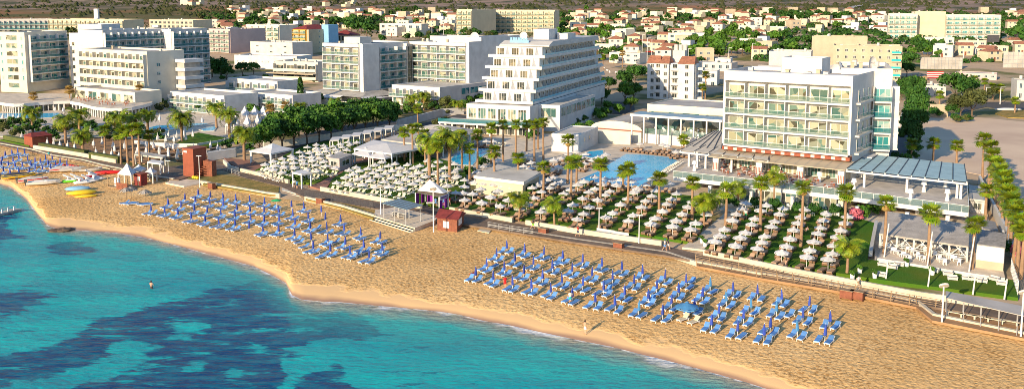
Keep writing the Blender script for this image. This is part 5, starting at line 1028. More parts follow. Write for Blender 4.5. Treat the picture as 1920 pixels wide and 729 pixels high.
# white floor lanterns
lm_ = MB(); lm_.cyl((0, 0, 0), (0, 0, 1.3), .38, .16, 8); lm_.cyl((0, 0, 1.3), (0, 0, 2.0), .5, .38, 8); lme = lm_.mesh('floor_lantern', 'lframe')
for i, (px, py) in enumerate(crop(1440, 220, 3.0375, [(488, 410), (810, 473), (887, 424), (1020, 475), (1010, 400), (292, 370)]) + [(1302, 320), (1462, 325), (1353, 300)]):
    o = link('floor_lantern', lme, None, G(px, py, ZD + .01)); tag(o, f'white oversized lamp-shaped lantern, {ORD[i]} listed on the hotel deck, ' + ['at the left end of the open deck', 'front middle of the open deck', 'middle of the open deck', 'front right of the open deck', 'back right of the open deck', 'in front of the glazed facade', 'at the pool end of the terrace', 'by the middle pillar', 'beside the slatted canopy'][i], 'lantern', 'white lanterns on the hotel terrace')
    o['label'] = 'white oversized lamp-shaped lantern ' + ['at the left end of the open deck', 'at the front middle of the open deck', 'in the middle of the open deck', 'at the front right of the open deck', 'at the back right of the open deck', 'in front of the hotel glazing', 'at the pool end of the terrace', 'by the middle pillar of the terrace', 'beside the slatted canopy'][i]
# shade canopy behind beach: flat white roofs near tall slim palms
kiosk('sun_terrace_shade', 'long flat white shade roof among the closed white parasols, left garden', 'shade', crop(0, 220, 3.0375, [(760, 208), (925, 228), (950, 215), (800, 195)]), 4.0, 'white', 'rooflt', None, open_=True)
kiosk('sun_terrace_shade', 'small white shade roof near the red tower', 'shade', crop(0, 220, 3.0375, [(838, 252), (915, 262), (935, 250), (865, 240)]), 4.0, 'white', 'canvas', None, open_=True)
kiosk('sign_wall', 'white and blue information wall on the path behind the palms', 'wall', crop(240, 170, 5.608, [(835, 650), (1130, 610), (1140, 600), (850, 640)]), 3.6, 'white', 'white', None, inset=1.0, window=False)
# massage of right side: rear service roofs right of the deck
kiosk('service_roof', 'low white walled yard behind the right end of the hotel deck', 'building', [(1818, 372), (1850, 376), (1848, 350), (1816, 346)], 4.4, 'white', 'offwhite', None)
kiosk('service_roof', 'flat grey roofed store right of the reed-roofed restaurant', 'building', [(1843, 428), (1872, 433), (1866, 415), (1842, 411)], 4.0, 'white', 'greywood', None)
t, _w, _h = block('stone_store', 'small beige store with a flat roof in the dirt lot beside the dark trees', 'building', 1742, 1780, 219, 198, R(-15), 5, 1, 0, 'beige', units=0, zg=1.5)
# banner fence / scaffolding panels on the right
for (x0, x1, yb, yt, lab) in [(1725, 1804, 130, 108, 'long pale fabric hoarding left of the roundabout trees'), (1880, 1990, 128, 98, 'pale scaffolded hoarding at the right edge above the roundabout')]:
    P = GT(x0, yb); ex, ey = uv(R(-5)); w_ = WID((P[0], P[1], P[2] + 3), ex, x1); h_ = HZ(P, yt) - P[2]; t = thing('hoarding', lab, 'hoarding', P, R(-5)); mb = MB(); mb.box(0, w_, 0, .15, 0, h_); link('panel', mb.mesh('panel', 'roofgrey'), t); mb = MB(); [mb.box(k * w_ / 12, k * w_ / 12 + .15, -.15, -.01, 0, h_ + .3) for k in range(13)]; [mb.box(0, w_, -.12, -.02, h_ * k / 4, h_ * k / 4 + .12) for k in range(5)]; link('frame', mb.mesh('frame', 'steel'), t)
P = GT(1862, 86); t = thing('advert_screen', 'dark rectangular advertising screen on a post behind the shops, right', 'screen', P, R(-10)); mb = MB(); mb.box(-3.5, 3.5, 0, .5, 2, 6.5); link('screen_panel', mb.mesh('screen_panel', 'dark'), t); mb = MB(); mb.box(-3.7, 3.7, -.05, .55, 6.51, 6.7); mb.cyl((0, .25, 0), (0, .25, 2), .3); link('frame', mb.mesh('frame', 'offwhite'), t)
for i, (x0, x1, yb, yt, wallm, lab, hip) in enumerate([
    (1716, 1740, 158, 143, 'wood', 'small shop with a striped red and white banner beside the dark trees', None),
    (1734, 1775, 182, 160, 'offwhite', 'low white glass-roofed building in front of the striped banner shop', None),
    (1790, 1870, 155, 136, 'pink', 'long low shop row with parasols right of the banner shop', None),
    (1905, 1960, 190, 150, 'offwhite', 'white two-level cafe at the right edge beside the roundabout', None),
    (1720, 1790, 84, 70, 'warm', 'cream flat houses in a row below the long pale hotel', None),
    (1796, 1850, 96, 76, 'cream', 'cream shops with coloured doors left of the dark screen', None),
    (1848, 1892, 100, 86, 'cream', 'cream shop with a blue door under the dark screen', None),
    (1100, 1112, 118, 96, 'yellow', 'small yellowish house with a red roof right of the stepped hotel', 'red_tile'),
    (1142, 1200, 118, 98, 'warm', 'white hall with arched windows behind the seating area', None),
    (1176, 1200, 84, 68, 'cream', 'cream house with an orange roof beside the lamp posts', 'red_tile'),
    (1252, 1298, 84, 62, 'warm', 'white two-storey villa above the apartment roofs', None),
    (1304, 1372, 132, 116, 'offwhite', 'white shop row with red and white signs right of the orange-roofed apartments', None),
    (1300, 1345, 165, 132, 'white', 'white-blue shaded house behind the apartment palms', None),
    (1372, 1420, 58, 48, 'warm', 'long low cream house beside the bright green trees', None),
    (1430, 1470, 62, 50, 'warm', 'white house with blue windows near the brown field', None),
    (1340, 1370, 132, 110, 'white', 'white boxy house behind the shop row', None),
    (712, 790, 66, 44, 'warm', 'wide white commercial building above the cream-fronted hotel', None),
    (1480, 1530, 130, 98, 'warm', 'white plant rooms behind the white terrace hotel', None),
    (1010, 1042, 92, 62, 'white', 'white roof house behind the stepped hotel', None)]):
    block('shop' if 'shop' in lab else 'house', lab, 'shop' if 'shop' in lab else 'building', x0, x1, yb, yt, R(-15 - (i * 7) % 20), 9, 1 if yb - yt < 18 else 2, max(2, (x1 - x0) // 12), wallm, 'house_glass', False, units=2, hip=hip, wfrac=.45, hfrac=.55, base=.2, par=.3)
# banner
P = GT(1737, 148); t = thing('banner', 'red and white striped banner hung on the small shop', 'banner', (P[0], P[1] - .2, P[2] + .4), R(-12)); mb = MB(); [mb.box(0, 7, -.05 - .001 * k, 0, k * .4, k * .4 + .39, k % 2) for k in range(7)]; link('cloth', mb.mesh('cloth', ['red', 'white']), t)
# ---------------------------------------------------------------- village houses
vr = random.Random(11)
def house_mesh(kind, w, d, h, wm, rm):
    a = MB(); a.box(0, w, 0, d, -2.5, h); 
    if kind == 'flat': a.box(0, w, 0, .2, h, h + .6); a.box(0, .2, .2, d, h, h + .6); a.box(w - .2, w, .2, d, h, h + .6); a.box(.2, w - .2, d - .2, d, h, h + .6)
    if kind == 'step': a.box(w * .5, w, d * .3, d, h, h + 2.6)
    r_ = MB(); rr = min(w, d) / 2; e = .4
    if kind == 'hip': r_.add([(-e, -e, h), (w + e, -e, h), (w + e, d + e, h), (-e, d + e, h), (rr, d / 2, h + rr * .5), (w - rr, d / 2, h + rr * .5)], [(0, 1, 5, 4), (1, 2, 5), (2, 3, 4, 5), (3, 0, 4)])
    elif kind == 'gable': r_.add([(-e, -e, h), (w + e, -e, h), (w + e, d + e, h), (-e, d + e, h), (-e, d / 2, h + d * .22), (w + e, d / 2, h + d * .22)], [(0, 1, 5, 4), (1, 2, 5), (2, 3, 4, 5), (3, 0, 4)])
    elif kind == 'flat': r_.box(.21, w - .21, .21, d - .21, h, h + .06)
    else: r_.box(.1, w * .5 - .1, .1, d - .1, h, h + .06); r_.box(w * .5 + .1, w - .1, d * .3 + .1, d - .1, h + 2.6, h + 2.66)
    return a.mesh('wall', wm), r_.mesh('roof', rm)
HV = []
for kind, w_, d_, h_, wm_, rm_, desc in [('hip', 8.5, 8, 5.6, 'warm', 'red_tile', 'white two-storey house with an orange hipped roof'), ('hip', 9, 7, 5.2, 'cream', 'red_tile', 'cream house with an orange hipped roof'), ('gable', 8, 7, 5.6, 'cream', 'red_tile', 'cream house with an orange gabled roof'), ('flat', 10, 9, 6, 'warm', 'rooflt', 'white flat-roofed house'), ('flat', 12, 8, 3.4, 'warm', 'rooflt', 'low white flat-roofed house'), ('step', 12, 9, 3.4, 'white', 'roofgrey', 'white stepped flat-roofed house'), ('gable', 11, 6, 3.4, 'warm', 'red_tile', 'long low white house with an orange roof'), ('flat', 9, 9, 6.4, 'beige', 'roofgrey', 'beige flat-roofed house'), ('step', 10, 8, 3.2, 'cream', 'roofgrey', 'cream stepped flat-roofed house')]:
    HV.append((house_mesh(kind, w_, d_, h_, wm_, rm_), w_, d_, h_, desc))
hw = win_mesh(1.4, 1.4, 'house_glass', 2)
spots, tries = [], 0
def blocked(px, py):
    return (40 < px < 1045 and py > 70) or px > 1885 and py > 110 or (1300 < px < 1385 and 62 < py < 112) or (840 < px < 1050 and py > 18) or (1650 < px < 1880 and 25 < py < 100) or py > 118 or (1435 < px < 1720 and py > 62) or (560 < px < 700 and py > 55) or (px < 500 and 22 < py < 60 and not (370 < px))
while len(spots) < 284 and tries < 20000:
    tries += 1; y = vr.uniform(470, 1120); x = vr.uniform(-.52, .55) * y
    z = float(tz(x, y)); px, py = proj(x, y, z)
    if blocked(px, py): continue
    if px < 860 and y < 600: continue
    if px < 500 and vr.random() < .55: continue
    if all((x - a) ** 2 + (y - b_) ** 2 > 14 ** 2 for a, b_, *_ in spots): spots.append((x, y, z, px, py))
for q_ in [(338, 10), (352, 11), (366, 9), (430, 22), (446, 20), (510, 20), (524, 22), (566, 22), (604, 12), (640, 13), (652, 8), (498, 26), (640, 27), (690, 24)]:
    g_ = GT(*q_); spots.append((g_[0], g_[1], g_[2], *q_))
spots.sort(key=lambda s: s[1])
bands = {}
for s in spots: bands.setdefault(min(5, int((s[1] - 470) / 110)), []).append(s)
BN = ['nearest village strip', 'second village strip', 'third village strip', 'fourth village strip', 'fifth village strip', 'farthest village strip']
for bi, L_ in bands.items():
    L_.sort(key=lambda s: s[3]); cnt = {}
    for s in L_:
        k = vr.choice([0, 1, 1, 2, 2, 3, 4, 5, 6, 7, 8, 8]); cnt[k] = cnt.get(k, 0) + 1; (wm_, rm_), w_, d_, h_, desc = HV[k]
        t = thing('village_house', f'{desc}, {ordn(cnt[k])} such from left, {BN[bi]}', 'house', s[:3], R(vr.choice([-34, -20, -12, 8, -50]) + vr.uniform(-6, 6)), 'village houses below the hills')
        link('wall', wm_, t); link('roof', rm_, t)
        nf = 2 if h_ > 5 else 1
        if s[1] < 900:
            for f_ in range(nf):
                for x in ((.18, .6) if w_ < 11 else (.12, .42, .74)): link('window', hw, t, (w_ * x, -.02, .9 + 2.9 * f_))
        if s[1] < 700:
            mb = MB() if 'door_m' not in globals() else None
            if mb: mb.box(0, 1, -.06, 0, 0, 2.1); door_m = mb.mesh('door', 'brownwood')
            link('door', door_m, t, (w_ * .42, 0, 0))
# ================================================================== PLANTS
def leaf_blob(n, rx, rz, cz, leaf, seed, clumps=14, m=0):
    """crown of small leaf faces gathered in clumps with gaps between"""
    g = np.random.default_rng(seed); mb = MB()
    cs = []
    for i in range(clumps):
        a = g.uniform(0, 2 * math.pi); el = g.uniform(-.5, 1.0); r = g.uniform(.45, .78)
        cs.append((rx * r * math.cos(a) * math.cos(el), rx * r * math.sin(a) * math.cos(el), cz + rz * r * math.sin(el), g.uniform(.32, .5)))
    cs.append((0, 0, cz + rz * .4, .55))
    for k in range(n):
        c = cs[g.integers(len(cs))]; v = g.normal(size=3); v /= np.linalg.norm(v); rr = c[3] * (g.uniform(.6, 1.0)); 
        p = np.array([c[0] + v[0] * rr * rx, c[1] + v[1] * rr * rx, c[2] + v[2] * rr * rz * .9])
        nrm = v + g.normal(size=3) * .5; nrm /= np.linalg.norm(nrm); t1 = np.cross(nrm, g.normal(size=3)); t1 /= np.linalg.norm(t1); t2 = np.cross(nrm, t1); s = leaf * g.uniform(.6, 1.3)
        mb.add([tuple(p - t1 * s), tuple(p - t2 * s * .6), tuple(p + t1 * s), tuple(p + t2 * s * .6)], [(0, 1, 2, 3)], m)
    return mb
def trunk_mb(h, r, seed=0):
    mb = MB(); mb.cyl((0, 0, -.3), (.1, 0, h * .55), r, r * .7, 7); g = random.Random(seed)
    for k in range(4): a = k * 1.6 + g.random(); mb.cyl((.1, 0, h * .5), (.1 + math.cos(a) * h * .3, math.sin(a) * h * .3, h * .95), r * .5, r * .2, 5)
    return mb
TREES = {}
for key, m_, n_, leafs in (('leaf', 'leaf', 1500, .34), ('leaf_dk', 'leaf_dk', 1500, .34), ('leaf_olive', 'leaf_olive', 1300, .32)):
    TREES[key] = [(leaf_blob(n_, 3.2, 2.7, 3.6, leafs, 3 + i).mesh('crown', m_), trunk_mb(3.0, .22, i).mesh('trunk', 'bark')) for i in range(3)]
SMALL = {k: [(leaf_blob(260, 3.2, 2.7, 3.4, .75, 30 + i, 8).mesh('crown', m_), ) for i in range(3)] for k, m_ in (('leaf', 'leaf'), ('leaf_dk', 'leaf_dk'), ('leaf_olive', 'leaf_olive'))}
strunk = MB().cyl((0, 0, -1), (0, 0, 2.4), .3, .2, 5).mesh('trunk', 'bark')
BUSH = leaf_blob(420, 1.3, 1.0, .8, .22, 77, 7).mesh('leaves', 'leaf'); BUSHD = leaf_blob(420, 1.3, 1.0, .8, .22, 78, 7).mesh('leaves', 'leaf_dk'); BUSHF = leaf_blob(420, 1.3, 1.0, .8, .22, 79, 7).mesh('leaves', 'flower'); BUSHO = leaf_blob(420, 1.3, 1.0, .8, .22, 80, 7).mesh('leaves', 'leaf_olive')
tr_r = random.Random(5)
def tree(P, s, key, lab, group=None, small=False, name='broadleaf_tree', szz=1.0):
    t = thing(name, lab, 'tree', P, tr_r.uniform(0, 6.28), group)
    i = tr_r.randrange(3)
    if small: link('crown', SMALL[key][i][0], t, sc=(s, s, s * szz)); link('trunk', strunk, t, sc=s)
    else: link('crown', TREES[key][i][0], t, sc=(s, s, s * szz)); link('trunk', TREES[key][i][1], t, sc=(s, s, s))
    return t
# palms
def frond(mb, az, el, L, droop, wd, segs=7, m=0, feather=True, seed=0):
    ca, sa = math.cos(az), math.sin(az); pts = []; x = z = 0.0; e = el
    for k in range(segs + 1):
        pts.append((x, z)); x += L / segs * math.cos(e); z += L / segs * math.sin(e); e -= droop / segs * (1 + k * .35)
    P = lambda r, s, zz: (r * ca - s * sa, r * sa + s * ca, zz)
    if feather:
        for k in range(1, segs):
            (x0, z0), (x1, z1) = pts[k], pts[k + 1]; w = wd * math.sin(math.pi * min(1, (k + .6) / (segs + .4))) + .05
            for s in (-1, 1):
                for q in (0, .5):
                    xa, za = x0 + (x1 - x0) * q, z0 + (z1 - z0) * q; xb, zb = xa + (x1 - x0) * .3, za + (z1 - z0) * .3
                    mb.add([P(xa, 0, za), P(xb, 0, zb), P(xb + (x1 - x0) * .9, s * w, zb - w * .28), P(xa + (x1 - x0) * .8, s * w * .95, za - w * .32)], [(0, 1, 2, 3)], m)
    else:   # fan leaf on a stalk
        x0, z0 = pts[segs // 2]; r = wd
        mb.add([P(0, -.03, 0), P(0, .03, 0), P(x0, .03, z0), P(x0, -.03, z0)], [(0, 1, 2, 3)], m)
        nb = 8; e2 = el - droop * .6
        for j in range(nb):
            a0 = (j / nb - .5) * 3.4; a1 = ((j + .6) / nb - .5) * 3.4; rr = r * (1 - .22 * abs(j / (nb - 1) - .5) * 2)
            f = lambda a, R_: P(x0 + R_ * math.cos(a) * math.cos(e2), R_ * math.sin(a), z0 + R_ * math.cos(a) * math.sin(e2) - .12 * R_ * abs(math.sin(a)))
            mb.add([P(x0, 0, z0), f(a0 - .05, rr * .7), f((a0 + a1) / 2, rr), f(a1 + .05, rr * .7)], [(0, 1, 2, 3)], m)
def fan_crown(seed, dry=True):
    g = random.Random(seed); mb = MB()
    for k in range(46): frond(mb, k * 2.4 + g.random() * .3, g.uniform(-.35, 1.35), g.uniform(1.1, 1.5), g.uniform(.5, 1.1), g.uniform(.7, .95), 4, 0, False)
    if dry:
        for k in range(16): frond(mb, k * 2.4 + g.random(), g.uniform(-1.3, -.7), g.uniform(.8, 1.2), .3, .5, 4, 1, False)
    return mb
def date_crown(seed, L=3.6, n=46):
    g = random.Random(seed); mb = MB()
    for k in range(n): frond(mb, k * 2.4 + g.random() * .4, g.uniform(-.15, 1.35), L * g.uniform(.8, 1.05), g.uniform(.9, 1.6), .55, 9, 0, True)
    for k in range(10): frond(mb, k * 2.4 + g.random(), g.uniform(-1.2, -.6), L * .55, .5, .4, 6, 1, True)
    return mb
FC = [fan_crown(i).mesh('crown', ['palm', 'palm_dry']) for i in range(4)]
FCY = [fan_crown(i + 10).mesh('crown', ['palm_dry', 'palm_dry']) for i in range(2)]
DC = [date_crown(i).mesh('crown', ['palm', 'palm_dry']) for i in range(3)]
QC = [date_crown(i + 8, 2.3, 26).mesh('crown', ['palm', 'palm_dry']) for i in range(2)]
def palm_trunk(h, r0, r1):
    mb = MB(); n = 9; rings = []
    nseg = 9
    for k in range(nseg + 1):
        t = k / nseg; r = r0 + (r1 - r0) * t; r *= (1 + .35 * max(0, (t - .88) / .12)) * (1 + .04 * (k % 2)); bend = .12 * math.sin(t * 2.2)
        rings.append([(bend + r * math.cos(2 * math.pi * i / n), r * math.sin(2 * math.pi * i / n), -.2 + (h + .2) * t) for i in range(n)])
    mb.loft(rings, 0, True, False); return mb
TRK = [palm_trunk(1.0, .2, .15), ]
def palm(px, pyc, pyb, kind, lab, z=1.95, group=None, pxb=None, sc=1.0):
    sc *= 1.22 if kind in ('fan', 'dry') else 1.2
    P = G(pxb if pxb is not None else px, pyb, z) if z is not None else GT(px, pyb)
    h = max(1.2, HZ(P, pyc) - P[2]); h -= .1
    t = thing('fan_palm' if kind in ('fan', 'dry') else 'date_palm' if kind == 'date' else 'queen_palm', lab, 'palm tree', P, tr_r.uniform(0, 6.28), group)
    r0, r1 = {'fan': (.27, .16), 'dry': (.24, .16), 'date': (.36, .30), 'queen': (.2, .13)}[kind]
    link('trunk', palm_trunk(h, r0, r1).mesh('trunk', 'trunk'), t)
    c = {'fan': FC, 'dry': FCY, 'date': DC, 'queen': QC}[kind]
    link('crown', c[tr_r.randrange(len(c))], t, (.1, 0, h), tr_r.uniform(0, 6.28), sc * tr_r.uniform(.93, 1.08))
# slim fan palms round the pools and lawns; label by neighbours in left-to-right order
A1 = [(759, 248, 302), (774, 241, 307), (785, 240, 292), (798, 251, 309), (821, 276, 352), (866, 256, 322), (880, 279, 338), (895, 253, 314), (921, 240, 305), (928, 284, 350), (943, 234, 301), (967, 233, 287), (971, 296, 346), (987, 233, 282), (1002, 234, 306), (1009, 232, 278), (1019, 230, 298), (1018, 314, 369), (1064, 263, 342), (1070, 305, 375), (1081, 303, 357), (1125, 308, 391), (1167, 322, 361), (1177, 317, 394), (1236, 335, 402), (1298, 342, 412), (1360, 357, 422), (1426, 343, 432), (1501, 352, 462), (1583, 360, 448), (1657, 381, 480), (1741, 400, 500), (1821, 421, 509), (1848, 357, 414)]
for i, (x, c, b_) in enumerate(A1): palm(x, c, b_, 'fan', f'tall slim fan palm, {ordn(i + 1)} from the left in the run crossing pools and parasol lawns', group='slim fan palms around the pools and lawns', sc=1.0)
A2 = [(197, 245, 291), (227, 251, 306), (240, 246, 307), (251, 243, 310), (263, 241, 311), (280, 253, 300)]
for i, (x, c, b_) in enumerate(A2): palm(x, c, b_, 'fan', f'slim fan palm, {ORD[i]} from the left in the cluster on the left promenade garden', group='slim fan palms in the left garden', sc=1.15)
row = [(1854, 276, 345), (1858, 292, 360), (1864, 308, 378), (1869, 322, 398), (1874, 334, 410), (1879, 347, 425), (1885, 362, 440), (1890, 376, 455), (1895, 391, 470), (1900, 398, 490), (1907, 416, 508), (1914, 432, 520), (1842, 262, 336)]
for i, (x, c, b_) in enumerate(row): palm(x, c, b_, 'fan', f'green fan palm, {ORD[i]} counted down the dense palm row at the right edge', group='dense palm row at the right', sc=1.15)
for i, (x, c, b_, k, lab) in enumerate([
    (1749, 269, 302, 'fan', 'short fan palm, left one of two standing in the dirt lot'), (1794, 273, 305, 'fan', 'short fan palm, right one of two standing in the dirt lot'), (1709, 270, 301, 'fan', 'short fan palm at the left edge of the dirt lot, in front of dark trees'),
    (132, 169, 201, 'dry', 'yellowish fan palm standing before the tower hotel'), (263, 167, 203, 'dry', 'yellowish fan palm standing before the four-row balcony hotel'), (64, 180, 205, 'dry', 'yellowish bushy palm on the far left terrace'),
    (508, 203, 229, 'dry', 'yellowish fan palm, left one of two by the white villa wall'), (536, 198, 229, 'dry', 'yellowish fan palm, right one of two by the white villa wall'),
    (784, 204, 240, 'fan', 'bare tall thin palm above the dark tree belt'),
    (1167 + 0, 100, 128, 'dry', 'palm with bushy yellow crown near the white dishes'), (1131, 108, 131, 'fan', 'dark fan palm by the orange-roofed shops'),
    (1322, 141, 190, 'fan', 'tallest palm right of the orange-roofed apartments'), (1317, 164, 192, 'fan', 'shorter palm right of the orange-roofed apartments'), (1338, 138, 160, 'fan', 'dark palm behind the apartment palms'),
    (1902, 189, 213, 'fan', 'fan palm on the roundabout island beside the boat'), (1845, 153, 175, 'fan', 'fan palm, left of three beside the roundabout road'), (1861, 163, 187, 'fan', 'fan palm, middle of three beside the roundabout road'), (1875, 165, 191, 'fan', 'fan palm, right of three beside the roundabout road'), (1827, 148, 170, 'fan', 'fan palm beside the big roundabout tree'),
    (1281, 262, 282, 'fan', 'small drooping palm beside the pavilion columns'), (1761, 178, 196, 'fan', 'short palm behind the fence in front of the white low building')]):
    palm(x, c, b_, k, lab, z=1.6 if b_ > 150 else None, sc=1.15)
for i, (x, c, b_, s, lab) in enumerate([
    (62, 211, 248, 1.0, 'spreading date palm at the far left above the pool'), (123, 226, 275, 1.0, 'spreading date palm behind the closed parasols, far left'), (150, 215, 262, 1.1, 'tallest spreading date palm in the far left palm cluster'), (156, 253, 288, .95, 'low spreading date palm at the garden wall, far left'),
    (222, 222, 262, 1.1, 'spreading date palm behind the slim palm cluster'), (277, 215, 250, 1.0, 'dark spreading date palm right of the slim palm cluster'), (254, 222, 255, .9, 'dark spreading date palm above the turquoise garden pool'), (341, 221, 268, 1.15, 'broad date palm standing alone on the small round lawn'),
    (406, 203, 240, 1.0, 'date palm left of the white peaked tents'), (430, 216, 259, 1.1, 'date palm with wide fronds in front of the peaked tents'), (458, 250, 301, 1.0, 'date palm with hanging dry fronds beside the white pavilion'),
    (806, 266, 346, 1.05, 'big feathery date palm, left of two among the tall palms'), (844, 258, 342, 1.05, 'big feathery date palm, right of two among the tall palms'), (564, 200, 222, .8, 'short date palm in front of the villa end wall'),
    (628, 190, 212, .8, 'short date palm in front of the awning restaurant, left'), (684, 196, 214, .8, 'short date palm in front of the awning restaurant, middle'), (700, 194, 214, .8, 'short date palm in front of the awning restaurant, right'), (772, 184, 206, .85, 'date palm, left of two before the low hotel annex'), (794, 181, 207, .9, 'date palm, right of two before the low hotel annex'), (858, 195, 214, .8, 'short date palm by the annex end wall'), (755, 180, 196, .7, 'small bright palm at the left corner of the annex'), (640, 205, 220, .7, 'small palm above the dark tree belt'), (740, 200, 216, .8, 'dark palm at the right end of the dark tree belt')]):
    palm(x, c, b_, 'date', lab, z=1.6, sc=s)
for i, (x, c, b_, lab) in enumerate([(973, 371, 412, 'small bright green palm on the lawn edge below the flat bar building'), (1040, 380, 423, 'small bright green palm on the lawn beside the sandy path'), (1320, 375, 421, 'darker bushy palm at the corner of the garden path'), (1336, 374, 400, 'dark bushy palm behind the garden path palm'), (1383, 350, 380, 'small dark palm in front of the terrace column'), (1451, 330, 389, 'dark feathery palm before the hotel terrace glazing'), (1588, 460, 511, 'small bright green palm with spreading fronds on the right lawn')]):
    palm(x, c, b_, 'queen', lab, sc=1.15)
# dark tree belt
belt = [(487, 290, 1.2), (508, 284, 1.35), (530, 280, 1.3), (552, 276, 1.4), (576, 270, 1.4), (598, 266, 1.4), (620, 262, 1.45), (642, 258, 1.4), (664, 254, 1.4), (686, 250, 1.45), (708, 246, 1.4), (730, 243, 1.35), (522, 262, 1.3), (560, 256, 1.4), (596, 250, 1.4), (632, 243, 1.4), (668, 237, 1.4), (700, 232, 1.3)]
for i, (x, y, s) in enumerate(belt): tree(G(x, y, 1.5), s, 'leaf_dk' if i % 3 else 'leaf', f'dense dark tree, {ORD[i if i < 12 else i - 12]} from left in the {"front" if i < 12 else "back"} row of the belt behind the lawns', 'dark tree belt behind the lawns')
for i, (x, y, s, k, lab) in enumerate([
    (415, 152, 1.7, 'leaf_dk', 'big dark tree beside the teal-fronted hotel'), (398, 146, 1.5, 'leaf_dk', 'dark tree tucked behind the teal-fronted hotel'), (345, 163, 1.1, 'leaf_dk', 'dark tree at the foot of the teal-fronted hotel'), (425, 150, 1.1, 'leaf_dk', 'dark blue-green tree behind the villas'), (475, 140, 1.0, 'leaf', 'bright green tree left of the balcony bar building'), (455, 144, 1.1, 'leaf_dk', 'dark tree left of the bright green tree behind villas'),
    (1790, 194, 1.9, 'leaf_dk', 'tall dark green tree left of the roundabout'), (1810, 188, 1.5, 'leaf_dk', 'smaller dark tree attached to the tall one by the roundabout'), (1822, 222, 1.6, 'leaf_olive', 'wide olive-green shrubby tree at the roundabout corner'), (1800, 222, 1.3, 'leaf_olive', 'olive tree beside the beige store in the dirt lot'), (1785, 222, .8, 'leaf_dk', 'small dark bush tree beside the beige store'), (1862, 190, .9, 'leaf_olive', 'olive bush tree on the traffic island'),
    (1172, 194, 1.3, 'leaf', 'bright green tree beside the road left of the orange-roofed apartments'), (1188, 190, 1.2, 'leaf', 'green tree touching the apartment block wall'), (1183, 208, .8, 'leaf', 'small green tree at the pavilion end of the road'), (1170, 168, 1.3, 'leaf_dk', 'dark tree in the shade up the road, left one'), (1190, 160, 1.5, 'leaf_dk', 'dark tree in the shade up the road, right one'), (1205, 152, 1.2, 'leaf_dk', 'dark tree behind the apartment block'), (1140, 175, 1.1, 'leaf_dk', 'dark tree at the far end of the stepped hotel'), (1128, 195, 1.0, 'leaf_dk', 'dark tree beside the stepped hotel podium'), (1105, 205, .9, 'leaf', 'green tree between the stepped hotel and the road'),
    (1151, 122, .9, 'leaf', 'round bright tree in front of the seating area'), (600, 200, .8, 'leaf_dk', 'round topiary tree left of the restaurant wall'), (885, 178, .9, 'leaf', 'green tree beside the hotel annex wall'), (868, 192, .9, 'leaf', 'lower green tree beside the hotel annex wall'), (835, 208, .8, 'leaf_olive', 'reddish olive bush tree before the annex'), (1705, 130, 1.4, 'leaf_dk', 'dark blue-green tree right of the turquoise-railed apartments'), (1700, 145, 1.2, 'leaf_dk', 'lower dark tree right of the turquoise-railed apartments')]):
    tree(G(x, y, 1.5) if y > 150 else GT(x, y), s, k, lab)
# dark column of trees by the hotel's shaded side
for i, (x, y, s) in enumerate([(1690, 190, 1.1), (1702, 192, 1.1), (1716, 190, 1.2), (1717, 215, 1.2), (1716, 238, 1.2), (1712, 262, 1.15), (1708, 285, 1.0)]):
    tree(G(x, y, 1.5), s, 'leaf_dk', f'dark tree, {ORD[i]} counted downwards in the dark column between hotel and dirt lot', 'dark tree column beside the dirt lot', szz=1.35)
# cypresses
cyp = MB(); g = np.random.default_rng(4)
for k in range(520):
    z = g.uniform(.2, 6.8); r = .62 * math.sin(math.pi * min(1, (z + .7) / 8.2)) ** .7; a = g.uniform(0, 6.28); p = Vector((r * math.cos(a), r * math.sin(a), z)); t1 = Vector(g.normal(size=3)).normalized() * .28; t2 = Vector((0, 0, .35)) + Vector(g.normal(size=3)) * .08
    cyp.add([tuple(p - t1), tuple(p - t2 * .6), tuple(p + t1), tuple(p + t2)], [(0, 1, 2, 3)])
cypm = cyp.mesh('crown', 'leaf_dk'); cytr = MB().cyl((0, 0, -.3), (0, 0, 1.2), .15, .1, 6).mesh('trunk', 'bark')
for i, (x, y, s) in enumerate([(564, 202, 1.5), (843, 190, .8), (851, 188, .85), (859, 186, .85), (867, 184, .9), (876, 182, .95), (884, 179, 1.0), (893, 176, 1.05), (588, 152, .8), (597, 158, .9)]):
    t = thing('cypress_tree', ['tall single cypress at the villa corner'] [0] if i == 0 else f'slim dark cypress, {ORD[i - 1]} from the left ' + ('along the annex side wall' if i < 8 else 'by the bar building and annex side'), 'tree', G(x, y, 1.5), 0, None if i == 0 else 'slim cypresses'); link('crown', cypm, t, sc=s); link('trunk', cytr, t, sc=s)
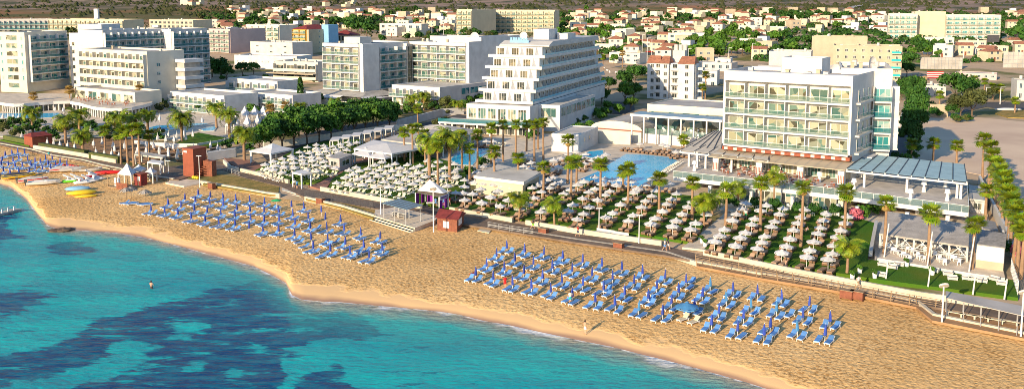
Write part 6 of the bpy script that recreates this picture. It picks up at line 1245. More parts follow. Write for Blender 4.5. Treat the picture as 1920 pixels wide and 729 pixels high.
# bushes
bl = [(45, 250, 'o'), (20, 240, 'd'), (70, 240, 'd'), (90, 250, 'd'), (110, 245, 'o'), (140, 245, 'd'), (175, 238, 'd'), (190, 250, 'd'), (105, 262, 'd'), (300, 262, 'd'), (30, 255, 'o'), (8, 248, 'o'), (205, 232, 'd'), (240, 232, 'd'), (270, 262, 'd'), (425, 278, 'd'), (440, 272, 'd'), (470, 285, 'd'), (820, 236, 'o'), (836, 231, 'o'), (1105, 242, 'l'), (1085, 248, 'l'), (992, 262, 'l'), (1002, 258, 'l'), (1120, 220, 'l'), (1095, 228, 'l'), (1140, 206, 'l'), (1160, 212, 'l'), (1095, 212, 'd'), (1080, 232, 'd'), (1330, 262, 'l'), (1372, 388, 'd'), (1455, 395, 'd'), (1500, 402, 'd'), (1530, 404, 'd'), (1620, 408, 'l'), (1640, 402, 'l'), (1600, 412, 'f'), (1902, 486, 'f'), (1912, 494, 'f'), (1890, 478, 'd'), (1915, 470, 'f'), (788, 296, 'l'), (772, 302, 'l'), (905, 312, 'l'), (1420, 392, 'd'), (560, 340, 'l'), (1570, 405, 'd'), (300, 200, 'l'), (320, 196, 'l'), (305, 208, 'o'), (440, 158, 'l'), (455, 160, 'l'), (500, 163, 'o'), (530, 160, 'l'), (560, 156, 'l'), (880, 195, 'l'), (900, 190, 'l'), (910, 188, 'd'), (840, 214, 'o'), (740, 220, 'l'), (765, 215, 'l'), (1000, 366, 'd'), (880, 330, 'l'), (1700, 305, 'l')]
rb_ = random.Random(44)
for poly, n_, ks in (([(0, 228), (60, 232), (120, 236), (230, 240), (300, 245), (300, 262), (180, 262), (60, 258), (0, 254)], 34, 'ddlo'), ([(300, 192), (330, 205), (420, 212), (480, 222), (560, 205), (560, 196), (480, 205), (420, 196)], 16, 'dll'), ([(370, 165), (430, 160), (520, 166), (600, 165), (600, 156), (470, 150), (400, 152)], 18, 'dll'), ([(760, 210), (890, 205), (905, 190), (880, 182), (850, 196), (700, 214)], 16, 'dlo'), ([(1060, 245), (1110, 225), (1125, 212), (1140, 215), (1120, 240), (1075, 255)], 10, 'dl'), ([(1650, 300), (1700, 300), (1710, 290), (1690, 250), (1720, 240), (1725, 290), (1700, 312)], 10, 'd'), ([(1740, 205), (1790, 212), (1830, 230), (1800, 232), (1740, 222)], 8, 'do')):
    c_ = 0
    while c_ < n_:
        x, y = rb_.uniform(min(p[0] for p in poly), max(p[0] for p in poly)), rb_.uniform(min(p[1] for p in poly), max(p[1] for p in poly))
        if inpoly(np.array([x]), np.array([y]), poly)[0]: bl.append((x, y, rb_.choice(ks))); c_ += 1
cn = {}
for x, y, k in sorted(bl):
    cn[k] = cn.get(k, 0) + 1; nm = {'l': 'bright green', 'd': 'dark green', 'o': 'olive', 'f': 'pink flowering'}[k]
    t = thing('garden_bush', f'{nm} rounded garden bush, {ordn(cn[k])} of the {nm} bushes from the left', 'bush', G(x, y, 1.8), 0, 'garden bushes'); link('leaves', {'l': BUSH, 'd': BUSHD, 'o': BUSHO, 'f': BUSHF}[k], t, sc=(1.25 if y > 220 else 1.8))
# park of bright green trees and other masses up the hill
def scatter(n, poly, key, smin, smax, lab, group, seed, sep=5):
    r = random.Random(seed); out = []; xs = [p[0] for p in poly]; ys = [p[1] for p in poly]; tries = 0
    while len(out) < n and tries < 4000:
        tries += 1; x, y = r.uniform(min(xs), max(xs)), r.uniform(min(ys), max(ys))
        if not inpoly(np.array([x]), np.array([y]), poly)[0]: continue
        if any((x - a) ** 2 + ((y - b_) * 3) ** 2 < sep ** 2 for a, b_ in out): continue
        out.append((x, y))
    out.sort()
    for i, (x, y) in enumerate(out): tree(GT(x, y), r.uniform(smin, smax), key if isinstance(key, str) else r.choice(key), lab.format(ordn(i + 1)), group, small=True)
scatter(34, [(1270, 112), (1300, 78), (1390, 66), (1420, 84), (1425, 110), (1300, 114)], 'leaf', 1.1, 1.6, 'bright green park tree, {} from the left in the park behind the apartments', 'bright green park trees', 1, 9)
scatter(24, [(1600, 34), (1480, 30), (1400, 30), (1420, 42), (1600, 42)], 'leaf_dk', 1.2, 1.6, 'dark tree, {} from the left in the grove under the upper right hill road', 'dark hill grove', 2, 6)
scatter(26, [(1700, 92), (1710, 78), (1760, 92), (1800, 98), (1800, 106), (1710, 112)], ['leaf', 'leaf_dk'], .7, 1.1, 'green tree, {} from the left in front of the long pale hotel', 'trees before the long pale hotel', 3, 6)
scatter(20, [(700, 88), (760, 90), (850, 84), (855, 92), (960, 88), (1060, 80), (1060, 72), (950, 74), (860, 66), (700, 80)], ['leaf_dk', 'leaf_olive'], .8, 1.2, 'dark scrubby tree, {} from the left above the cream-fronted hotel roof', 'trees above the cream-fronted hotel', 4, 7)
scatter(12, [(640, 62), (690, 70), (700, 54), (650, 50)], 'leaf_dk', 1.4, 2.0, 'large dark tree, {} from the left behind the red-roofed beige building', 'large dark trees', 5, 8)
scatter(10, [(560, 52), (640, 56), (640, 48), (560, 44)], 'leaf_dk', 1.0, 1.5, 'dark round tree, {} from the left above the yellow hotel', 'round trees above the yellow hotel', 6, 8)
scatter(22, [(1040, 70), (1060, 84), (1160, 90), (1160, 62), (1050, 52)], ['leaf_dk', 'leaf'], .8, 1.3, 'dark village tree, {} from the left right of the cream hotel on the rise', 'village trees', 7, 7)
scatter(16, [(1440, 110), (1500, 96), (1520, 76), (1440, 70)], ['leaf_dk', 'leaf'], .9, 1.3, 'green tree, {} from the left above the white hotel roof', 'trees above the white hotel', 8, 7)
scatter(14, [(1880, 70), (1920, 90), (1960, 70), (1960, 40), (1900, 40)], 'leaf_dk', 1.3, 2.0, 'dark tree, {} from the left at the upper right edge', 'trees at the upper right edge', 9, 8)
vt = random.Random(21); sp = []
while len(sp) < 110:
    y = vt.uniform(520, 1150); x = vt.uniform(-.52, .56) * y; z = float(tz(x, y)); px, py = proj(x, y, z)
    if blocked(px, py) or (px < 860 and y < 620): continue
    if any((x - a[0]) ** 2 + (y - a[1]) ** 2 < 9 ** 2 for a in spots) or any((x - a[0]) ** 2 + (y - a[1]) ** 2 < 8 ** 2 for a in sp): continue
    sp.append((x, y, z, px))
sp.sort(key=lambda a: a[3])
for i, s in enumerate(sp): tree(s[:3], vt.uniform(.8, 1.35), vt.choice(['leaf_dk', 'leaf_dk', 'leaf', 'leaf_olive']), f'garden tree between village houses, {ordn(i + 1)} of them from the left', 'garden trees between the village houses', small=True)
# hillside scrub: past counting
g = np.random.default_rng(9); mb = MB(); cnt = 0
while cnt < 17000:
    y = g.uniform(1010, 2300) if cnt % 4 else g.uniform(640, 1010); x = g.uniform(-.75, .75) * y
    if math.sin(x / 61 + 2 * math.sin(y / 83)) + math.sin(x / 23 + y / 37) * .7 + g.normal() * .8 < .1: continue
    px_, py_ = proj(x, y, 15)
    if y < 1010 and any((x - a[0] - 5) ** 2 + (y - a[1] - 4) ** 2 < 130 for a in spots): continue
    z = float(tz(x, y)); s = g.uniform(.8, 4.2) if y > 1010 else g.uniform(.6, 1.6); a = g.uniform(0, 6); mb.cone((x, y), s * 1.2, z - .6, z + s, 5, 0, a); cnt += 1
o = link('hillside_scrub', mb.mesh('hillside_scrub', 'scrub')); tag(o, kind='stuff')
# green masses between the village gardens, past counting
g = np.random.default_rng(12); mb = MB(); cnt = 0
while cnt < 1300:
    y = g.uniform(480, 1130); x = g.uniform(-.55, .6) * y; z = float(tz(x, y)); px_, py_ = proj(x, y, z)
    if blocked(px_, py_) and not (px_ > 1435 and py_ < 118) or (px_ < 860 and y < 600): continue
    if any((x - a[0] - 5) ** 2 + (y - a[1] - 4) ** 2 < 75 for a in spots): continue
    cnt += 1; r = g.uniform(1.6, 3.6); hgt_ = g.uniform(1.5, 4.5)
    for k in range(34):
        v = g.normal(size=3); v /= np.linalg.norm(v); v[2] = abs(v[2]); p = np.array([x, y, z + .2]) + v * np.array([r * 1.3, r * 1.3, hgt_]) * g.uniform(.6, 1); t1 = np.cross(v + g.normal(size=3) * .4, g.normal(size=3)); t1 /= np.linalg.norm(t1); t2 = np.cross(v, t1); s = g.uniform(.7, 1.3)
        mb.add([tuple(p - t1 * s), tuple(p - t2 * s), tuple(p + t1 * s), tuple(p + t2 * s)], [(0, 1, 2, 3)])
o = link('village_shrubbery', mb.mesh('village_shrubbery', 'leaf_dk')); tag(o, kind='stuff')
# hill road
a = [GT(x, y) for x, y in [(1570, 42), (1592, 30), (1586, 22), (1600, 14), (1625, 10)]]
mb = MB()
L_ = [Vector(p) for p in a]
for p, q in zip(L_[:-1], L_[1:]):
    n_ = max(1, int((q - p).length / 15))
    for k in range(n_):
        u0, u1 = p.lerp(q, k / n_), p.lerp(q, (k + 1) / n_); d = (u1 - u0); nn = Vector((-d.y, d.x, 0)).normalized() * 5
        z0, z1 = float(tz(u0.x, u0.y)) + .9, float(tz(u1.x, u1.y)) + .9
        mb.add([(u0.x - nn.x, u0.y - nn.y, z0), (u1.x - nn.x, u1.y - nn.y, z1), (u1.x + nn.x, u1.y + nn.y, z1), (u0.x + nn.x, u0.y + nn.y, z0)], [(0, 1, 2, 3)])
struct('hill_road', mb, 'grey')
# ================================================================== PARASOLS AND LOUNGERS
def canopy_mb(r=1.04, h=.38, z=1.62):
    mb = MB(); n = 8; top = (0, 0, z + h); 
    ring = [(r * math.cos(2 * math.pi * i / n + .39), r * math.sin(2 * math.pi * i / n + .39), z) for i in range(n)]
    mid = [((p[0] + q[0]) / 2 * .97, (p[1] + q[1]) / 2 * .97, z + .07) for p, q in zip(ring, ring[1:] + ring[:1])]
    vs = [top] + ring + mid; fs = []
    for i in range(n): fs += [(0, 1 + i, 1 + n + i), (0, 1 + n + i, 1 + (i + 1) % n)]
    mb.add(vs, fs); low = [(p[0], p[1], z - .13) for p in ring]; mb.add(ring + low, [(i, n + i, n + (i + 1) % n, (i + 1) % n) for i in range(n)])
    mb.cone((0, 0), .24, z + h + .02, z + h + .16, 8); mb.cyl((0, 0, z + h), (0, 0, z + h + .25), .03, n=5)
    return mb
cano = canopy_mb().mesh('canopy', 'canvas'); upole = MB().cyl((0, 0, 0), (0, 0, 1.95), .035, n=6).cyl((0, 0, 0), (0, 0, .09), .28, .26, 8).mesh('pole', 'metal')
def closed_mb(z0=.75, z1=2.05, r=.13):
    mb = MB(); n = 8; rings = []
    for z, rr in ((z0, r * .95), (z0 + .15, r * 1.15), ((z0 + z1) / 2, r * .95), (z1 - .25, r * .6), (z1, .02)):
        rings.append([(rr * (1 + .25 * (i % 2)) * math.cos(2 * math.pi * i / n), rr * (1 + .25 * (i % 2)) * math.sin(2 * math.pi * i / n), z) for i in range(n)])
    mb.loft(rings); return mb
ccl = closed_mb().mesh('folded_canopy', 'blue_cv'); cpole = MB().cyl((0, 0, -.2), (0, 0, 2.15), .028, n=6).mesh('pole', 'metal'); ccll = closed_mb().mesh('folded_canopy', 'blue_lt'); cclw = closed_mb(.5, 1.75, .2).mesh('folded_canopy', 'canvas')
def lounger_mb(back=32, w=.66, L=1.95, hs=.34, th=.07):
    """frame and cushion of a sun lounger lying along +y, head end at +y"""
    fr, cu = MB(), MB(); lb = .72; a = R(back); y1 = L / 2 - lb; yb, zb = y1 + lb * math.cos(a), hs + lb * math.sin(a)
    for s in (-1, 1):
        x = s * (w / 2 - .03); fr.box(x - .03, x + .03, -L / 2, y1 + lb * .75, hs - .09, hs - .02)
        for y in (-L / 2 + .2, y1 + lb * .5): fr.box(x - .03, x + .03, y - .03, y + .03, 0, hs - .091)
        fr.cyl((x, y1, hs - .03), (x, yb, zb - .03), .025, n=4)
    fr.box(-w / 2, w / 2, -L / 2 - .02, -L / 2 + .05, hs - .08, hs + .0)
    fr.cyl((-w / 2, yb, zb), (w / 2, yb, zb), .03, n=4)
    c = w / 2 - .04
    n_ = 1
    cu.add([(-c, -L / 2 + .04, hs), (c, -L / 2 + .04, hs), (c, y1, hs - .01), (-c, y1, hs - .01), (-c, -L / 2 + .04, hs + th), (c, -L / 2 + .04, hs + th), (c, y1, hs + th - .01), (-c, y1, hs + th - .01)], [(0, 3, 2, 1), (4, 5, 6, 7), (0, 1, 5, 4), (1, 2, 6, 5), (3, 0, 4, 7)])
    sn, cs_ = math.sin(a), math.cos(a)
    cu.add([(-c, y1, hs - .01), (c, y1, hs - .01), (c, yb, zb), (-c, yb, zb), (-c, y1, hs + th - .01), (c, y1, hs + th - .01), (c, yb - th * sn, zb + th * cs_), (-c, yb - th * sn, zb + th * cs_)], [(0, 3, 2, 1), (4, 5, 6, 7), (1, 2, 6, 5), (2, 3, 7, 6), (3, 0, 4, 7)])
    return fr, cu
LB = [lounger_mb(b_) for b_ in (28, 38, 6)]
BL = [(f.mesh('frame', 'lframe'), c.mesh('sling', 'blue_cush')) for f, c in LB]
WLg = [(f.mesh('frame', 'lframe'), c.mesh('sling', 'ivory_cush')) for f, c in [lounger_mb(b_, .64, 1.9, .33, .04) for b_ in (42, 50)]]
def brown_mb(back):
    f, c = lounger_mb(back, .78, 2.0, .38, .12); f.box(-.36, .36, -.96, .35, .12, .285); return f, c
BR = [(f.mesh('frame', 'rattan'), c.mesh('cushion', 'brown_cush')) for f, c in [brown_mb(b_) for b_ in (24, 34, 3)]]
def lounger(kind, P, az, lab, group, var=0):
    nm, cat, V_ = {'blue': ('beach_lounger', 'beach lounger', BL), 'ivory': ('garden_lounger', 'garden lounger', WLg), 'brown': ('cushioned_lounger', 'cushioned lounger', BR)}[kind]
    f, c = V_[var % len(V_)]; t = thing(nm, lab, cat, P, -az, group); link('frame', f, t); link('cushion' if kind == 'brown' else 'sling', c, t); return t
LA = R(34)
lr = random.Random(3)
def sea_umb(px, pyt, kind='closed'):
    # top of the parasol is 2.1 m above the sand
    z = .9
    for _ in range(4):
        P = G(px, pyt, z + 2.1); q = proj(P[0], P[1], z); z = float(beach_z(beach_t(q[0], q[1])))
    return (P[0], P[1], z)
def umbrella(P, kind, lab, group):
    t = thing('closed_parasol' if kind != 'open_white' else 'open_parasol', lab, 'parasol', P, lr.uniform(0, .8), group)
    if kind == 'open_white': t.rotation_euler = (lr.gauss(0, .035), lr.gauss(0, .035), lr.uniform(0, .8)); link('canopy', cano, t, (0, 0, lr.uniform(-.1, .08)), sc=lr.uniform(.93, 1.06)); link('pole', upole, t)
    else:
        t.rotation_euler = (lr.gauss(0, .03), lr.gauss(0, .03), lr.uniform(0, 3)); link('folded_canopy', {'closed': ccl, 'light': ccll, 'white': cclw}[kind], t); link('pole', cpole, t)
    return t
def pair(P, az, kind, desc, group, var=None, off=.62, back=0.0, zf=None, only=None):
    ax, ay = math.cos(az), -math.sin(az); bx, by = math.sin(az), math.cos(az)
    for s in (-1, 1):
        if only and s != only: continue
        o_ = off + lr.uniform(-.06, .12); a2 = az + lr.uniform(-.1, .1); sh = back + lr.uniform(-.25, .25)
        x, y = P[0] + ax * o_ * s + bx * sh, P[1] + ay * o_ * s + by * sh; z = P[2]
        if zf: z = zf(x, y)
        lounger(kind, (x, y, z), a2, ('left' if s < 0 else 'right') + ' ' + desc, group, lr.randrange(8) if var is None else var)
def beach_zxy(x, y):
    z = .9
    for _ in range(3): q = proj(x, y, z); z = float(beach_z(beach_t(q[0], q[1])))
    return z
c1 = lambda L: crop(860, 430, 3.471, L); c3 = lambda L: crop(1220, 460, 3.471, L); l1 = lambda L: crop(220, 330, 4.289, L); l2 = lambda L: crop(480, 340, 4.289, L)
RIGHT = [c1([(315, 65), (430, 88), (552, 105), (677, 130), (806, 152), (933, 178), (1063, 200), (1198, 225)]) + c3([(93, 150), (233, 175), (390, 200), (540, 230), (697, 247), (858, 280), (1033, 320), (1171, 420)]),
 c1([(247, 115), (366, 145), (487, 165), (612, 190), (740, 210), (869, 237), (1003, 260), (1141, 285), (1290, 318)]) + c3([(186, 237), (337, 262), (497, 290), (657, 330), (822, 355), (995, 395), (1137, 508)]),
 c1([(180, 177), (300, 202), (423, 225), (547, 255), (674, 278), (808, 298), (945, 325), (1084, 357), (1237, 380)]) + c3([(135, 308), (288, 335), (445, 368), (607, 400), (780, 455), (960, 480)]),
 c1([(109, 235), (227, 262), (352, 295), (475, 315), (601, 340), (740, 370), (890, 402), (1022, 422), (1172, 455)]) + c3([(80, 378), (398, 442), (566, 480), (740, 505)])]
LEFT = [l1([(650, 95), (745, 115), (852, 130), (952, 140), (1063, 150)]) + l2([(65, 123), (163, 140), (285, 145), (386, 160), (527, 185), (553, 245), (681, 260)]),
 l1([(537, 132), (628, 150), (742, 165), (847, 180), (957, 210), (1068, 222)]) + l2([(65, 185), (184, 188), (294, 215), (420, 235), (568, 320), (708, 330), (842, 362), (998, 392)]),
 l1([(408, 170), (508, 190), (618, 218), (720, 235), (832, 250), (943, 262), (1072, 288)]) + l2([(62, 260), (183, 255), (312, 280), (434, 310), (573, 410), (717, 435), (869, 460), (1018, 485)]),
 l1([(272, 218), (377, 235), (484, 248), (593, 280), (702, 300), (815, 320), (948, 335), (1055, 355)]) + l2([(57, 335), (180, 335), (308, 370), (445, 400), (457, 467), (597, 490), (756, 510), (909, 540)])]
FARL = [crop(0, 260, 5.207, [(45, 112), (113, 95), (170, 85), (238, 92)]), crop(0, 260, 5.207, [(20, 160), (125, 165), (183, 140), (268, 158), (338, 172), (445, 150), (512, 150), (583, 180)]), crop(0, 260, 5.207, [(8, 200), (78, 205), (143, 215), (217, 215), (300, 205), (395, 180), (465, 195), (540, 205), (648, 200)]), crop(0, 260, 5.207, [(30, 260), (95, 280), (180, 270), (285, 270), (340, 235), (410, 240), (490, 235)])]
ROWN = ['row nearest promenade', 'second row down', 'third row down', 'row nearest sea']
for rows, bn in ((RIGHT, 'right beach block'), (LEFT, 'middle beach block'), (FARL, 'far left beach block')):
    for ri, row_ in enumerate(rows):
        for ci, (px, py) in enumerate(sorted(row_)):
            P = sea_umb(px, py); kd = 'closed'
            if bn[0] == 'r' and (ri, ci) in ((0, 10), (1, 11), (1, 12), (1, 13), (2, 14), (3, 8)): kd = 'light'
            if bn[0] == 'm' and (ri, ci) == (0, 6):
                t = thing('open_parasol', 'flat open green parasol near the beach steps', 'parasol', P, 0); mb = MB(); mb.cone((0, 0), 1.0, 1.8, 2.1, 8); link('canopy', mb.mesh('canopy', 'green_cv'), t); link('pole', cpole, t)
            else: umbrella(P, kd, ('light blue' if kd == 'light' else 'closed blue') + f' parasol, {ordn(ci + 1)} from left in the {ROWN[ri]}, {bn}', 'blue beach parasols')
            if bn[0] == 'r' and ((ri, ci) in ((1, 6), (0, 10)) or (ri == 2 and ci == 12)): 
                pass
            if (bn[0] == 'm' and (ri, ci) in ((0, 9), (0, 10), (0, 7), (3, 11), (3, 7))): continue
            pair(P, LA if bn[0] != 'f' else R(40), 'blue', f'blue lounger beside parasol {ordn(ci + 1)} from left, {ROWN[ri]}, {bn}', 'blue beach loungers', back=-.3, zf=beach_zxy, off=.55)
# towels left on loungers
tw = MB(); tw.box(-.3, .3, -.8, .25, .42, .45); [tw.box(-.3 + k * .12, -.24 + k * .12, -.8, .25, .451, .455, 1) for k in range(5)]
TWL = [('red', 'dkred', 'pink-red towel'), ('blue_lt', 'canvas', 'striped light blue towel'), ('navy', 'canvas', 'navy and white striped towel'), ('yel', 'lime', 'bright yellow-green towel'), ('teal_cloth', 'teal_cloth', 'turquoise towel')]
for i, (x, y, k) in enumerate([(889, 517, 0), (1538, 421, 2), (1552, 412, 2), (1505, 428, 1), (1024, 406, 3), (1476, 484, 2), (1563, 500, 1), (1415, 433, 0), (1597, 423, 2), (907, 388, 1)]):
    z_ = 1.96 if y < 505 or x > 1540 else .95; a_, b_, d_ = TWL[k]; o = link('beach_towel', tw.mesh('beach_towel', [a_, b_]), None, G(x, y, z_), -LA); tag(o, f'{d_} on a lounger, ' + ['front left corner of the right beach block', 'right lawn, upper one of the pair', 'right lawn, beside the path of palms', 'right lawn under a middle parasol', 'near the small green palm by the path', 'lowest row of the right lawn', 'right end of the lowest row, right lawn', 'left part of the right lawn', 'right edge of the right lawn', 'lawn right of the massage tent'][i], 'towel')
# open blue parasol
P = G(*c3([(235, 460)])[0], 1.2); t = thing('open_parasol', 'big open sky-blue parasol in the middle of the right beach block', 'parasol', (P[0], P[1], beach_zxy(P[0], P[1])), 0); mb = canopy_mb(1.45, .55, 1.5); link('canopy', mb.mesh('canopy', 'blue_lt'), t); link('pole', upole, t)
for i, (x, y) in enumerate(c3([(212, 470), (282, 488)])): P = G(x, y, 1.2); o = lounger('ivory', (P[0], P[1], beach_zxy(P[0], P[1])), R(50), ['pale lounger under the open sky-blue parasol', 'pale lounger just right of the open sky-blue parasol'][i], None)
# extra loungers seen between parasols
for i, (x, y) in enumerate(c1([(640, 230), (685, 235), (230, 240), (317, 265), (965, 340), (1010, 392), (970, 395), (1150, 440), (1255, 455)]) + c3([(555, 440), (905, 455), (1018, 495), (265, 240), (660, 485)]) + l2([(350, 490), (365, 500), (390, 525), (410, 545), (430, 560), (525, 570), (525, 600), (648, 560), (810, 590), (865, 632), (1000, 560), (1060, 590), (640, 490), (560, 498), (490, 385), (760, 410)]) + l1([(60, 215), (895, 300), (870, 385), (905, 390)])):
    P = G(x, y, 1.2); lounger('blue', (P[0], P[1], beach_zxy(P[0], P[1])), LA + lr.uniform(-.15, .25), f'blue lounger without its own parasol, {ordn(i + 1)} of these spare ones', 'blue beach loungers', lr.randrange(8)) if i % 2 == 0 else None
# stacked loungers
for i, (x, y) in enumerate(l1([(85, 225), (200, 232)])):
    P = G(x, y, 1.0)
    for k in range(5): a_ = R(60); o = lounger('blue', (P[0] + k * .3 * math.cos(-R(20)), P[1] + k * .3 * math.sin(-R(20)), beach_zxy(P[0], P[1])), a_, f'folded blue lounger, {ORD[k]} of five pushed together in the {["left", "right"][i]} bundle by the thatched shades', 'blue beach loungers', 2)
# ---- white parasols on the lawns
q1 = lambda L: crop(450, 220, 4.86, L); q2 = lambda L: crop(600, 280, 4.862, L); q3 = lambda L: crop(820, 320, 4.862, L); q4 = lambda L: crop(1060, 320, 4.557, L); q5 = lambda L: crop(1310, 360, 4.557, L); q6 = lambda L: crop(860, 230, 5.207, L)
GARD = [('left lawn', 'ivory', [q1([(258, 443), (305, 465), (383, 482)]), q1([(227, 412), (321, 425), (404, 432), (495, 440), (612, 455), (702, 468)]), q1([(305, 385), (402, 390), (493, 395), (583, 405), (690, 420), (785, 430)]), q1([(384, 355), (484, 362), (571, 372), (664, 378), (768, 388), (868, 440)]), q1([(462, 330), (567, 335), (655, 345), (730, 355)]), q1([(540, 305), (635, 310), (728, 315), (818, 325)]), q1([(612, 257), (709, 287), (790, 290), (898, 302)]), q1([(695, 263), (778, 265), (870, 272), (970, 280)]), q1([(695, 235), (763, 240), (850, 247), (933, 253)]), q1([(917, 228), (1004, 235), (980, 210), (1068, 218)])]),
 ('middle lawn', 'ivory', [q2([(152, 280), (265, 297), (390, 300), (505, 315), (633, 322), (755, 340)]), q2([(232, 242), (347, 253), (462, 263), (583, 273), (716, 280), (845, 302)]), q2([(303, 212), (413, 225), (532, 230), (655, 240), (783, 250), (908, 266), (1160, 318)]), q2([(365, 180), (488, 192), (600, 203), (723, 214), (845, 222), (967, 232), (1095, 247)]), q2([(267, 175), (437, 157), (553, 165), (663, 175), (785, 187), (903, 195), (1030, 208), (1140, 222), (1240, 232)]), q2([(330, 150), (505, 128), (625, 138), (735, 145), (858, 155), (970, 170), (1092, 180), (1220, 190)]), q2([(568, 100), (685, 110), (803, 122), (910, 132), (1028, 138), (1150, 152), (1255, 165)]), q2([(980, 85), (1075, 100), (1230, 115)])]),
 ('lawn by the large pool', 'brown', [q3([(250, 250), (403, 270), (572, 295), (753, 322), (943, 358)]) + q4([(100, 385), (350, 375), (540, 400), (732, 430), (918, 455), (1070, 478)]), q3([(165, 180), (237, 180), (322, 195), (480, 215), (647, 245), (812, 285), (988, 305)]) + q4([(20, 320), (155, 340), (205, 293), (405, 328), (583, 350), (768, 380), (950, 405), (1115, 425)]), q3([(93, 118), (243, 128), (397, 147), (555, 165), (883, 225), (1070, 240)]) + q4([(65, 270), (272, 232), (473, 265), (650, 292), (830, 320), (1000, 340), (1205, 345)]), q3([(180, 38), (247, 65), (345, 82), (425, 95), (510, 108), (597, 112), (685, 122)]), q3([(865, 130), (908, 112), (945, 90), (1010, 62), (1058, 40), (948, 170), (1020, 130), (1075, 98), (1133, 80), (1155, 190)]), q4([(145, 210), (340, 188), (527, 215), (688, 238), (863, 265), (1042, 290)]), q4([(200, 165), (255, 130), (385, 155), (588, 170), (740, 192), (905, 220), (1085, 245)]), q4([(45, 140), (105, 108), (310, 95), (435, 105), (617, 138), (775, 155), (948, 175)]), q4([(165, 78), (250, 35), (340, 45), (400, 57), (470, 60), (570, 75), (690, 100), (735, 55), (895, 90)])]),
 ('lawn below the hotel terrace', 'brown', [q5([(137, 400), (310, 430), (500, 455), (712, 490), (925, 525), (1110, 550)]), q5([(185, 348), (358, 370), (545, 400), (745, 435), (955, 465), (1145, 495)]), q5([(222, 292), (400, 318), (575, 345), (780, 372), (985, 408), (1160, 430)]), q5([(285, 222), (455, 248), (620, 272), (812, 302), (1015, 330), (1187, 358)]), q5([(320, 168), (482, 200), (650, 222), (845, 245), (1040, 275), (1215, 305)]), q5([(370, 120), (527, 138), (690, 165), (870, 188), (1065, 213), (1250, 245)]), q5([(400, 75), (583, 90), (725, 115), (905, 130), (1085, 160), (1275, 185)])]),
 ('pool deck', 'brown', [q6([(930, 345), (1000, 330), (1070, 290), (1150, 270), (1190, 310), (1245, 295), (1300, 345), (1360, 320), (1395, 320), (1440, 295), (1230, 380), (975, 405), (905, 430), (815, 390)]), q6([(700, 430), (640, 400), (715, 375), (640, 320), (690, 305), (620, 275), (385, 355), (235, 410), (180, 455)]), q6([(80, 160), (215, 160), (270, 165), (340, 170)]), crop(1130, 180, 4.86, [(340, 415), (545, 430), (590, 440), (668, 490)])])]
for zone, kind, rows in GARD:
    for ri, row_ in enumerate(rows):
        for ci, (px, py) in enumerate(sorted(row_)):
            zg = 1.96 if zone != 'pool deck' else 1.72
            P = G(px, py, zg + 2.05); P = (P[0], P[1], zg)
            umbrella(P, 'open_white', f'open white parasol, {ordn(ci + 1)} from left in row {ONE[ri]} from sea, {zone}', 'open white parasols')
            if zone == 'middle lawn' and ri > 6 or zone == 'left lawn' and ri > 8 or (zone == 'lawn by the large pool' and ri == 3): continue
            pair(P, LA, kind, f'{"ivory" if kind == "ivory" else "taupe"} lounger of parasol {ordn(ci + 1)} from left, row {ONE[ri]}, {zone}', ('ivory' if kind == 'ivory' else 'taupe') + ' loungers under white parasols', off=.58, back=-.7 if kind == 'brown' else -.9)
# rows of poolside loungers without parasols
for i in range(16):
    a, b_ = G(1168, 283, 1.72), G(1290, 296, 1.72); t_ = i / 15; lounger('brown', (a[0] + (b_[0] - a[0]) * t_, a[1] + (b_[1] - a[1]) * t_, 1.72), LA, f'taupe lounger, {ORD[i]} from the left along the far edge of the large pool', 'taupe poolside loungers', i)
for i in range(14):
    a, b_ = G(1275, 306, 1.72), G(1232, 334, 1.72); t_ = i / 13; lounger('ivory', (a[0] + (b_[0] - a[0]) * t_, a[1] + (b_[1] - a[1]) * t_, 1.72), R(125), f'pale lounger, {ORD[i]} from the back along the right edge of the large pool', 'pale poolside loungers', i)
for i in range(14):
    a, b_ = G(868, 270, 1.72), G(945, 275, 1.72); t_ = i / 13; lounger('ivory', (a[0] + (b_[0] - a[0]) * t_, a[1] + (b_[1] - a[1]) * t_, 1.72), LA, f'pale lounger, {ORD[i]} from the left behind the pool below the stepped hotel', 'pale poolside loungers', i)
# closed white parasols in the left garden
cw = crop(0, 180, 6.077, [(535, 490), (605, 500), (685, 515), (765, 530), (850, 540), (1060, 500), (1160, 485), (1095, 600), (1185, 615), (1270, 620), (1300, 560), (1285, 520), (1355, 640), (1415, 530), (1555, 610), (1030, 350), (150, 205), (90, 200), (210, 215), (270, 225), (30, 205), (625, 120), (720, 125), (250, 420), (320, 425)]) + crop(240, 170, 5.608, [(312, 460), (395, 475), (423, 435), (513, 440), (485, 475), (340, 430), (680, 425), (590, 415), (605, 460), (420, 345), (330, 260), (335, 370), (780, 280), (1010, 515), (866, 540), (940, 560), (970, 590), (692, 565), (742, 580), (817, 610), (655, 625), (585, 610), (595, 660), (525, 605), (510, 650), (420, 590), (425, 630), (325, 585), (325, 625), (270, 540), (190, 530), (110, 540), (105, 590), (190, 590), (480, 550), (390, 540), (85, 615)])
for i, (x, y) in enumerate(sorted(cw)):
    P = G(x, y, 1.7 + 2.0); P = (P[0], P[1], 1.68); t = umbrella(P, 'white', f'closed white parasol, {ordn(i + 1)} from the left in the left-hand gardens', 'closed white parasols in the left gardens')
    t.scale = (1.5, 1.5, 1.15)
    if y > 265: tl_ = lounger('brown', (P[0] + .9, P[1], 1.68), LA, f'dark low lounger beside closed white parasol {ordn(i + 1)} from the left', 'dark loungers in the left gardens', 2)
    if y > 265: tl_.name = 'dark_lounger'; tl_['category'] = 'wooden lounger'  # same rattan frame and taupe cushion as the lawn loungers, only named apart
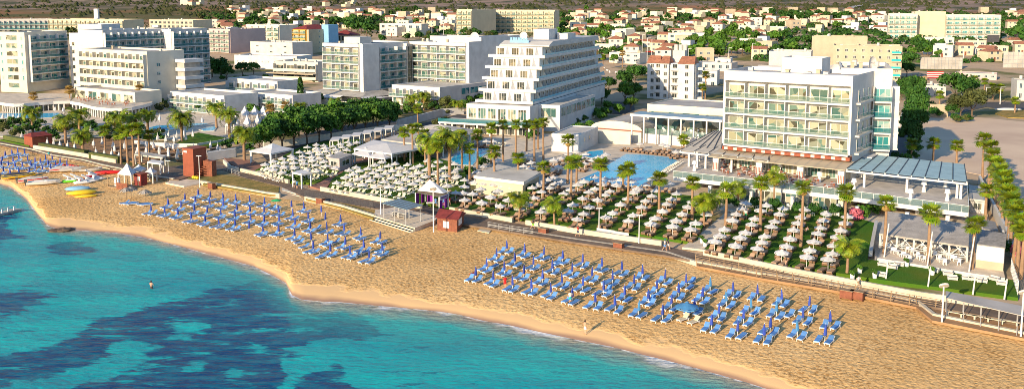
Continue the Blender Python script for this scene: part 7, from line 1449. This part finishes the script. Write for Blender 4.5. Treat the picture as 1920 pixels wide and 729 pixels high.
# ---- cafe furniture
tm = MB(); tm.box(-.4, .4, -.4, .4, .72, .76); tm.cyl((0, 0, 0), (0, 0, .72), .05, n=6); tme = tm.mesh('cafe_table', 'lframe')
cm_ = MB(); cm_.box(-.22, .22, -.22, .22, .42, .47); cm_.box(-.22, .22, .18, .22, .472, .9); [cm_.box(sx * .19 - .02, sx * .19 + .02, sy * .19 - .02, sy * .19 + .02, 0, .42) for sx in (-1, 1) for sy in (-1, 1)]; cme = cm_.mesh('cafe_chair', 'lframe'); cmd = cm_.mesh('cafe_chair', 'brownwood')
def cafe(poly, z, step, where, dark=False, seed=0, mx=60):
    r = random.Random(seed); Q = gpoly(poly, z); xs = [q[0] for q in Q]; ys = [q[1] for q in Q]; k = 0; pts = []
    x = min(xs)
    while x < max(xs):
        y = min(ys)
        while y < max(ys):
            xx, yy = x + r.uniform(-.3, .3), y + r.uniform(-.3, .3)
            if inpoly(np.array([xx]), np.array([yy]), Q)[0]: pts.append((xx, yy))
            y += step
        x += step
    if len(pts) > mx: pts = r.sample(pts, mx)
    pts.sort(key=lambda p: p[0] / p[1])
    for i, (xx, yy) in enumerate(pts):
        o = link('cafe_table', tme, None, (xx, yy, z + .004), r.uniform(0, 1)); tag(o, f'small white cafe table, {ordn(i + 1)} from the left {where}', 'table', 'cafe tables ' + where)
        for j, s in enumerate((0, math.pi)):
            a_ = s + r.uniform(-.3, .3); c_ = link('cafe_chair', cmd if dark else cme, None, (xx + .75 * math.sin(a_), yy - .75 * math.cos(a_), z + .004), a_ + math.pi); tag(c_, f'{["near", "far"][j]}-side {"dark" if dark else "white"} cafe chair, table {ordn(i + 1)} from left {where}', 'chair', 'cafe chairs ' + where)
cafe([(1335, 322), (1420, 341), (1575, 360), (1578, 352), (1420, 318), (1345, 300)], ZD, 2.1, 'on the hotel terrace', True, 1, 44)
cafe(crop(1640, 380, 4.05, [(60, 400), (400, 460), (690, 500), (700, 380), (90, 320)]), 2.3, 2.2, 'under the reed roof', False, 2, 18)
cafe([(1400, 395), (1560, 408), (1568, 400), (1410, 385)], 1.96, 2.0, 'below the hotel terrace', False, 3, 12)
cafe([(880, 245), (1000, 250), (1010, 238), (890, 232)], 1.72, 2.6, 'beneath the stepped hotel', False, 4, 20)
cafe([(135, 188), (163, 194), (206, 200), (247, 198), (280, 191), (265, 186), (150, 183)], 5.01, 2.2, 'on the left curved terrace', True, 5, 24)
cafe([(1130, 138), (1200, 140), (1205, 130), (1125, 128)], 4.2, 3.2, 'in the square behind the stepped hotel', False, 6, 8)
cafe([(1215, 248), (1340, 262), (1345, 250), (1225, 238)], 4.01, 2.2, 'in the poolside pavilion', False, 7, 16)
cafe([(668, 292), (740, 300), (750, 294), (680, 286)], 1.82, 2.2, 'under the bar tents', False, 8, 7)
# white sofas below the reed roof
so_ = MB(); so_.box(-.8, .8, -.35, .35, .1, .42); so_.box(-.8, .8, .3, .45, .42, .8); so_.box(-.85, -.7, -.35, .3, .42, .62); so_.box(.7, .85, -.35, .3, .42, .62); so_.box(-.68, .68, -.33, .28, .422, .52, 1); [so_.box(sx * .7 - .05, sx * .7 + .05, -.3, .4, 0, .1) for sx in (-1, 1)]; so_.v = [(p[0] * .75, p[1] * .75, p[2] * .8) for p in so_.v]; sme = so_.mesh('garden_sofa', ['offwhite', 'roofgrey'])
for i, (x, y) in enumerate(crop(1640, 380, 4.05, [(60, 480), (140, 500), (185, 480), (450, 525), (555, 550), (590, 585), (700, 585), (750, 590), (815, 605), (905, 590), (965, 625), (45, 560)])):
    t = link('garden_sofa', sme, None, G(x, y, 1.96), R(-36) + lr.uniform(-.4, .4)); tag(t, f'white garden sofa, {ORD[i]} from the left on the lawn below the reed-roofed restaurant', 'sofa', 'white sofas below the reed roof')
for i, (x, y) in enumerate([(1322, 462), (1316, 455), (1598, 523), (1640, 521), (1612, 512), (1700, 499), (1748, 515)]):
    t = thing('potted_plant', ['white pot with a plant at the lower path end', 'second white pot at the lower path end', 'white pot with a small plant at the lawn corner', 'white pot beside the white panel below the sofas', 'white pot near the small green palm on the right lawn', 'white planter on the reed-roofed restaurant edge, left', 'white planter on the reed-roofed restaurant edge, right'][i], 'potted plant', G(x, y, 1.96)); mb = MB(); mb.cyl((0, 0, 0), (0, 0, .7), .25, .33, 8); link('pot', mb.mesh('pot', 'lframe'), t); link('leaves', BUSH, t, (0, 0, .5), 0, .4)
# thatched sunshades on beach
thm = MB(); thm.cyl((0, 0, 0), (0, 0, 2.1), .07, .05, 6, 1)
g = random.Random(2)
for k in range(90): a = g.uniform(0, 6.28); r0 = g.uniform(0, .5); thm.add([(r0 * math.cos(a), r0 * math.sin(a), 2.4 - r0 * .4), ((r0 + .9) * math.cos(a - .1), (r0 + .9) * math.sin(a - .1), 1.75 - r0 * .2 + g.uniform(-.1, .1)), ((r0 + .9) * math.cos(a + .1), (r0 + .9) * math.sin(a + .1), 1.75 - r0 * .2)], [(0, 1, 2)])
thme = thm.mesh('thatched_shade', ['thatch', 'wood'])
for i, (x, y) in enumerate([(237, 374), (246, 372), (272, 378)]):
    t = link('thatched_shade', thme, None, G(x, y, 1.0)); tag(t, ['grey reed sunshade on the sand before the small kiosk, left', 'grey reed sunshade on the sand before the small kiosk, middle', 'grey reed sunshade above the right lounger bundle'][i], 'sunshade')
# ================================================================== BOATS, CARS, PEOPLE
def boat(lab, P, az, L, W_, hull, cover=None, engine=True, stripe=None, screen=False):
    t = thing('motor_boat', lab, 'boat', P, az); mb = MB(); rings = []
    for k in range(9):
        u_ = k / 8; x = -L / 2 + L * u_; w = W_ / 2 * (1 if u_ < .5 else math.cos((u_ - .5) * math.pi) ** .6 if u_ < .99 else .02); kz = .05 + .5 * max(0, u_ - .55) ** 1.5 * 2; h = .75 + .25 * u_
        rings.append([(x, -w, h), (x, -w * .85, kz + .3), (x, 0, kz), (x, w * .85, kz + .3), (x, w, h), (x, w * .8, h + .02), (x, 0, h - (.3 if u_ < .6 and not cover else -.08)), (x, -w * .8, h + .02)])
    mb.loft(rings); link('hull', mb.mesh('hull', hull), t)
    if stripe: mb = MB(); mb.loft([[(r_[0][0], s * (abs(r_[0][1]) + .015) if abs(r_[0][1]) > .05 else 0, r_[0][2] - a_) for a_ in (.05, .22)] for s in (1,) for r_ in rings], 0, False, False); mb.loft([[(r_[0][0], -(abs(r_[0][1]) + .015), r_[0][2] - a_) for a_ in (.05, .22)] for r_ in rings], 0, False, False); link('stripe', mb.mesh('stripe', stripe), t)
    if cover: mb = MB(); mb.loft([[(-L * .42, -W_ * .42, .8), (-L * .42, 0, 1.0), (-L * .42, W_ * .42, .8)], [(-L * .1, -W_ * .44, .9), (-L * .1, 0, 1.35), (-L * .1, W_ * .44, .9)], [(L * .3, -W_ * .3, .95), (L * .3, 0, 1.1), (L * .3, W_ * .3, .95)]], 0, False, False); link('cover', mb.mesh('cover', cover), t)
    if screen: mb = MB(); mb.add([(.2, -.7, .95), (.2, .7, .95), (-.2, .6, 1.5), (-.2, -.6, 1.5)], [(0, 1, 2, 3)]); link('windscreen', mb.mesh('windscreen', 'rail_glass'), t)
    if engine: mb = MB(); mb.box(-L / 2 - .55, -L / 2 - .05, -.22, .22, .75, 1.25); mb.box(-L / 2 - .4, -L / 2 - .2, -.08, .08, 0, .749); link('outboard_motor', mb.mesh('outboard_motor', 'dark'), t)
b1 = lambda x, y: BP(x / 5.207, 260 + y / 5.207)
boat('yellow and black speedboat, leftmost on the sand at the water', b1(185, 385), R(25), 6.4, 2.1, 'yel', 'dark', stripe='navy')
boat('white motorboat with grey cover behind the white open boat', b1(330, 425), R(20), 5.6, 2.0, 'white', 'roofgrey', stripe='red')
boat('white open motorboat nearest the water on the left sand', b1(430, 452), R(15), 6.2, 2.1, 'white', None, screen=True)
boat('white boat with a red stripe behind the motorboats', b1(620, 322), R(22), 5.4, 1.9, 'white', 'roofgrey', False, stripe='red')
boat('white covered boat right of the red-striped boat', b1(700, 322), R(22), 4.6, 1.8, 'offwhite', 'roofgrey', False)
boat('small grey covered boat near the low bin', b1(810, 325), R(30), 4.4, 1.6, 'grey', 'grey', False)
boat('pale boat with an orange cover among the pedal boats', b1(890, 325), R(20), 4.6, 1.8, 'offwhite', 'wood', False)
def pedalo(lab, P, az, m_):
    t = thing('pedal_boat', lab, 'pedal boat', P, az)
    for s in (-.6, .6): mb = MB(); mb.loft([[(x, s + w * math.cos(a), .3 + w * .8 * math.sin(a)) for a in [k * math.pi / 3 for k in range(6)]] for x, w in ((-1.6, .12), (-1.2, .28), (.9, .28), (1.7, .06))]); link('float', mb.mesh('float', m_), t)
    mb = MB(); mb.box(-1, .9, -.55, .55, .5, .62); mb.box(-.6, -.4, -.5, .5, .62, 1.1); mb.cyl((.6, 0, .6), (-1.4, 0, 1.7), .2, .2, 6); link('deck', mb.mesh('deck', 'lframe'), t)
for i, (x, y, m_, lab) in enumerate([(690, 425, 'lime', 'green pedal boat at the left of the pedal boats'), (760, 415, 'red', 'red pedal boat behind the green one'), (800, 440, 'lframe', 'white pedal boat nearest the sea'), (870, 425, 'lframe', 'white pedal boat with a slide, second from the wooden stand'), (940, 405, 'lframe', 'white pedal boat closest to the wooden stand'), (900, 375, 'red', 'red pedal boat behind the white ones')]): pedalo(lab, b1(x, y), R(25 + i * 5), m_)
def hullthing(name, cat, lab, P, az, L, W_, h, m_):
    mb = MB(); mb.loft([[(x * L, w * W_ * math.cos(a), h * .5 + w * h * .5 * math.sin(a)) for a in [k * math.pi / 4 for k in range(8)]] for x, w in ((-.5, .1), (-.4, .6), (-.15, 1), (.15, 1), (.4, .6), (.5, .08))]); o = link(name, mb.mesh(name, m_, True), None, P, az); tag(o, lab, cat)
hullthing('inflatable_boat', 'inflatable', 'shiny blue inflatable lying behind the yellow one', b1(760, 510), R(15), 4.8, 1.0, 1.0, 'blue_wall')
hullthing('inflatable_boat', 'inflatable', 'big crumpled yellow-orange inflatable on the sand', b1(800, 548), R(25), 5.6, 1.1, 1.0, 'yel'); hullthing('inflatable_boat', 'inflatable', 'flat bright yellow inflatable in front of the orange one', b1(845, 570), R(25), 4.2, .8, .5, 'yel')
hullthing('kayak', 'kayak', 'long red kayak lying behind the far left loungers', b1(650, 265), R(-22), 7.5, .35, .4, 'red'); hullthing('banana_boat', 'inflatable', 'long red inflatable tube beside the white pyramid tent', b1(1060, 345), R(12), 6.0, .6, .8, 'red')
# jetty
P0_, P1_ = G(-40, 408, .4), G(34, 391, .4); d = Vector(P1_) - Vector(P0_); t = thing('floating_jetty', 'grey floating jetty reaching in from the left edge', 'jetty', (P0_[0], P0_[1], 0), math.atan2(d.y, d.x)); mb = MB(); mb.box(0, d.length, -.9, .9, .05, .45); link('pontoon', mb.mesh('pontoon', 'grey'), t); mb = MB(); [mb.box(d.length - 1.5 - k * 1.2, d.length - 1.3 - k * 1.2, -.8, -.65, .451, 1.2) for k in range(4)]; mb.box(d.length - 5.2, d.length - 1.2, -.78, -.68, 1.2, 1.28); link('handrail', mb.mesh('handrail', 'metal'), t)
# rocks at the waterline
for i, (x, y, s) in enumerate([(122, 431, 1.5), (104, 432, 1.2)]):
    mb = MB(); mb.ball((0, 0, 0), s, 0, 9, 6, .25); g = np.random.default_rng(i); mb.v = [tuple(np.array(p) * g.uniform(.75, 1.2)) for p in mb.v]; P = G(x, y, .05); o = link('shore_rock', mb.mesh('shore_rock', 'bark'), None, P); tag(o, f'dark flat rock at the waterline, {ORD[i]} ' + 'in the list from the left jetty side' if False else ['dark flat rock at the waterline on the left shore, the larger right one', 'dark flat rock at the waterline on the left shore, the smaller left one'][i], 'rock', 'shore rocks')
# cars
def car_meshes(paint):
    b_ = MB(); prof = [(-2.1, .35), (-2.15, .8), (-1.9, .95), (-1.1, 1.0), (1.0, .95), (1.9, .8), (2.1, .6), (2.1, .35)]
    b_.loft([[(x, s, z) for x, z in prof] for s in (-.85, -.8, .8, .85)][1:3]); c = [(-1.85, .96), (-1.4, 1.42), (.3, 1.45), (1.05, .96)]
    cb = MB(); cb.loft([[(x, s, z) for x, z in c] for s in (-.72, .72)]); rf = MB(); rf.loft([[(x, s, z) for x, z in [(-1.35, 1.425), (-1.3, 1.47), (.2, 1.49), (.28, 1.455)]] for s in (-.66, .66)])
    w_ = MB(); w_.cyl((0, -.1, 0), (0, .1, 0), .32, n=12)
    return b_.mesh('body', paint), cb.mesh('windows', 'glass_dark'), rf.mesh('car_roof', paint), w_.mesh('wheel', 'dark')
CARS = {k: car_meshes(k) for k in ('carred', 'carwhite', 'carsilver', 'cardark')}
def car(P, az, k, lab):
    t = thing('parked_car', lab, 'car', P, az, 'parked cars'); b_, c_, r_, w_ = CARS[k]; link('body', b_, t); link('cabin_glass', c_, t); link('car_roof', r_, t)
    for x in (-1.35, 1.3):
        for y in (-.78, .78): link('wheel', w_, t, (x, y, .32))
for x, y, k, a, lab in [(1322, 195, 'carred', 20, 'red car parked right of the orange-roofed apartments'), (1332, 198, 'carsilver', 20, 'silver car parked in front of the red car by the apartments'), (1338, 202, 'carwhite', 20, 'white car parked in front of the silver car by the apartments'), (1176, 190, 'carwhite', 80, 'white car on the shaded road beside the stepped hotel'), (1908, 446, 'carwhite', -20, 'white car behind the palm row at the right edge'), (1800, 152, 'carsilver', 0, 'silver car beside the tall roundabout tree')]: car(G(x, y, 1.68), R(a), k, lab)
for i, (x, y, k) in enumerate([(1160, 92, 'cardark'), (1218, 100, 'carred'), (1205, 88, 'carsilver'), (1808, 70, 'carwhite'), (1816, 72, 'carsilver'), (1824, 73, 'cardark'), (1832, 74, 'carwhite'), (1760, 87, 'carwhite'), (740, 66, 'carwhite'), (752, 68, 'cardark')]):
    P = GT(x, y); car((P[0], P[1], P[2] + .1), R(10 * i), k, f'distant {dict(carred="red", carwhite="white", carsilver="silver", cardark="dark")[k]} parked car, {ORD[i]} of ten in the streets behind the hotels')
hullthing('display_boat', 'boat', 'white and red boat displayed on the grassy roundabout island', G(1890, 208, 1.9), R(-5), 9, 1.0, 1.0, 'white')
area('roundabout_island', [(1866, 212), (1890, 205), (1950, 206), (1980, 214), (1950, 222), (1890, 220)], 1.85, 'dryg')
# lamp posts in town
for i, (x, yb, yt) in enumerate([(1204, 98, 66), (1213, 132, 72), (1222, 104, 74), (1232, 96, 68), (1290, 124, 92), (1366, 122, 90), (1410, 116, 82), (1432, 116, 96), (1770, 104, 82), (1787, 102, 84), (1806, 112, 88), (1828, 112, 92), (1033, 96, 50), (1095, 80, 48), (810, 72, 40), (832, 78, 46), (875, 62, 48), (1802, 190, 174), (1848, 190, 168), (1875, 196, 164)]):
    P = GT(x, yb) if yb < 160 else G(x, yb, 1.6); h = max(5, HZ(P, yt) - P[2]); mb = MB(); mb.cyl((0, 0, 0), (0, 0, h), .16, .1, 6); mb.box(-.1, 1.6, -.08, .08, h, h + .15); o = link('street_lamp', mb.mesh('street_lamp', 'metal'), None, P); tag(o, f'tall pale street lamp, {ORD[i]} of twenty across the town streets', 'street lamp', 'town street lamps')
# people
def body_mesh(pose):
    J = {'stand': dict(pel=(0, 0, .93), che=(0, .02, 1.32), nec=(0, .02, 1.5), hed=(0, .0, 1.63), top=(0, 0, 1.74), sL=(-.19, .02, 1.43), sR=(.19, .02, 1.43), eL=(-.25, .05, 1.14), eR=(.25, .05, 1.14), hL=(-.25, -.06, .88), hR=(.25, -.06, .88), kL=(-.11, -.03, .5), kR=(.11, -.03, .5), aL=(-.12, .03, .08), aR=(.12, .03, .08), tL=(-.13, -.14, .04), tR=(.13, -.14, .04), pL=(-.1, 0, .88), pR=(.1, 0, .88)),
         'walk': dict(pel=(0, 0, .91), che=(0, -.03, 1.31), nec=(0, -.05, 1.49), hed=(0, -.08, 1.62), top=(0, -.07, 1.73), sL=(-.19, -.02, 1.42), sR=(.19, -.02, 1.42), eL=(-.24, .16, 1.16), eR=(.24, -.16, 1.16), hL=(-.22, .08, .93), hR=(.22, -.36, 1.02), kL=(-.1, -.22, .52), kR=(.1, .05, .5), aL=(-.1, -.24, .1), aR=(.1, .38, .16), tL=(-.1, -.42, .06), tR=(.1, .26, .05), pL=(-.1, 0, .87), pR=(.1, 0, .87)),
         'wade': dict(pel=(0, 0, .3), che=(0, .02, .69), nec=(0, .02, .87), hed=(0, 0, 1.0), top=(0, 0, 1.11), sL=(-.19, .02, .8), sR=(.19, .02, .8), eL=(-.3, -.05, .56), eR=(.3, -.05, .56), hL=(-.22, -.2, .4), hR=(.22, -.2, .4), kL=(-.11, -.03, -.13), kR=(.11, -.03, -.13), aL=(-.12, .03, -.5), aR=(.12, .03, -.5), tL=(-.13, -.14, -.55), tR=(.13, -.14, -.55), pL=(-.1, 0, .25), pR=(.1, 0, .25)),
         'lie': dict(pel=(0, 0, .55), che=(0, .36, .68), nec=(0, .52, .78), hed=(0, .64, .86), top=(0, .73, .93), sL=(-.18, .45, .7), sR=(.18, .45, .7), eL=(-.26, .2, .6), eR=(.26, .2, .6), hL=(-.24, -.05, .58), hR=(.24, -.05, .58), kL=(-.12, -.42, .62), kR=(.12, -.42, .58), aL=(-.12, -.8, .52), aR=(.12, -.82, .52), tL=(-.13, -.88, .64), tR=(.13, -.9, .64), pL=(-.1, -.04, .53), pR=(.1, -.04, .53))}[pose]
    names = list(J); E = [('pel', 'che'), ('che', 'nec'), ('nec', 'hed'), ('hed', 'top'), ('che', 'sL'), ('che', 'sR'), ('sL', 'eL'), ('eL', 'hL'), ('sR', 'eR'), ('eR', 'hR'), ('pel', 'pL'), ('pel', 'pR'), ('pL', 'kL'), ('kL', 'aL'), ('aL', 'tL'), ('pR', 'kR'), ('kR', 'aR'), ('aR', 'tR')]
    Rd = dict(pel=.125, che=.135, nec=.055, hed=.095, top=.07, s=.065, e=.043, h=.032, k=.06, a=.04, t=.04, p=.09)
    me = bpy.data.meshes.new('body'); me.from_pydata([J[n_] for n_ in names], [(names.index(a), names.index(b_)) for a, b_ in E], [])
    ob = bpy.data.objects.new('tmp', me); COL.objects.link(ob); md = ob.modifiers.new('s', 'SKIN')
    for i, n_ in enumerate(names): r = Rd.get(n_, Rd.get(n_[0])); me.skin_vertices[0].data[i].radius = (r, r * .85)
    me.skin_vertices[0].data[0].use_root = True; ob.modifiers.new('u', 'SUBSURF').levels = 1
    dg = bpy.context.evaluated_depsgraph_get(); out = bpy.data.meshes.new_from_object(ob.evaluated_get(dg)); bpy.data.objects.remove(ob); out.name = 'body'
    out.materials.clear(); out.materials.append(M['skin']); out.polygons.foreach_set('use_smooth', [True] * len(out.polygons)); return out, J
BODY = {k: body_mesh(k) for k in ('stand', 'walk', 'wade', 'lie')}
def person(P, az, pose, lab, shirt=None, shorts='navy', hair='hair', hat=None):
    t = link('person', BODY[pose][0], None, P, az); tag(t, lab, 'person'); J = BODY[pose][1]
    mb = MB(); h = Vector(J['hed']) + Vector((0, .015, .03)); mb.ball(tuple(h), .108, 0, 9, 6, 1.05); mb.ball(tuple(Vector(J['hed']) + Vector((0, .05, -.03))), .09, 0, 8, 5); link('hair', mb.mesh('hair', hair), t)
    if hat: mb = MB(); mb.cyl(tuple(h + Vector((0, -.02, .05))), tuple(h + Vector((0, -.02, .13))), .15, .1, 10); link('hat', mb.mesh('hat', hat), t)
    rng_ = lambda a, b_, ra, rb, n=10, fl=.85: [[(c.x + r * math.cos(k * 2 * math.pi / n), c.y + r * fl * math.sin(k * 2 * math.pi / n), c.z) for k in range(n)] for c, r in ((Vector(a), ra), (Vector(b_), rb))]
    if pose != 'lie':
        pe = Vector(J['pel'])
        if shorts: mb = MB(); mb.loft([[(pe.x + .165 * math.cos(k * .628), pe.y + .14 * math.sin(k * .628), pe.z + zz_) for k in range(10)] for zz_ in (-.12, .1)], 0, True, False); [mb.cyl(tuple(Vector(J[p])), tuple(Vector(J[p]).lerp(Vector(J[k_]), .6)), .115, .1, 8, cap=False) for p, k_ in (('pL', 'kL'), ('pR', 'kR'))]; link('shorts', mb.mesh('shorts', shorts), t)
        if shirt: ch = Vector(J['che']); mb = MB(); mb.loft([[(c.x + r * math.cos(k * .628), c.y + r * .72 * math.sin(k * .628), c.z) for k in range(10)] for c, r in ((pe + Vector((0, 0, .05)), .17), (ch, .19), (ch + Vector((0, 0, .13)), .19), (ch + Vector((0, 0, .19)), .09))], 0, True, False); [mb.cyl(tuple(Vector(J[p])), tuple(Vector(J[p]).lerp(Vector(J[k_]), .6)), .085, .075, 7, cap=False) for p, k_ in (('sL', 'eL'), ('sR', 'eR'))]; link('shirt', mb.mesh('shirt', shirt), t)
    else:
        pe = Vector(J['pel']); mb = MB(); mb.cyl(tuple(pe + Vector((0, .1, .03))), tuple(pe + Vector((0, -.12, 0))), .15, .16, 10, cap=False); link('swimwear', mb.mesh('swimwear', shorts), t)
        if shirt: mb = MB(); mb.cyl(tuple(pe + Vector((0, .1, .03))), tuple(J['che']), .15, .17, 10, cap=False); link('shirt', mb.mesh('shirt', shirt), t)
    return t
GP = lambda x, y, z=1.61: G(x, y, z)
person(G(284, 541, .0), R(160), 'wade', 'person standing waist-deep in the turquoise sea', None, 'dark')
person(BP(1097, 627), R(120), 'stand', 'person in a pale swimsuit standing at the water edge with a long shadow', None, 'lframe')
person(BP(947, 541), R(20), 'stand', 'person in red standing left of the loungers near the water side', 'red', 'red')
person(BP(1069, 570), R(200), 'stand', 'person in a white top beside a lounger, front row of the right beach block', 'white', 'teal_cloth')
person(GP(1083, 443), R(110), 'walk', 'walker in a red shirt and dark shorts on the promenade', 'red', 'navy')
person(GP(1246, 470), R(100), 'walk', 'walker in blue shorts and a white top on the promenade, left of the pair', 'white', 'blue_cush', hat='blue_lt')
person(GP(1252, 468), R(100), 'walk', 'walker in black on the promenade, right of the pair', 'dark', 'lframe')
person(GP(1473, 508), R(100), 'walk', 'bare-chested runner in dark shorts on the railed promenade', None, 'dark')
person(GP(999, 429), R(90), 'walk', 'person in a black top and yellow-green trousers carrying things on the promenade', 'dark', 'lime')
person(GP(552, 352), R(200), 'walk', 'person in white walking before the gazebo, left of the pair', 'white', 'dark', hat='canvas')
person(GP(557, 354), R(200), 'walk', 'person in blue walking before the gazebo, right of the pair', 'blue_lt', 'navy')
person(GP(92, 297), R(60), 'walk', 'person in a turquoise top walking on the far left promenade', 'teal_cloth', 'wood')
person(GP(1609, 540), R(30), 'walk', 'person in white at the promenade wall below the small green palm', 'white', 'wood')
person(G(817, 388, 1.96), R(190), 'stand', 'person in a blue uniform by the massage tent, left one', 'blue_cush', 'blue_cush'); person(G(832, 386, 1.96), R(190), 'stand', 'person in a blue uniform by the massage tent, middle one', 'blue_cush', 'blue_cush'); person(G(843, 386, 1.96), R(170), 'stand', 'person in a red top beside the massage tent', 'red', 'wood')
person(G(974, 355, 1.96), R(200), 'stand', 'person in a dark blue uniform at the bar building corner, left one', 'blue_cush', 'navy'); person(G(984, 362, 1.96), R(200), 'stand', 'person in a dark blue uniform at the bar building corner, right one', 'blue_cush', 'navy')
person(G(931, 398, 1.96), R(170), 'stand', 'person in a white shirt and hat between loungers on the lawn edge', 'white', 'navy', hat='canvas')
person(G(1025, 402, 1.96), R(220), 'stand', 'person in a bikini top and blue wrap beside the yellow towel lounger', None, 'blue_lt')
person(G(1398, 411, 1.96), R(160), 'stand', 'person in white and green between parasols on the right lawn', 'white', 'green_cv')
person(G(1432, 325, ZD + .01), R(160), 'stand', 'waiter in dark clothes on the hotel terrace', 'dark', 'dark')
for i, (x, y, c_) in enumerate([(1062, 416, 'red'), (952, 398, 'red'), (1512, 437, 'lframe'), (1143, 418, 'dark'), (1185, 423, 'purple'), (1411, 436, 'red'), (1238, 416, 'teal_cloth')]):
    person(G(x, y, 1.96), -LA, 'lie', f'sunbather in {["red", "red", "white", "black", "purple", "pink-red", "turquoise"][i]} lying on a taupe lounger, {ORD[i]} of seven on the lawns', None, c_)
